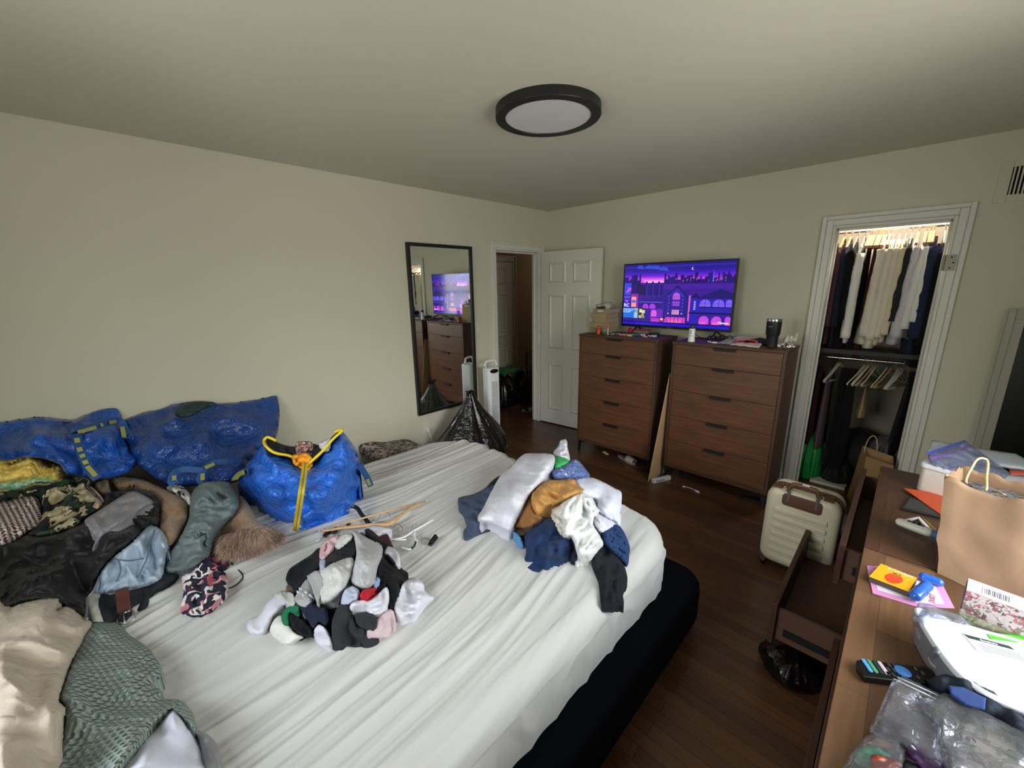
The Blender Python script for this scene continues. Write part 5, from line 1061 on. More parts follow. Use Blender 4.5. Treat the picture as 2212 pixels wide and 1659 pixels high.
# ------------------------------------------------------------------ hall beyond the doorway
binbag('bin_bag', (-.86, .02, 0), .20, .24, .50, 'black plastic bin bag in the dark hall, under a green bag', TRASH, 8, peak=.5, group='bin bags in the hall')
binbag('bin_bag', (-.80, .42, 0), .20, .21, .50, 'black plastic bin bag in the dark hall behind the iron railing', TRASH, 15, peak=.5, group='bin bags in the hall')
def sagg(u, v):
    return Vector((-.86+.28*(u-.5), .16+.42*(v-.5), .53-.10*abs(u-.5)**2*4*.4+.02*noise.noise(Vector((u*5, v*5, 1)))-.12*max(0, abs(v-.5)*2-.7)))
k = MB(); k.grid(sagg, 20, 24); o = obj('green_bag', k, mat('green_film', '#1f6b34', .4, bump=('crinkle', 7, .6, .01)), smooth=True, label='flat green plastic bag lying on the bin bags in the hall', cat='bag'); s_ = o.modifiers.new('th', 'SOLIDIFY'); s_.thickness = .03
IRON = mat('wrought_iron', '#15110f', .6)
rl = thing('stair_railing', 'black wrought iron stair railing with scrolls in the dark hall', 'railing', (-.36, .0, 0))
k = MB(); k.box(-.385, -.345, .0, .04, .001, .03); k.box(-.375, -.355, .01, .03, .0, .80); obj('newel_post', k, IRON, rl, bevel=.002)
def rp(s, z): return Vector((-.365-.05*s, .02+.9*s, z))
k = MB(); k.tube([rp(0, .80), rp(.06, .815), rp(.16, .81), rp(.24, .79), rp(.4, .70), rp(.6, .66), rp(1.1, .62)], .016, 8, flat=.6); obj('handrail', k, IRON, rl, smooth=True)
k = MB(); k.tube([rp(0, .10), rp(1.1, .10)], .008, 6); obj('bottom_rail', k, IRON, rl)
for i in range(8):
    s_ = .09+i*.11; k = MB(); k.tube([rp(s_, .10), rp(s_, .79-max(0, s_-.2)*.35)], .007, 6); b_ = obj('baluster', k, IRON, rl)
    if i % 2 == 0:
        for sg, zc in ((1, .5), (-1, .36), (1, .22)):
            P = [rp(s_+.055+sg*(.045-.004*q)*math.cos(q*.55)*.9, zc+(.045-.004*q)*math.sin(q*.55)) for q in range(10)]
            k = MB(); k.tube(P, .004, 5); obj('scroll', k, IRON, b_, smooth=True)
struct('trim_4', B(-.44, -.34, .0, 2.4, .0, .012), mat('stair_nosing', '#b9b09c', .5))

# ------------------------------------------------------------------ closet
CHROMEB = mat('rail_chrome', '#d8d8d8', .25, metal=1)
def rail(z, x0, x1, label):
    t = thing('closet_rail', label, 'rail', ((x0+x1)/2, .37, z)); k = MB(); k.tube([(x0, .37, z), (x1, .37, z)], .0125, 14); obj('rod', k, CHROMEB, t, smooth=True, angle=60)
    for x_ in (x0, x1): k = MB(); k.tube([(x_-.004, .37, z), (x_+.004, .37, z)], .026, 14); obj('bracket', k, CHROMEB, t)
rail(2.035, 2.366, 3.694, 'upper closet rail carrying the shirts and suits'); rail(1.05, 2.366, 3.694, 'lower closet rail with mostly empty hangers')
obj('closet_shelf', B(2.362, 3.698, .13, .918, 1.115, 1.15), mat('dark_shelf', '#2a2523', .6), label='dark shelf board across the closet just above the lower rail', cat='shelf', bevel=.002)  # run to full depth to block light from the lower half
lamp = thing('closet_lamp', 'bare bulb lamp fixed to the closet ceiling just inside the doorway', 'lamp', (3.0, .26, 2.42))
k = MB(); k.lathe([(.05, H-.001), (.05, H-.02), (.02, H-.03)], 24, Matrix.Translation((3.0, .26, 0))); obj('socket', k, WHITEP, lamp, smooth=True, angle=40)
HWOOD2 = mat('hanger_wood_light', '#c09a68', .45); HPL = mat('hanger_cream_plastic', '#c8c0ae', .4)
def hang(x, z, m, label, group, tilt=0, wire=False, yw=.205, name='hanger', flat_=.6, drop=0, thin=None):
    t = thing(name, label, 'hanger', (x, .37, z-.1), group)
    k = MB(); P = [(x, .37-.018*math.cos(a), z+.012+.0-.0+.018*math.sin(a)) for a in [PI*1.05-i*.45 for i in range(9)]]; P = [(x, .37+.018, z+.004)]+[(x, .37+.018*math.cos(a), z+.004+.018*math.sin(a)) for a in [i*PI/7 for i in range(8)]]
    P = [(x, .37, z-.06), (x, .37, z-.03)]+[(x, .37-.018*math.cos(a), z-.006+.020*math.sin(a)) for a in [-.9+i*.45 for i in range(9)]]
    k.tube(P, .0016, 6); obj('hook', k, CHROME, t, smooth=True)
    k = MB(); A = [(x+tilt, .37-yw, z-.150-drop), (x+tilt*.5, .37-yw*.6, z-.105-drop*.5), (x, .37-.03, z-.065), (x, .37+.03, z-.065), (x-tilt*.5, .37+yw*.6, z-.105-drop*.5), (x-tilt, .37+yw, z-.150-drop)]
    k.tube(rounded(A, 4)[:-4], .0035 if wire else (thin or .009), 8, flat=1); obj('arms', k, m, t, smooth=True)
    k = MB(); k.tube([(A[0][0], A[0][1]+.01, z-.148-drop), (A[-1][0], A[-1][1]-.01, z-.148-drop)], .003, 6); obj('bar', k, m, t, smooth=True)
    return t
def garment(name, x, zt, L_, wt, wb, m, label, group=None, sleeve=.56, yw=.20, seed=0, lean=0, cat='clothing', front=.0):
    """hung edge-on: shoulders drop along y, body widens downward, sleeve tube towards the doorway"""
    k = MB(); yc = .37
    def body(u, v):
        a = u*2*PI; z = zt-L_*v; sh = min(1, v/.13); hw_ = yw*(.16+.84*math.sqrt(sh)); th_ = wt+(wb-wt)*v
        zz = z if v > 0 else zt
        fo_ = (ridge(Vector((a*1.6, v*1.5, seed)))-.4)*.010*(.3+v)
        return Vector((x+lean*v+(th_/2+fo_)*math.sin(a), yc-hw_*math.cos(a)*(1+.03*math.sin(5*v+seed)), zz))
    k.grid(body, 40, 26, closed_u=True); n = len(k.v); k.f.append(tuple(range(40))[::-1]); k.mi.append(0); k.f.append(tuple(range(n-40, n))); k.mi.append(0)
    if sleeve:
        n0 = len(k.v)
        def slv(u, v):
            a = u*2*PI; z = zt-.075-sleeve*v; r = .050-.014*v; fo_ = (ridge(Vector((a, v*5, seed+3)))-.4)*.007
            return Vector((x+lean*v*.8+wt*.2+(min(r, wt*.5+.018)+fo_)*math.sin(a), yc-yw-.012-front*v+(r+fo_)*-math.cos(a), z))
        k.grid(slv, 24, 20, closed_u=True); n = len(k.v); k.f.append(tuple(n0+i for i in range(24))[::-1]); k.mi.append(0); k.f.append(tuple(range(n-24, n))); k.mi.append(0)
        if sleeve > .5: pass
    return obj(name, k, m, smooth=True, label=label, cat=cat, group=group)
GR = 'clothes on the upper closet rail'; ZT = 1.955
IV = cloth('ivory_cotton', '#ddd5c6'); WH = cloth('shirt_white', '#e4e1dc'); LIL = cloth('lilac_white', '#cbc5cf')
SUITN = cloth('suit_navy', '#232b44'); SUITB = cloth('suit_black', '#15161a'); BLK = cloth('closet_black', '#0f0e11'); MAR = cloth('closet_maroon', '#4a1f24'); DKB = cloth('closet_dark_blue', '#1d2233')
gl = [('blouse', 2.655, BLK, .80, .03, .05, 'black garment at the start of the upper closet rail, behind the door jamb', .0),
      ('shirt', 2.705, cloth('plum', '#55343d'), .78, .02, .05, 'plum coloured shirt on the upper rail, beside the closet door jamb', .56),
      ('shirt', 2.745, DKB, .80, .02, .05, 'dark blue shirt on the upper rail, between the plum shirt and a black one', .56),
      ('shirt', 2.785, BLK, .80, .02, .05, 'black shirt on the upper rail beside the lone white long sleeved shirt', .5),
      ('shirt', 2.83, WH, .74, .02, .05, 'single white long sleeved shirt hanging between dark clothes in the closet', .62),
      ('dress', 2.868, BLK, .80, .02, .06, 'black dress on the upper rail, just past the single white shirt', 0),
      ('dress', 2.905, MAR, .84, .02, .05, 'dark red dress on the upper rail in front of the ivory shirts', 0),
      ('shirt', 2.953, IV, .76, .025, .12, 'ivory shirt on the upper rail next to the dark red dress', .62),
      ('shirt', 2.990, IV, .79, .025, .10, 'ivory shirt, second in the row of pale shirts in the closet', .64),
      ('shirt', 3.025, IV, .76, .025, .07, 'ivory shirt, third in the row of pale shirts in the closet', .62),
      ('shirt', 3.058, cloth('pale_cream', '#d8ccb0'), .74, .02, .06, 'cream shirt between the ivory shirts and a black patterned blouse', .60),
      ('blouse', 3.088, cloth('grey_black_print', '#2c2c2e'), .58, .02, .04, 'dark patterned blouse on the upper rail between cream and lilac white shirts', .5),
      ('shirt', 3.122, LIL, .75, .025, .11, 'creased lilac white shirt on the upper rail beside the navy suit', .62),
      ('shirt', 3.160, WH, .70, .02, .05, 'white shirt tucked between the lilac white shirt and the navy suit', .55),
      ('shirt', 3.182, WH, .70, .015, .04, 'white shirt right against the navy suit jacket', .5),
      ('suit_jacket', 3.198, SUITN, .86, .05, .09, 'navy blue suit jacket on the upper closet rail', .62),
      ('suit_jacket', 3.252, SUITB, .86, .05, .10, 'dark charcoal suit jacket beside the hinge side closet jamb', .62),
      ('coat', 3.37, BLK, .88, .06, .10, 'black coat beyond the charcoal suit, mostly behind the closet jamb', .6)]
for i, (nm, x_, m_, L_, wt, wb, lab, sl) in enumerate(gl):
    zt = ZT-(.035 if nm in ('dress',) else 0)-(.02 if i == 4 else 0)
    if i in (15, 16): zt = ZT+(.005 if i == 15 else -.045)
    garment(nm, x_, zt, L_, wt, wb, m_, lab, GR, sleeve=sl, yw=.20 if nm != 'dress' else .13, seed=i*3.1, lean=-.02 if 7 <= i <= 13 else 0, front=.02)
HL = ['black garment behind the closet door jamb', 'plum coloured shirt in the closet', 'dark blue shirt beside the plum one', 'black shirt beside the lone white one', 'single white shirt between dark clothes', 'black dress just past the single white shirt', 'dark red dress in the closet', 'ivory shirt beside the dark red dress', 'second ivory shirt in the closet row', 'third ivory shirt in the closet row', 'cream shirt in the closet', 'dark patterned blouse in the closet', 'creased lilac white shirt', 'white shirt next to the lilac white one', 'white shirt against the navy suit jacket', 'navy blue suit jacket', 'dark charcoal suit jacket', 'black coat behind the hinge side jamb']
for i, (nm, x_, *_r) in enumerate(gl):
    wood = i in (1, 2, 5, 6, 12, 13, 14, 15)
    hang(x_, 2.052, HWOOD2 if wood else WHITEP, ('wooden' if wood else 'white')+' hanger carrying the '+HL[i], 'wooden hangers on the upper rail' if wood else 'white hangers on the upper rail', yw=.17, wire=not wood)
for x_ in (2.855, 2.885, 2.92, 2.94, 2.972): hang(x_, 2.052, HWOOD2, 'wooden hanger on the upper closet rail', 'wooden hangers on the upper rail', yw=.17)
# lower rail
for i, (x_, m_) in enumerate(((2.80, HPL), (2.815, HPL), (2.965, HPL), (2.975, HWOOD2), (2.99, WHITEP), (3.02, HWOOD2), (3.035, HPL), (3.10, HPL), (3.125, HWOOD2), (3.165, HPL), (3.18, HPL), (3.195, HPL))):
    wood = m_ is HWOOD2
    hang(x_, 1.067, m_, 'empty wooden hanger on the lower closet rail' if wood else 'empty pale plastic hanger on the lower closet rail', 'empty wooden hangers on the lower rail' if wood else 'empty pale hangers on the lower rail', wire=False, tilt=-.05-.008*(i % 3), drop=.05, thin=.0055)
GL2 = 'clothes on the lower closet rail'
garment('trousers', 2.70, .97, .66, .03, .05, MAR, 'dark red trousers on the lower closet rail by the jamb', GL2, sleeve=0, yw=.16, seed=3)
garment('trousers', 2.765, .97, .68, .03, .06, cloth('mauve_dim', '#6d5660'), 'mauve garment hanging from the lower closet rail', GL2, sleeve=0, yw=.18, seed=9)
garment('trousers', 2.86, .97, .80, .06, .09, BLK, 'black garment on the lower closet rail next to the mauve one', GL2, sleeve=0, yw=.2, seed=14)
garment('trousers', 2.91, .97, .80, .04, .09, BLK, 'wide black garment in the middle of the lower closet rail', GL2, sleeve=0, yw=.2, seed=18)
garment('scarf', 3.005, .86, .26, .012, .06, cloth('beige_dim', '#a58c68'), 'beige cloth hanging low in the middle of the closet', GL2, sleeve=0, yw=.12, seed=22)
garment('trousers', 3.26, .99, .80, .05, .07, BLK, 'black trousers on the lower closet rail by the hinge side jamb', GL2, sleeve=0, yw=.2, seed=27, lean=-.04)
# closet floor
binbag('bin_bag', (2.715, .33, 0), .11, .17, .40, 'bright green plastic bag on the closet floor behind the jamb', mat('green_bag_film', '#1d8a3c', .4, bump=('crinkle', 6, .5, .012)), 31, peak=.5)
binbag('duffel', (3.02, .62, 0), .26, .2, .42, 'large black soft bag at the back of the closet floor', mat('black_fabric_bag', '#0b0b0c', .8), 41, peak=.5)
binbag('duffel', (2.92, .36, 0), .11, .15, .20, 'small black bag on the closet floor next to the green bag', MATS['black_fabric_bag'], 45, peak=.5)
PVC = glassy('clear_wrap', '#b9b4b8', .45, .12, 40)
binbag('plastic_wrap', (3.235, .40, .30), .13, .2, .16, 'crumpled clear plastic wrap on top of the dark bags in the closet', PVC, 51, peak=.5)
binbag('duffel', (3.24, .42, 0), .15, .2, .33, 'dark bag under the crumpled clear plastic wrap in the closet', mat('dark_grey_bag', '#1c1a1c', .6, bump=('crinkle', 5, .5, .01)), 55, peak=.5)
k = MB(); T = frame3(Vector((2.77, .19, .002)), (1, -.02, 0), (0, 1, 0)); k.box(0, .235, -.03, .10, 0, .022, T); obj('shoe_box_lid', k, mat('off_white_card', '#cdc6b8', .6), label='flat off-white box lid on the closet floor by the threshold', cat='box', bevel=.002)
# kraft bag standing in front of the closet
KRAFT = mat('kraft_paper', '#a27c54', .8, bump=('noise', 16, .5, .006), mottle=.05)
pbg = thing('paper_bag', 'brown paper bag with string handle standing in the closet doorway', 'bag', (3.15, -.06, 0))
k = MB(); Bq = [Vector(p) for p in ((3.03, .07, .002), (3.09, -.15, .002), (3.26, -.15, .002), (3.25, .05, .002))]; Tq = [Vector(p) for p in ((3.065, -.03, .47), (3.10, -.14, .43), (3.25, -.13, .40), (3.24, -.02, .43))]
I = [Vector(p)+Vector((0, 0, -.09)) for p in ((3.075, -.04, .47), (3.11, -.13, .43), (3.24, -.12, .40), (3.23, -.03, .43))]
k.add(Bq+Tq+I, [(0, 1, 2, 3)]+[(i, (i+1) % 4, 4+(i+1) % 4, 4+i) for i in range(4)]+[(4+i, 4+(i+1) % 4, 8+(i+1) % 4, 8+i) for i in range(4)]+[(11, 10, 9, 8)]); obj('body', k, KRAFT, pbg)
k = MB(); k.tube(rounded([(3.085, -.10, .44), (3.088, -.09, .53), (3.11, -.085, .575), (3.135, -.085, .55), (3.145, -.09, .45)], 5)[:-5], .003, 6); obj('handle', k, mat('string_cream', '#c9b98f', .8), pbg, smooth=True)
k = MB(); k.tube([(3.235, -1.02, .02), (3.15, -.66, .02)], .001, 4)
T = frame3(Vector((3.06, -1.02, .0)), (1, .1, 0), (0, 1, 0))
lump('clear_bag', [(1812, 1108, .02), (1850, 1115, .05), (1848, 1130, .05), (1838, 1165, .05), (1808, 1160, .02)], glassy('clear_bag_film', '#c8c8c8', .35, .15, 50), ref=0, soft=False, fold=.004, step=4, bulge=.01, edge=6,
     label='clear plastic bag on the floor between the suitcase and the long dresser', cat='bag')
# ------------------------------------------------------------------ things on the chests of drawers
ZC = 1.2085
BXM = mat('box_card', '#9c8a6c', .85, bump=('noise', 25, .2, .002), mottle=.04)
def cbox(x0, x1, y0, y1, z0, h, rz, label, m=BXM, group='cardboard boxes stacked beside the television', tape=None):
    t = thing('cardboard_box', label, 'box', ((x0+x1)/2, (y0+y1)/2, z0), group, rz)
    T = Matrix.Translation(((x0+x1)/2, (y0+y1)/2, z0)) @ Matrix.Rotation(rz, 4, 'Z'); w_, d_ = (x1-x0)/2, (y1-y0)/2
    k = MB(); k.box(-w_, w_, -d_, d_, 0, h-.002, T); obj('carton', k, m, t, bevel=.002)
    k = MB(); k.box(-w_-.001, w_+.001, -d_-.001, d_+.001, h-.007, h, T); obj('lid', k, m, t, bevel=.001)
    if tape: k = MB(); k.box(-.03, .03, -d_-.0016, -d_-.0009, h*.3, h*.7, T); obj('shipping_label', k, mat('paper_label', '#cfc8b8', .7), t)
    return t
cbox(.925, 1.10, -.47, -.24, ZC, .048, .0, 'bottom cardboard box of the stack beside the television')
cbox(.918, 1.11, -.475, -.24, ZC+.048, .05, .02, 'second cardboard box from the bottom of the stack beside the television')
cbox(.94, 1.105, -.46, -.24, ZC+.098, .045, -.03, 'middle cardboard box of the stack beside the television')
cbox(.925, 1.10, -.465, -.24, ZC+.143, .045, .03, 'cardboard box with torn lid flap, second from the top of the stack')
cbox(.945, 1.115, -.45, -.25, ZC+.188, .042, -.02, 'top cardboard box of the stack, bearing a pale shipping label', tape=1)
gg = thing('goggles', 'grey and black swimming mask on top of the stacked cardboard boxes', 'mask', (1.03, -.36, ZC+.231))
k = MB(); k.box(.965, 1.06, -.43, -.33, ZC+.231, ZC+.248); obj('tray', k, BLACKP, gg, bevel=.004)
k = MB(); k.lathe([(.0005, .0), (.026, 0), (.027, .01), (.0005, .014)], 20, Matrix.Translation((1.085, -.41, ZC+.252)) @ Matrix.Rotation(PI/2, 4, 'X')); obj('disc', k, mat('pale_grey', '#b5b7b6', .4), gg, smooth=True, angle=40)
k = MB(); k.tube(rounded([(.965, -.42, ZC+.252), (1.0, -.40, ZC+.277), (1.06, -.37, ZC+.289), (1.10, -.34, ZC+.27), (1.11, -.32, ZC+.243)], 5)[:-5], [.014]*20, 8, flat=.4); obj('strap', k, mat('grey_rubber', '#8a8d8d', .5), gg, smooth=True)
def bottle(name, c, prof, m, label, cat, capprof=None, capm=None, capname='cap', extra=None):
    t = thing(name, label, cat, c); T = Matrix.Translation(c)
    k = MB(); k.lathe(prof, 24, T); obj('body', k, m, t, smooth=True, angle=35)
    if capprof: k = MB(); k.lathe(capprof, 24, T); obj(capname, k, capm, t, smooth=True, angle=35)
    return t
bottle('small_bottle', (1.075, -.545, ZC), [(.014, 0), (.016, .005), (.013, .03), (.015, .045), (.010, .05)], mat('coral', '#e0553c', .4), 'small orange red bottle at the front of the chest beside the door', 'bottle', [(.010, .05), (.016, .056), (.015, .075), (.008, .082), (.003, .084)], mat('coral_dark', '#c23a2c', .4))
tb = bottle('toothbrush', (1.155, -.51, ZC), [(.012, 0), (.012, .003), (.004, .008), (.004, .06), (.005, .062)], mat('clear_white', '#d8dcd8', .3), 'small toothbrush standing on end next to the orange red bottle', 'toothbrush', [(.006, .062), (.007, .075), (.006, .10), (.003, .104)], mat('pinkred', '#d8566a', .4), 'head')
bottle('small_vial', (1.125, -.515, ZC), [(.010, 0), (.011, .004), (.011, .022), (.005, .027)], glassy('green_glass', '#7fb08a', .5, .05, 0), 'little green glass vial beside the standing toothbrush', 'vial', [(.005, .027), (.006, .03), (.006, .038), (.002, .039)], mat('lime', '#b8cf6a', .4))
k = MB(); T = frame3(Vector((1.03, -.53, ZC+.001)), (.5, .2, 0), (-.05, .1, .3)); k.box(0, .045, 0, .045, 0, .012, T); obj('picture_card', k, mat('green_card', '#4d5f47', .6), label='small dark green framed card leaning on the boxes', cat='card')
# hair clips and bits along the chest top: each a small piece of its own
bits = [(1.20, -.50, 'bobble', '#7fa06c', 'green hair tie'), (1.235, -.46, 'bobble', '#8f9a80', 'grey green hair tie'), (1.27, -.50, 'clip', '#b08070', 'peach hair clip'), (1.30, -.51, 'clip', '#c89a80', 'tan hair clip'), (1.33, -.50, 'bobble', '#c98f6a', 'orange scrunchie'),
        (1.35, -.47, 'bobble', '#a87858', 'brown scrunchie'), (1.365, -.44, 'bobble', '#7d9a80', 'mint green hair tie'), (1.385, -.52, 'clip', '#d8e05a', 'lime yellow butterfly hair clip'), (1.43, -.50, 'clip', '#20305a', 'navy blue hair clip'), (1.47, -.49, 'clip', '#2a3c6c', 'dark blue hair claw'),
        (1.46, -.42, 'bobble', '#e8e8e4', 'white pompom hair tie'), (1.50, -.48, 'clip', '#c88a90', 'pink ribbon bow'), (1.53, -.51, 'clip', '#d0a0a4', 'pale pink ribbon bow'), (1.54, -.44, 'clip', '#d8d4d0', 'pearl hair clip'), (1.57, -.42, 'bobble', '#cfcac8', 'white pearl hair tie'), (1.29, -.44, 'clip', '#9c6a70', 'dusty rose hair clip'), (1.41, -.43, 'clip', '#5c7a6c', 'teal hair clip')]
for (x_, y_, kd, c_, lb) in bits:
    m_ = mat('bit_'+c_, c_, .45); k = MB(); r_ = random.Random(x_)
    if kd == 'bobble':
        P = [(x_+.017*math.cos(a*PI/8), y_+.014*math.sin(a*PI/8), ZC+.007+.003*math.sin(a*.9)) for a in range(16)]; k.tube(P, .0065, 7, closed=True)
        obj('hair_tie', k, m_, smooth=True, label=lb+' lying on the chest in front of the television', cat='hair tie', group='hair ties and clips on the chest')
    else:
        a = r_.uniform(-.5, .5); T = Matrix.Translation((x_, y_, ZC+.001)) @ Matrix.Rotation(a, 4, 'Z')
        k.box(-.02, .02, -.004, .004, 0, .005, T)
        for sg in (-1, 1): k.prism([(0, 0), (sg*.018, .010), (sg*.022, -.002), (sg*.015, -.011)], .004, .011, T)
        obj('hair_clip', k, m_, smooth=False, bevel=.0012, label=lb+' lying on the chest in front of the television', cat='hair clip', group='hair ties and clips on the chest')
fc = thing('food_container', 'low clear container with red lid on the chest under the television', 'container', (1.385, -.27, ZC))
k = MB(); rbox(k, 1.33, 1.46, -.33, -.235, ZC, ZC+.034, .02, .005); obj('tub', k, glassy('clear_tub', '#c8b8b4', .5, .1, 0), fc, smooth=True, angle=50)
k = MB(); rbox(k, 1.326, 1.464, -.334, -.231, ZC+.034, ZC+.044, .022, .003); obj('lid', k, mat('red_lid', '#a02c3c', .35), fc, smooth=True, angle=50)
k = MB(); T = Matrix.Translation((1.27, -.30, ZC+.028)) @ Matrix.Rotation(PI/2, 4, 'X'); k.lathe([(.0005, -.008), (.024, -.008), (.028, 0), (.024, .008), (.0005, .008)], 20, T); obj('round_tin', k, mat('crimson', '#9c2446', .4), smooth=True, angle=40, label='round crimson tin standing on edge beside the red lidded container', cat='tin')
k = MB(); T = Matrix.Translation((1.53, -.33, ZC)); k.lathe([(.03, 0), (.04, .004), (.045, .022), (.043, .022), (.038, .006), (.0005, .004)], 24, T); obj('glass_dish', k, glassy('dark_glass', '#5c6c64', .5, .05, 0), smooth=True, label='small dark glass dish on the chest under the television', cat='dish')
# white spray bottle
wbm = mat('bottle_white', '#e6e6ea', .35)
wbt = bottle('lotion_bottle', (1.935, -.53, ZC), [(.0275, 0), (.0285, .004), (.0255, .016), (.0235, .05), (.0235, .10), (.022, .104)], wbm, 'white lotion bottle with dark print in front of the television', 'bottle', [(.022, .104), (.021, .107), (.0205, .132), (.012, .135)], glassy('smoky_cap', '#5a6470', .25, .1, 0))
for (z_, w_) in ((.086, .014), (.074, .022), (.066, .02), (.045, .018)):
    k = MB(); 
    for i in range(5): a0_ = -PI/2-.25+i*.1; k.add([(1.935+.0242*math.cos(a0_+q)*1.0, -.53+.0242*math.sin(a0_+q), ZC+z_+zz) for q, zz in ((0, 0), (.1, 0), (.1, .005), (0, .005))], [(0, 1, 2, 3)])
    obj('print', k, mat('print_dark', '#3a3d44', .6), wbt)
# earphones, papers, cable heap
k = MB(); rr_ = random.Random(9); P = [(2.00+.18*i/30+.02*rr_.uniform(-1, 1), -.33+.05*math.sin(i*1.1)+.02*rr_.uniform(-1, 1), ZC+.008+.022*abs(math.sin(i*.8))) for i in range(30)]; k.tube(rounded(P, 3)[:-3], .0042, 6); obj('cable_heap', k, BLACKP, smooth=True, label='tangled black cable behind the white lotion bottle', cat='cable')
k = MB(); k.tube(rounded([(1.82, -.17, 1.27), (1.84, -.2, 1.235), (1.90, -.26, ZC+.006), (1.98, -.30, ZC+.01)], 5)[:-5], .003, 6); obj('power_cord', k, BLACKP, smooth=True, label='black cord dropping from the television behind the lotion bottle', cat='cord')
for i, (x_, y_) in enumerate(((2.055, -.50), (2.075, -.515))):
    e_ = thing('earbud', ('white earbud closest to the lotion bottle on the chest', 'white earbud a finger away from the other, beside the small plug')[i], 'earbud', (x_, y_, ZC), 'white earbuds'); T = Matrix.Translation((x_, y_, ZC+.007))
    k = MB(); k.lathe([(.0005, -.006), (.005, -.004), (.0065, 0), (.005, .005), (.0005, .006)], 14, T); obj('bud', k, WHITEP, e_, smooth=True)
    k = MB(); k.tube([(x_, y_, ZC+.004), (x_+.028, y_-.006, ZC+.003)], .0028, 8); obj('stem', k, WHITEP, e_, smooth=True)
k = MB(); k.box(2.09, 2.13, -.53, -.50, ZC, ZC+.010); obj('adapter_plug', k, WHITEP, bevel=.003, label='small white plug block in front of the tangled black cable', cat='plug')
def paper(name, pts, m, label, cat='paper', z=ZC, th=.002, wav=.006, seed=0):
    k = MB(); P = [Vector(p) for p in pts]
    def g(u, v, dz=0): p = (P[0]*(1-u)+P[1]*u)*(1-v)+(P[3]*(1-u)+P[2]*u)*v; return p+Vector((0, 0, abs(wav*noise.noise(Vector((u*3+seed, v*3, seed))))*2+dz))
    k.grid(lambda u, v: g(u, v), 12, 12); o = obj(name, k, m, smooth=True, label=label, cat=cat); s_ = o.modifiers.new('th', 'SOLIDIFY'); s_.thickness = th; s_.offset = 1
    return o
paper('envelope', [(2.13, -.54, ZC), (2.26, -.55, ZC+.002), (2.25, -.36, ZC+.02), (2.15, -.36, ZC+.02)], mat('grey_envelope', '#a5a3ab', .7), 'grey paper envelope on the chest beside the pink plastic ring', 'envelope', seed=2)
paper('white_packet', [(2.24, -.575, ZC), (2.43, -.575, ZC), (2.42, -.46, ZC+.01), (2.26, -.47, ZC+.008)], mat('white_packet', '#cfcac4', .6), 'creased white packet under the pink plastic ring', 'packet', seed=5, th=.006)
paper('paper_sheet', [(2.15, -.36, ZC+.01), (2.45, -.34, ZC+.01), (2.45, -.24, ZC+.035), (2.2, -.24, ZC+.04)], mat('sheet_white', '#c9c9cb', .7), 'white paper sheet behind the black pouch near the tumbler', seed=8)
binbag('black_pouch', (2.37, -.36, ZC), .085, .07, .045, 'flat black pouch between the pink plastic ring and the tumbler', mat('black_pouch', '#0f0f12', .7), 61, peak=.5)
k = MB(); P = [(2.315+.075*math.cos(a*PI/18), -.475+.042*math.sin(a*PI/18), ZC+.024+.010*math.sin(a*PI/18)) for a in range(36)]; k.tube(P, .0055, 10, closed=True); obj('pink_ring', k, mat('hot_pink', '#d64a68', .35), smooth=True, label='oval hot pink plastic hoop lying on the papers', cat='hoop')
hp = thing('sunglasses', 'black sunglasses folded under the corner of the television', 'glasses', (2.12, -.28, ZC))
for x_ in (2.10, 2.15): k = MB(); k.tube([(x_+.02*math.cos(a*PI/8), -.30, ZC+.022+.016*math.sin(a*PI/8)) for a in range(16)], .004, 6, closed=True); obj('rim', k, BLACKP, hp, smooth=True)
k = MB(); k.tube([(2.17, -.30, ZC+.03), (2.19, -.27, ZC+.036), (2.2, -.2, ZC+.02)], .003, 6); obj('arm', k, BLACKP, hp)
tm = bottle('tumbler', (2.482, -.475, ZC), [(.031, 0), (.034, .003), (.035, .05), (.037, .078), (.0455, .095), (.0475, .18), (.0475, .183)], mat('tumbler_black', '#101113', .5), 'black insulated travel tumbler with steel rim on the chest by the closet', 'tumbler', [(.0475, .183), (.048, .185), (.0485, .199), (.046, .204), (.020, .205)], CHROME, 'steel_rim')
for i in range(9): k = MB(); k.lathe([(.0352+.0006*i*.5, .018+i*.0075), (.0365+.0005*i*.5, .020+i*.0075), (.0352+.0006*i*.5, .022+i*.0075)], 28, Matrix.Translation((2.482, -.475, ZC)), cap=False); obj('grip_ring', k, MATS['tumbler_black'], tm, smooth=True)
dv = (Vector((CAM.x, CAM.y, 0))-Vector((2.482, -.475, 0))).normalized(); rt_ = Vector((dv.y*-1, dv.x, 0)); 
lp = Vector((2.482, -.475, ZC+.148))+(dv*math.cos(.45)-rt_*math.sin(.45))*.0479
text('lettering', 'YETI', .013, frame3(lp, (rt_*math.cos(.45)+dv*math.sin(.45)), (0, 0, 1)), GREYL, tm)
# foil and wrapper
FOIL = mat('foil', '#c2c0bd', .25, metal=1, bump=('crinkle', 9, 1.0, .01))
binbag('foil_ball', (2.565, -.45, ZC), .052, .045, .036, 'crumpled silver foil on the corner of the chest beside the tumbler', FOIL, 71, peak=.5)
paper('wrapper', [(2.53, -.36, ZC+.01), (2.60, -.31, ZC+.01), (2.605, -.27, ZC+.07), (2.52, -.29, ZC+.045)], mat('silver_wrapper', '#b9b6ac', .4), 'silvery paper wrapper behind the crumpled foil', 'wrapper', wav=.03, th=.003, seed=3)
k = MB(); T = frame3(Vector((2.59, -.53, ZC)), (.02, .2, 0), (-1, 0, 0)); k.box(0, .19, 0, .012, .0, .006, T); obj('pen', k, mat('dark_pen', '#2b2420', .4), label='thin dark pen along the side edge of the chest beside the foil', cat='pen', bevel=.002)
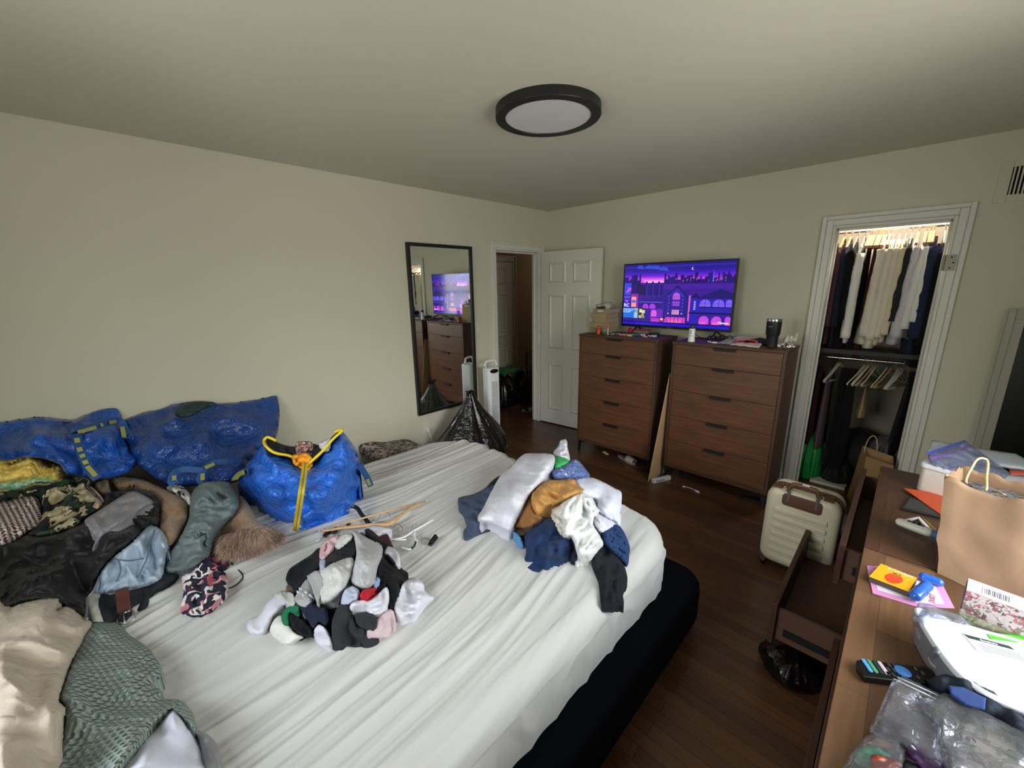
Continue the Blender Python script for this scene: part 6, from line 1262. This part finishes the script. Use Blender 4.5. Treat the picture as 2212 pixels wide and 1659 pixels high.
# ------------------------------------------------------------------ two low dressers end to end, drawers open
DT = .74
DW1 = mat('dresser_plank_dark', '#4a2e20', .38, pattern=p_planks(('#5c3e2b', '#4c3022'), .5, .14, 'Y', '#2a170f', .0008))
DW2 = mat('dresser_plank', '#8a6040', .36, pattern=p_planks(('#8c694b', '#664a33'), .42, .12, 'Y', '#4a2d18', .0006))
DWS = mat('dresser_side', '#3f2619', .5, pattern=p_grain('#38211a', '#4c3022', 1, 2, 14)); DWI = mat('drawer_inside', '#5b3f2c', .6, pattern=p_grain('#51382a', '#634635', 0, 2, 10))
XF, XB = 3.182, 3.66
def dresser(y0, y1, topm, label, opens):
    t = thing('low_dresser', label, 'dresser', ((XF+XB)/2, (y0+y1)/2, 0), 'low dressers along the window wall')
    obj('top_board', B(XF, XB, y0, y1, DT-.024, DT), topm, t, bevel=.0015)
    k = MB(); k.box(XF+.004, XB, y0, y0+.02, .02, DT-.024); k.box(XF+.004, XB, y1-.02, y1, .02, DT-.024); k.box(XB-.01, XB, y0+.02, y1-.02, .02, DT-.024); k.box(XF+.006, XB-.01, y0+.02, y1-.02, .10, .12)
    for z_ in (.135, .345, .535): k.box(XF+.006, XF+.03, y0+.02, y1-.02, z_-.008, z_+.004)
    obj('carcass', k, DWS, t, bevel=.001)
    rows = [(.142, .338), (.352, .528), (.542, .712)]
    for i, (z0, z1) in enumerate(rows):
        o_ = opens[i]; xf = XF-.006-o_
        fr_ = B(xf, xf+.02, y0+.012, y1-.012, z0, z1); d = obj('drawer', fr_, DWS, t, bevel=.0015)
        k = MB(); L_ = .40
        k.box(xf+.02, xf+.02+L_, y0+.035, y0+.05, z0+.015, z1-.03); k.box(xf+.02, xf+.02+L_, y1-.05, y1-.035, z0+.015, z1-.03); k.box(xf+.02+L_-.015, xf+.02+L_, y0+.05, y1-.05, z0+.015, z1-.03); k.box(xf+.02, xf+.02+L_, y0+.05, y1-.05, z0+.015, z0+.023)
        obj('drawer_box', k, DWI, d)
        for ya, yb_ in ((y0+.026, y0+.034), (y1-.034, y1-.026)): k = MB(); k.box(xf+.05, xf+.02+L_, ya, yb_, z0+.05, z0+.08); obj('runner', k, mat('runner_steel', '#26262a', .5, metal=.5), d)
    return t
dresser(-2.075, -1.175, DW1, 'low dark wooden dresser end with its bottom drawer pulled out, nearest the closet', (.235, .0, .062))
dresser(-3.12, -2.085, DW2, 'low dresser with brighter plank top, the remote control lying on it', (.022, .0, .0))

def D(px, py, h=0): return at(px, py, 2, DT+h)
# paper carrier bag on the dresser
KR2 = mat('kraft_paper_tan', '#a5866a', .8, bump=[('crease', 4, .22, .04), ('noise', 14, .3, .008)], mottle=.05)
pb = thing('paper_bag', 'large brown paper carrier bag with twisted handles on the low dresser', 'bag', (3.44, -2.1, DT))
zt = 1.02
# corners: base on the dresser, top rim a little wider
b0, b1 = D(2035, 1205), at(2200, 1302, 2, DT); 
base = [Vector((3.365, -2.10, DT+.001)), Vector((3.555, -2.18, DT+.001)), Vector((3.62, -1.90, DT+.001)), Vector((3.43, -1.86, DT+.001))]
tl = at(2040, 1028, 2, zt); tr = at(2212, 1082, 2, zt)
top = [tl, tl+(tr-tl)*1.35, tl+(tr-tl)*1.30+Vector((.03, .16, 0)), tl+Vector((.05, .15, 0))]
def rim(i, t): return top[i].lerp(top[(i+1) % 4], t)+Vector((0, 0, .006*math.sin(t*19+i)-.018*math.exp(-((t-.42)**2)*60)*(i == 0)))
k = MB(); ns, nv = 10, 14
def side(u, v):
    q = u*4; i = min(3, int(q)); t = q-i
    p = base[i].lerp(base[(i+1) % 4], t); r = rim(i, t)
    c_ = p.lerp(r, v); nrm = Vector((c_.x-3.47, c_.y+2.0, 0)).normalized()
    return c_+nrm*(.010*noise.noise(Vector((u*9, v*4, 2)))+.008*(ridge(Vector((u*6, v*3, 5)))-.4))*math.sin(PI*min(1, v*1.2))
k.grid(side, 60, 16, closed_u=True); k.f.append(tuple(range(60))[::-1]); k.mi.append(0)
o = obj('body', k, KR2, pb, smooth=True, angle=60); s_ = o.modifiers.new('th', 'SOLIDIFY'); s_.thickness = .002
def handle(pts): k = MB(); k.tube(rounded([tuple(p) for p in pts], 5)[:-5], .0035, 8); obj('handle', k, mat('paper_twine', '#d6bb86', .7), pb, smooth=True)
ha, hb = at(2087, 1043, 2, zt-.01), at(2127, 1062, 2, zt-.01)
handle([ha, at(2102, 1005, 2, zt+.035), at(2112, 992, 2, zt+.05), at(2124, 990, 2, zt+.052), at(2134, 998, 2, zt+.04), at(2131, 1030, 2, zt+.01), hb])
fz = zt-.035; fcx = (top[0]+top[1]+top[2]+top[3])/4
k = MB(); 
def fl(u, v): p = (top[0].lerp(top[1], .06+.88*u)).lerp(top[3].lerp(top[2], .06+.88*u), .08+.84*v); return Vector((p.x, p.y, fz+.012*noise.noise(Vector((u*6, v*6, 3)))-.02*abs(u-.5)))
k.grid(fl, 30, 20); o = obj('fur_garment', k, mat('black_fur', '#101018', .95, bump=('noise', 120, 1, .01), sheen=.5), smooth=True, label='black fluffy garment filling the brown paper carrier bag', cat='clothing'); s_ = o.modifiers.new('th', 'SOLIDIFY'); s_.thickness = .03; s_.offset = -1
k = MB(); q0 = fl(.42, .5); k.tube([q0+Vector((0, 0, .008)), q0+Vector((.016, -.01, .012)), q0+Vector((.03, -.012, .008))], .0022, 6); obj('gold_clasp', k, mat('gold', '#c9a24c', .3, metal=1), smooth=True, label='small gold clasp on the black fluffy garment in the carrier bag', cat='clasp')

# white storage box with zip pouch behind the carrier bag
wb_ = thing('storage_box', 'white plastic box under a clear zip pouch on the far end of the low dresser', 'box', (3.42, -1.30, DT))
k = MB(); T = Matrix.Translation((3.45, -1.36, DT)) @ Matrix.Rotation(-.25, 4, 'Z'); rbox(k, -.125, .20, -.08, .10, .001, .115, .02, .008, T=T); obj('body', k, mat('cream_plastic', '#cfc9c0', .45), wb_, smooth=True, angle=50)
k = MB(); rbox(k, -.13, .205, -.085, .105, .115, .135, .02, .004, T=T); obj('lid', k, WHITEP, wb_, smooth=True, angle=50)
ZPL = glassy('zip_pouch_film', '#e0e4f4', .7, .12, 30)
lump('zip_pouch', [(2005, 978, .165), (2060, 960, .175), (2085, 952, .18), (2130, 985, .16), (2180, 1020, .15), (2170, 1040, .14), (2100, 1025, .14), (2040, 1015, .14), (2010, 1000, .145)], ZPL, ref=DT, thick=.006, soft=False, fold=.01, bulge=.01, edge=6, step=4,
     label='clear zip pouch with blue and purple seal lying over the white storage box', cat='pouch')
zs = bpy.data.objects['zip_pouch']
strap('seal', px3([(2002, 980, .172), (2040, 968, .18), (2088, 952, .186)], 2, DT), .012, mat('seal_blue', '#4a58a8', .4), zs)
strap('seal', px3([(2008, 990, .166), (2050, 980, .173), (2096, 962, .18)], 2, DT), .010, mat('seal_violet', '#7a5aa8', .4), zs)
lump('document_wallet', [(2013, 950, .14), (2100, 966, .14), (2195, 980, .14), (2230, 1000, .14), (2215, 1012, .14), (2120, 1000, .14), (2005, 975, .14)], mat('pale_blue_plastic', '#cdd6e2', .3), ref=DT, thick=.01, soft=False, fold=.002, bulge=.004, edge=4, step=4,
     label='pale translucent document wallet on top of the white storage box', cat='folder')
lump('red_card', [(2180, 1012, .152), (2215, 1016, .152), (2225, 1026, .15), (2185, 1024, .15)], mat('salmon', '#d0604c', .5), ref=DT, thick=.003, soft=False, fold=0, bulge=.001, edge=3, step=4, label='small salmon red card at the end of the document wallet', cat='card')
# items in the middle
def slab(name, pix, z0, th, m, label=None, cat=None, parent=None, bevel=.0008, group=None):
    k = MB(); P = [at(a, b_, 2, z0+th) for a, b_ in pix]; Q = [Vector((p.x, p.y, z0)) for p in P]; n = len(P)
    k.add(Q+P, [tuple(range(n))[::-1], tuple(range(n, 2*n))]+[(i, (i+1) % n, n+(i+1) % n, n+i) for i in range(n)]); return obj(name, k, m, parent, bevel=bevel, label=label, cat=cat, group=group)
pic = thing('framed_picture', 'thin dark picture frame lying flat under the orange card on the dresser', 'picture frame', D(1985, 1090))
slab('frame', [(1963, 1072), (2040, 1094), (2035, 1118), (1946, 1098)], DT+.001, .008, mat('dark_frame', '#1c1c1c', .4), parent=pic)
slab('mount', [(1967, 1076), (2036, 1096), (2032, 1113), (1951, 1096)], DT+.009, .0008, mat('grey_mount', '#3b3c3a', .6), parent=pic)
slab('orange_card', [(1952, 1054), (2046, 1068), (2046, 1120), (2005, 1092)], DT+.0105, .003, mat('orange_card', '#d2552c', .6), 'orange red paper card sticking out from behind the carrier bag', 'card')
tube_ = thing('lotion_tube', 'white squeeze bottle with blue cap lying behind the alphabet book', 'bottle', D(1975, 1135, .01))
a0, a1 = at(1935, 1124, 2, DT+.022), at(2014, 1152, 2, DT+.022); a2 = at(2046, 1166, 2, DT+.020)
k = MB(); P = [a0.lerp(a1, t) for t in (0, .04, .12, .3, .6, .85, .95, 1)]; k.tube(P, [.006, .014, .018, .020, .021, .021, .019, .012], 18, flat=.8); obj('body', k, mat('cream_tube', '#dcdccf', .35), tube_, smooth=True, angle=60)
k = MB(); k.tube([a1, a1.lerp(a2, .1), a2], [.013, .015, .015], 18); obj('cap', k, mat('cap_blue', '#44648f', .4), tube_, smooth=True, angle=50)
dvv = (a1-a0).normalized(); c_ = a0.lerp(a1, .55)+Vector((0, 0, .0172))
for q in (-.3, .2, .6):
    k = MB(); T = frame3(a0.lerp(a1, .5+q*.3)+Vector((0, 0, .0155)), dvv, dvv.cross(Vector((0, 0, -1)))); k.box(-.010, .010, -.0075, .0075, 0, .0012, T); obj('print', k, mat('print_slate', '#5c6468', .6), tube_)
slab('white_leaflet', [(2018, 1160), (2036, 1132), (2048, 1140), (2046, 1165)], DT+.001, .002, WHITEP, 'white leaflet corner sticking out beside the lotion bottle cap', 'leaflet')
k = MB(); k.tube([at(1992, 1118, 2, DT+.03), at(2022, 1146, 2, DT+.03)], .0028, 8); obj('pencil', k, mat('pencil_yellow', '#c9a23c', .5), smooth=True, label='yellow pencil lying across the white lotion bottle', cat='pencil')
k = MB(); k.tube([at(1960, 1124, 2, DT+.008), at(1985, 1118, 2, DT+.008), at(2002, 1138, 2, DT+.008)], .009, 8, flat=.4); obj('white_clip', k, WHITEP, smooth=True, label='small white plastic piece behind the lotion bottle', cat='clip')
# alphabet book, paper sheet, toy dumbbell pieces
slab('activity_sheet', [(1872, 1221), (1905, 1224), (2036, 1262), (2062, 1313), (1980, 1310), (1885, 1281)], DT+.0005, .0025, mat('pink_border', '#d48fc0', .5), 'pink bordered printed sheet under the alphabet book', 'paper')
asb = bpy.data.objects['activity_sheet']
slab('print_area', [(1886, 1232), (1910, 1234), (2020, 1264), (2040, 1305), (1985, 1303), (1896, 1274)], DT+.003, .0004, mat('sheet_inner', '#d9d6e0', .5), parent=asb)
MG = mat('magenta', '#c2306a', .5)
pq = at(2014, 1293, 2, DT+.004); text('lettering', 'QUEST', .016, frame3(pq, at(2016, 1280, 2, DT+.004)-pq, at(2000, 1290, 2, DT+.004)-pq), MG, asb)
bk = thing('alphabet_book', 'yellow alphabet board book with a red apple on its cover', 'book', D(1920, 1250))
cpx = [(1903, 1217), (1981, 1248), (1963, 1278), (1877, 1245)]
slab('cover', cpx, DT+.0205, .0015, mat('cover_yellow', '#e8a81c', .4), parent=bk)
slab('pages', [(a+1, b_+1) for a, b_ in cpx], DT+.003, .0172, mat('page_edges', '#5c4c44', .8), parent=bk)
zb = DT+.0223; A0 = at(1877, 1245, 2, zb); X_ = (at(1963, 1278, 2, zb)-A0); Y_ = (at(1903, 1217, 2, zb)-A0)
def bkp(u, v): return A0+X_*u+Y_*v
k = MB(); k.add([bkp(.52+.22*math.cos(a)*(1-.1*abs(math.sin(a))), .40+.30*math.sin(a)-(.06 if abs(math.cos(a)) < .25 and math.sin(a) > 0 else 0)) for a in [2*PI*i/32 for i in range(32)]], [tuple(range(32))]); k.v = [(v[0], v[1], v[2]+.0003) for v in k.v]; obj('apple_print', k, mat('apple_red', '#dc4a26', .4), bk)
k = MB()
for sg in (-1, 1): k.add([bkp(.52+sg*x_, .70+y_)+Vector((0, 0, .0005)) for x_, y_ in ((0, -.02), (.05, .05), (.13, .03), (.06, -.02))], [(0, 1, 2, 3)])
k.add([bkp(.51, .62)+Vector((0, 0, .0005)), bkp(.53, .62)+Vector((0, 0, .0005)), bkp(.50, .80)+Vector((0, 0, .0005))], [(0, 1, 2)]); obj('leaf_print', k, mat('leaf_green', '#4d6a1c', .5), bk)
text('lettering', 'Alphabet', .0165, frame3(bkp(.55, .86)+Vector((0, 0, .0004)), X_, Y_), WHITEP, bk)
BL = mat('toy_blue', '#2463c8', .22, coat=.5)
def capsule(a, b_, r, parent, ring=True, nm='pill'):
    k = MB(); d = (b_-a); P = []; R = []
    for i in range(9): t = i/8; P.append(a+d.normalized()*(r*(1-math.cos(t*PI/2)))*1); R.append(max(.0008, r*math.sin(t*PI/2)))
    for i in range(9): t = 1-i/8; P.append(b_-d.normalized()*(r*(1-math.cos(t*PI/2)))); R.append(max(.0008, r*math.sin(t*PI/2)))
    k.tube(P, R, 20); obj(nm, k, BL, parent, smooth=True)
    if ring: m_ = a.lerp(b_, .5); u = d.normalized(); k = MB(); k.tube([m_-u*.0015, m_+u*.0015], r*1.04, 20); obj('ring', k, BL, parent, smooth=True, angle=40)
t1 = thing('plastic_egg', 'blue plastic capsule lying behind the other blue one', 'toy', D(2010, 1255)); capsule(at(1984, 1242, 2, DT+.018), at(2040, 1262, 2, DT+.018), .0125, t1)
t1 = thing('plastic_egg', 'blue plastic egg touching the corner of the alphabet book', 'toy', D(1990, 1280)); capsule(at(1973, 1291, 2, DT+.019), at(2006, 1262, 2, DT+.022), .0155, t1)
# remote control
rm = thing('remote_control', 'black remote control with blue round pad on the low dresser', 'remote control', D(1925, 1445))
zr = DT+.0; rp_ = [(1850, 1425), (1862, 1423), (2003, 1440), (2018, 1452), (2005, 1478), (1985, 1478), (1868, 1462), (1852, 1440)]
k = MB(); P = [at(a, b_, 2, DT+.019) for a, b_ in rp_]; Q = [Vector((p.x, p.y, DT+.001)) for p in P]; n = len(P); k.add(Q+P, [tuple(range(n))[::-1], tuple(range(n, 2*n))]+[(i, (i+1) % n, n+(i+1) % n, n+i) for i in range(n)]); obj('case', k, BLACKP, rm, bevel=.004, seg=3)
zk = DT+.0205
R0 = at(1852, 1434, 2, zk); RX = at(2010, 1460, 2, zk)-R0; RY = (at(1868, 1424, 2, zk)-at(1862, 1458, 2, zk)); c00 = R0-RY*.5
def rc(u, v): return R0+RX*u+RY*(v-.5)
def key(u0, u1, v0, v1, m_, nm='button'):
    k = MB(); T = frame3(rc((u0+u1)/2, (v0+v1)/2), RX, RY); a, b_ = RX.length*(u1-u0)/2, RY.length*(v1-v0)/2; rbox(k, -a, a, -b_, b_, -.0015, .0012, min(a, b_)*.8, .0005, n=4, T=T); obj(nm, k, m_, rm, smooth=True, angle=50)
for i, c_ in enumerate(('#5aa0e0', '#4f9a68', '#26343a', '#d8c0cc')): key(.11+i*.075, .165+i*.075, .2, .82, mat('key_'+c_[1:], c_, .4))
for i in range(2):
    for j in range(3): key(.41+i*.075, .455+i*.075, .12+j*.28, .30+j*.28, mat('key_grey', '#2e2e31', .5))
k = MB(); T = frame3(rc(.63, .5), RX, RY); k.lathe([(.0155, -.001), (.0155, .001), (.014, .002), (.0005, .002)], 32, T); obj('round_pad', k, mat('pad_blue', '#3e78ba', .45), rm, smooth=True, angle=40)
for (u, v) in ((.80, .8), (.84, .3), (.90, .6)): key(u-.015, u+.015, v-.08, v+.08, mat('key_brown', '#5a4a44', .5))
# shrink-wrapped white tray/lid stack, candle boxes, zip bags
LID = mat('white_lid', '#cfd4de', .3)
tray = thing('storage_tub', 'white lidded storage tub with printed label, partly wrapped in clear plastic', 'tub', D(2130, 1400))
TZ = .085
outl = [(1976, 1312), (2002, 1316), (2060, 1338), (2130, 1360), (2240, 1392), (2290, 1440), (2290, 1580), (2212, 1538), (2130, 1500), (2070, 1455), (2025, 1400), (1990, 1345)]
k = MB(); P = rounded([tuple(at(a, b_, 2, DT+TZ)) for a, b_ in outl], 4); n = len(P); Cn = Vector((sum(p[0] for p in P)/n, sum(p[1] for p in P)/n, 0))
def inset(P, s_, z): return [Vector((Cn.x+(p[0]-Cn.x)*s_, Cn.y+(p[1]-Cn.y)*s_, z)) for p in P]
L0 = inset(P, .99, DT+TZ-.012); L1 = inset(P, 1, DT+TZ-.003); L2 = inset(P, .97, DT+TZ); L3 = inset(P, .90, DT+TZ); L4 = inset(P, .88, DT+TZ-.005)
k.add(L0+L1+L2+L3+L4, [(a*n+i, a*n+(i+1) % n, (a+1)*n+(i+1) % n, (a+1)*n+i) for a in range(4) for i in range(n)]+[tuple(4*n+i for i in range(n)), tuple(range(n))[::-1]]); obj('lid', k, LID, tray, smooth=True, angle=35)
k = MB(); S0 = inset(P, .90, DT+.002); S1 = inset(P, .955, DT+TZ-.013); k.add(S0+S1, [(i, (i+1) % n, n+(i+1) % n, n+i) for i in range(n)]+[tuple(range(n))[::-1], tuple(n+i for i in range(n))]); obj('tub', k, mat('smoky_tub', '#6d7078', .25, alpha=1), tray, smooth=True, angle=40)
slab('label', [(2078, 1367), (2120, 1378), (2212, 1402), (2260, 1412), (2250, 1440), (2110, 1405)], DT+TZ-.0045, .0006, mat('label_paper', '#dfe3e6', .5), parent=tray, bevel=0)
slab('label_header', [(2081, 1369), (2180, 1395), (2192, 1404), (2092, 1378)], DT+TZ-.0038, .0004, mat('label_dark', '#1e3a2c', .5), parent=tray, bevel=0)
slab('label_header', [(2130, 1365), (2240, 1378), (2235, 1392), (2140, 1380)], DT+TZ-.0038, .0006, mat('label_green', '#52e02a', .45), parent=tray, bevel=0)
pt = at(2136, 1387, 2, DT+TZ-.003); text('lettering', 'Simplicity', .008, frame3(pt, at(2180, 1398, 2, DT+TZ-.003)-pt, at(2139, 1375, 2, DT+TZ-.003)-pt), WHITEP, tray)
for i in range(4):
    slab('label_print', [(2112+i*4, 1390+i*4.5), (2205+i*4, 1413+i*4.5), (2205+i*4, 1414.6+i*4.5), (2112+i*4, 1391.6+i*4.5)], DT+TZ-.0038, .0004, mat('print_grey2', '#8b9196', .6), parent=tray, bevel=0)
FILM = glassy('shrink_film', '#dfe3ea', .72, .08, 26)
lump('wrap_film', [(1968, 1330, .075), (1985, 1300, .085), (2010, 1306, .092), (2075, 1328, .092), (2100, 1352, .09), (2010, 1330, .091), (1998, 1342, .088), (2030, 1400, .086), (2068, 1452, .084), (2030, 1440, .03), (1990, 1400, .02), (1975, 1360, .04)], FILM, ref=DT, thick=.002, soft=False, fold=.010, fc=14, bulge=.004, edge=5, step=4, parent=tray)
# navy bundle / bag beneath
lump('navy_pouch', [(1995, 1468, .03), (2040, 1456, .07), (2090, 1462, .085), (2150, 1492, .085), (2212, 1548, .085), (2290, 1600, .085), (2290, 1680, .05), (2150, 1600, .03), (2050, 1520, .02)], mat('navy_nylon', '#16202f', .85, bump=[('crease', 14, .4, .02), ('noise', 60, .4, .003)]), ref=DT, bulge=.02, edge=10, fold=.004, step=4, soft=False,
     label='dark navy pouch with a blue patch beside the storage tub', cat='pouch')
lump('patch', [(2048, 1480, .0865), (2080, 1484, .0865), (2130, 1508, .0865), (2128, 1532, .0865), (2085, 1520, .0865), (2055, 1500, .0865)], mat('patch_blue', '#1d386e', .9, bump=('noise', 60, .5, .003)), ref=DT, thick=.004, bulge=.001, edge=3, fold=.0005, step=4, soft=False, parent=bpy.data.objects['navy_pouch'])
cupt = thing('disc_packet', 'beige paper packet with printed letters under the clear film of the tub', 'packet', D(2030, 1440))
k = MB(); cc = at(2040, 1438, 2, DT+.03); T = frame3(cc, at(2060, 1452, 2, DT+.03)-cc, at(2055, 1420, 2, DT+.03)-cc); k.lathe([(.026, -.004), (.028, 0), (.026, .003), (.0005, .003)], 32, T); obj('disc', k, mat('beige_disc', '#8f867a', .6), cupt, smooth=True, angle=40)
text('lettering', 'CH', .012, T @ Matrix.Translation((.006, -.004, .0035)), mat('print_brown', '#5c554c', .6), cupt)
# candle boxes
def fbox(name, tl, tr, bl, br, z1, h, m_top, m_front, label, cat, tape=None):
    """carton given by the four corners of its front face: tl, tr at the top, standing height h"""
    t = thing(name, label, cat, (Vector(tl)+Vector(br))/2); return t
fb_ = thing('floral_box', 'pink floral patterned carton standing on the dresser in front of the carrier bag', 'box', D(2150, 1300))
q = at(2092, 1249, 2, DT+.150); q2 = at(2250, 1306, 2, DT+.150); ex = (q2-q); ex.z = 0; L_ = ex.length; exn = ex.normalized(); eyn = Vector((-exn.y, exn.x, 0))
f0 = at(2104, 1280, 2, DT+.150); dep = max(.03, abs((f0-q).dot(eyn)))
T = Matrix((Vector((exn.x, exn.y, 0)), Vector((eyn.x, eyn.y, 0)), Vector((0, 0, 1)))).transposed().to_4x4(); T.translation = Vector((q.x, q.y, DT+.085))
PKT = mat('carton_pink', '#d9b0b4', .5); FLR = mat('carton_floral', '#cdbfc0', .5, pattern=p_patch(('#d8cdd0', '#cfc3c8', '#b8707c', '#8d8478', '#d8cdd0', '#6a5c58', '#d4c8cc'), 95, dist=.06))
k = MB(); k.box(0, L_*1.1, -dep, 0, .0, .064, T); k.m = 1; k.box(-.0003, L_*1.1, -dep-.0008, .0003, .064, .0655, T); obj('carton', k, [FLR, PKT], fb_, bevel=.0006)
k = MB(); k.box(-.0012, -.0003, -dep+.003, -.003, .004, .060, T); obj('dark_end', k, mat('carton_end', '#3f3236', .4), fb_)
k = MB(); k.box(L_*.22, L_*.62, -dep*.9, -dep*.25, .0656, .0662, T); obj('barcode_label', k, WHITEP, fb_)
k = MB()
for i in range(14): a = L_*.25+i*L_*.025; k.box(a, a+L_*(.006+.005*(i % 3)), -dep*.8, -dep*.35, .0663, .0666, T)
obj('barcode_print', k, mat('ink', '#55565c', .6), fb_, kind='stuff')
# stand under the floral carton: second carton
k = MB(); k.box(.0, L_*1.1, -dep*.98, -.002, -.084, -.0005, T); obj('plain_carton', k, mat('pale_green_print', '#b9bba2', .5, pattern=p_patch(('#c8c9b0', '#b5b89a', '#d8d8c4', '#8aa070'), 70, dist=.1)), label='pale green printed carton under the pink floral one', cat='box', bevel=.0008)
# clear zip bags nearest the camera
ZIPF = glassy('zip_bag_film', '#e6e8ec', .86, .12, 22)
def zbag(pts, label, **k): kw = dict(ref=DT, thick=.012, fold=.012, fc=12, fa=4, bulge=.014, edge=14, step=5, ctrl=()); kw.update(k); return lump('zip_bag', pts, ZIPF, label=label, cat='bag', soft=False, **kw)
lump('patterned_cloth', [(2090, 1540, .05), (2160, 1540, .055), (2280, 1600, .06), (2280, 1720, .05), (2110, 1720, .04), (2060, 1640, .04)], mat('leaf_cream', '#b3a696', .8, pattern=p_patch(('#c8baa6', '#b8aa98', '#5b4c4c', '#c0b29e', '#8d9078'), 55, dist=.1)), ref=DT, bulge=.03, fold=.01, edge=14, step=5,
     label='cream and brown patterned cloth inside the clear zip bag near the frame corner', cat='cloth')
lump('grey_item', [(1900, 1560, .03), (1960, 1530, .04), (2000, 1580, .05), (2010, 1660, .04), (1920, 1640, .03)], mat('mauve_grey', '#6a5f60', .7, mottle=.3, mscale=30), ref=DT, bulge=.02, fold=.008, edge=10, step=5, label='mauve grey item inside the clear zip bag by the table edge', cat='item')
lump('mint_item', [(1848, 1625, .03), (1870, 1612, .04), (1900, 1614, .045), (1928, 1635, .04), (1890, 1645, .035), (1866, 1652, .02)], mat('mint_plastic', '#5fae88', .5), ref=DT, bulge=.015, fold=.004, edge=8, step=4, label='mint green item in the small clear bag at the dresser edge', cat='item')
lump('peach_item', [(1868, 1605, .03), (1890, 1585, .04), (1930, 1600, .045), (1962, 1640, .04), (1950, 1660, .03), (1925, 1632, .03)], mat('peach_plastic', '#b08c74', .6), ref=DT, bulge=.015, fold=.004, edge=8, step=4, label='peach coloured item in the small clear bag at the dresser edge', cat='item')
lump('red_item', [(1880, 1634, .05), (1900, 1630, .055), (1935, 1642, .055), (1954, 1654, .05), (1940, 1662, .045), (1890, 1664, .04)], mat('brick_red', '#9a4430', .45), ref=DT, bulge=.012, fold=.002, edge=6, step=4, label='brick red item with a pale rim next to the mint green one', cat='item')
lump('purple_item', [(1958, 1617, .06), (1975, 1600, .066), (2010, 1622, .066), (2050, 1665, .06), (2040, 1700, .05), (1990, 1660, .055)], mat('purple_felt', '#3c1648', .6), ref=DT, bulge=.012, fold=.002, edge=6, step=4, label='dark purple folded item between the clear zip bags', cat='item')
lump('black_item', [(1826, 1672, .03), (1840, 1655, .035), (1866, 1652, .035), (1880, 1680, .03), (1850, 1700, .02)], BLACKP, ref=DT, bulge=.012, fold=.002, edge=6, step=4, label='black item at the bottom of the small clear bag', cat='item')
lump('black_item', [(1948, 1655, .05), (1965, 1642, .05), (2040, 1690, .05), (2020, 1720, .04), (1950, 1700, .04)], BLACKP, ref=DT, bulge=.012, fold=.002, edge=6, step=4, label='black item under the dark purple folded item', cat='item')
zbag([(1880, 1570, .05), (1900, 1532, .06), (1918, 1490, .06), (1926, 1472, .06), (1950, 1460, .055), (2030, 1498, .05), (2035, 1545, .06), (2030, 1600, .075), (2050, 1660, .07), (2000, 1640, .07), (1950, 1600, .075), (1900, 1590, .06)], 'clear zip bag with its ribbed seal facing the remote control')
zbag([(1978, 1510, .07), (2010, 1502, .075), (2042, 1496, .08), (2120, 1535, .085), (2230, 1590, .09), (2300, 1640, .08), (2290, 1720, .07), (2060, 1720, .07), (2040, 1640, .08), (2024, 1580, .08), (2026, 1560, .08)], 'larger clear zip bag over the patterned cloth')
zbag([(1824, 1650, .035), (1845, 1620, .045), (1870, 1590, .05), (1898, 1575, .06), (1940, 1590, .06), (1962, 1620, .055), (1950, 1660, .06), (1900, 1700, .05), (1826, 1700, .03)], 'small clear plastic bag of little things at the dresser edge')
for (a, b_, c_, d_) in ((1930, 1466, 2022, 1510), (1938, 1462, 2028, 1503)): k = MB(); k.tube([at(a, b_, 2, DT+.066), at(c_, d_, 2, DT+.062)], .0012, 6); obj('seal_rib', k, mat('clear_rib', '#c9ccd4', .2), bpy.data.objects['zip_bag'], smooth=True)
# floor bag under the near drawer
binbag('black_bag', (3.04, -1.98, 0), .12, .13, .12, 'dark glossy bag on the floor below the open drawers', mat('glossy_dark', '#0d0809', .25, bump=('crinkle', 6, .5, .01)), 81, peak=.5)
# framed panel against the back wall
fp = thing('leaning_board', 'dark panel in a wide white frame standing against the back wall beyond the closet', 'panel', (3.76, -.08, 0))
T = Matrix.Translation((0, -.10, 0)) @ Matrix.Rotation(-.035, 4, 'X')
k = MB(); k.box(3.585, 3.615, -.035, .0, .0, 1.492, T); k.box(3.615, 3.90, -.03, .0, 1.43, 1.492, T); k.box(3.615, 3.655, -.03, .0, .0, 1.43, T); obj('frame', k, mat('frame_grey_white', '#a9a89a', .5), fp, bevel=.003)
k = MB(); k.box(3.655, 3.90, -.012, -.004, .0, 1.43, T); obj('board', k, mat('deep_teal', '#070c10', .35), fp)
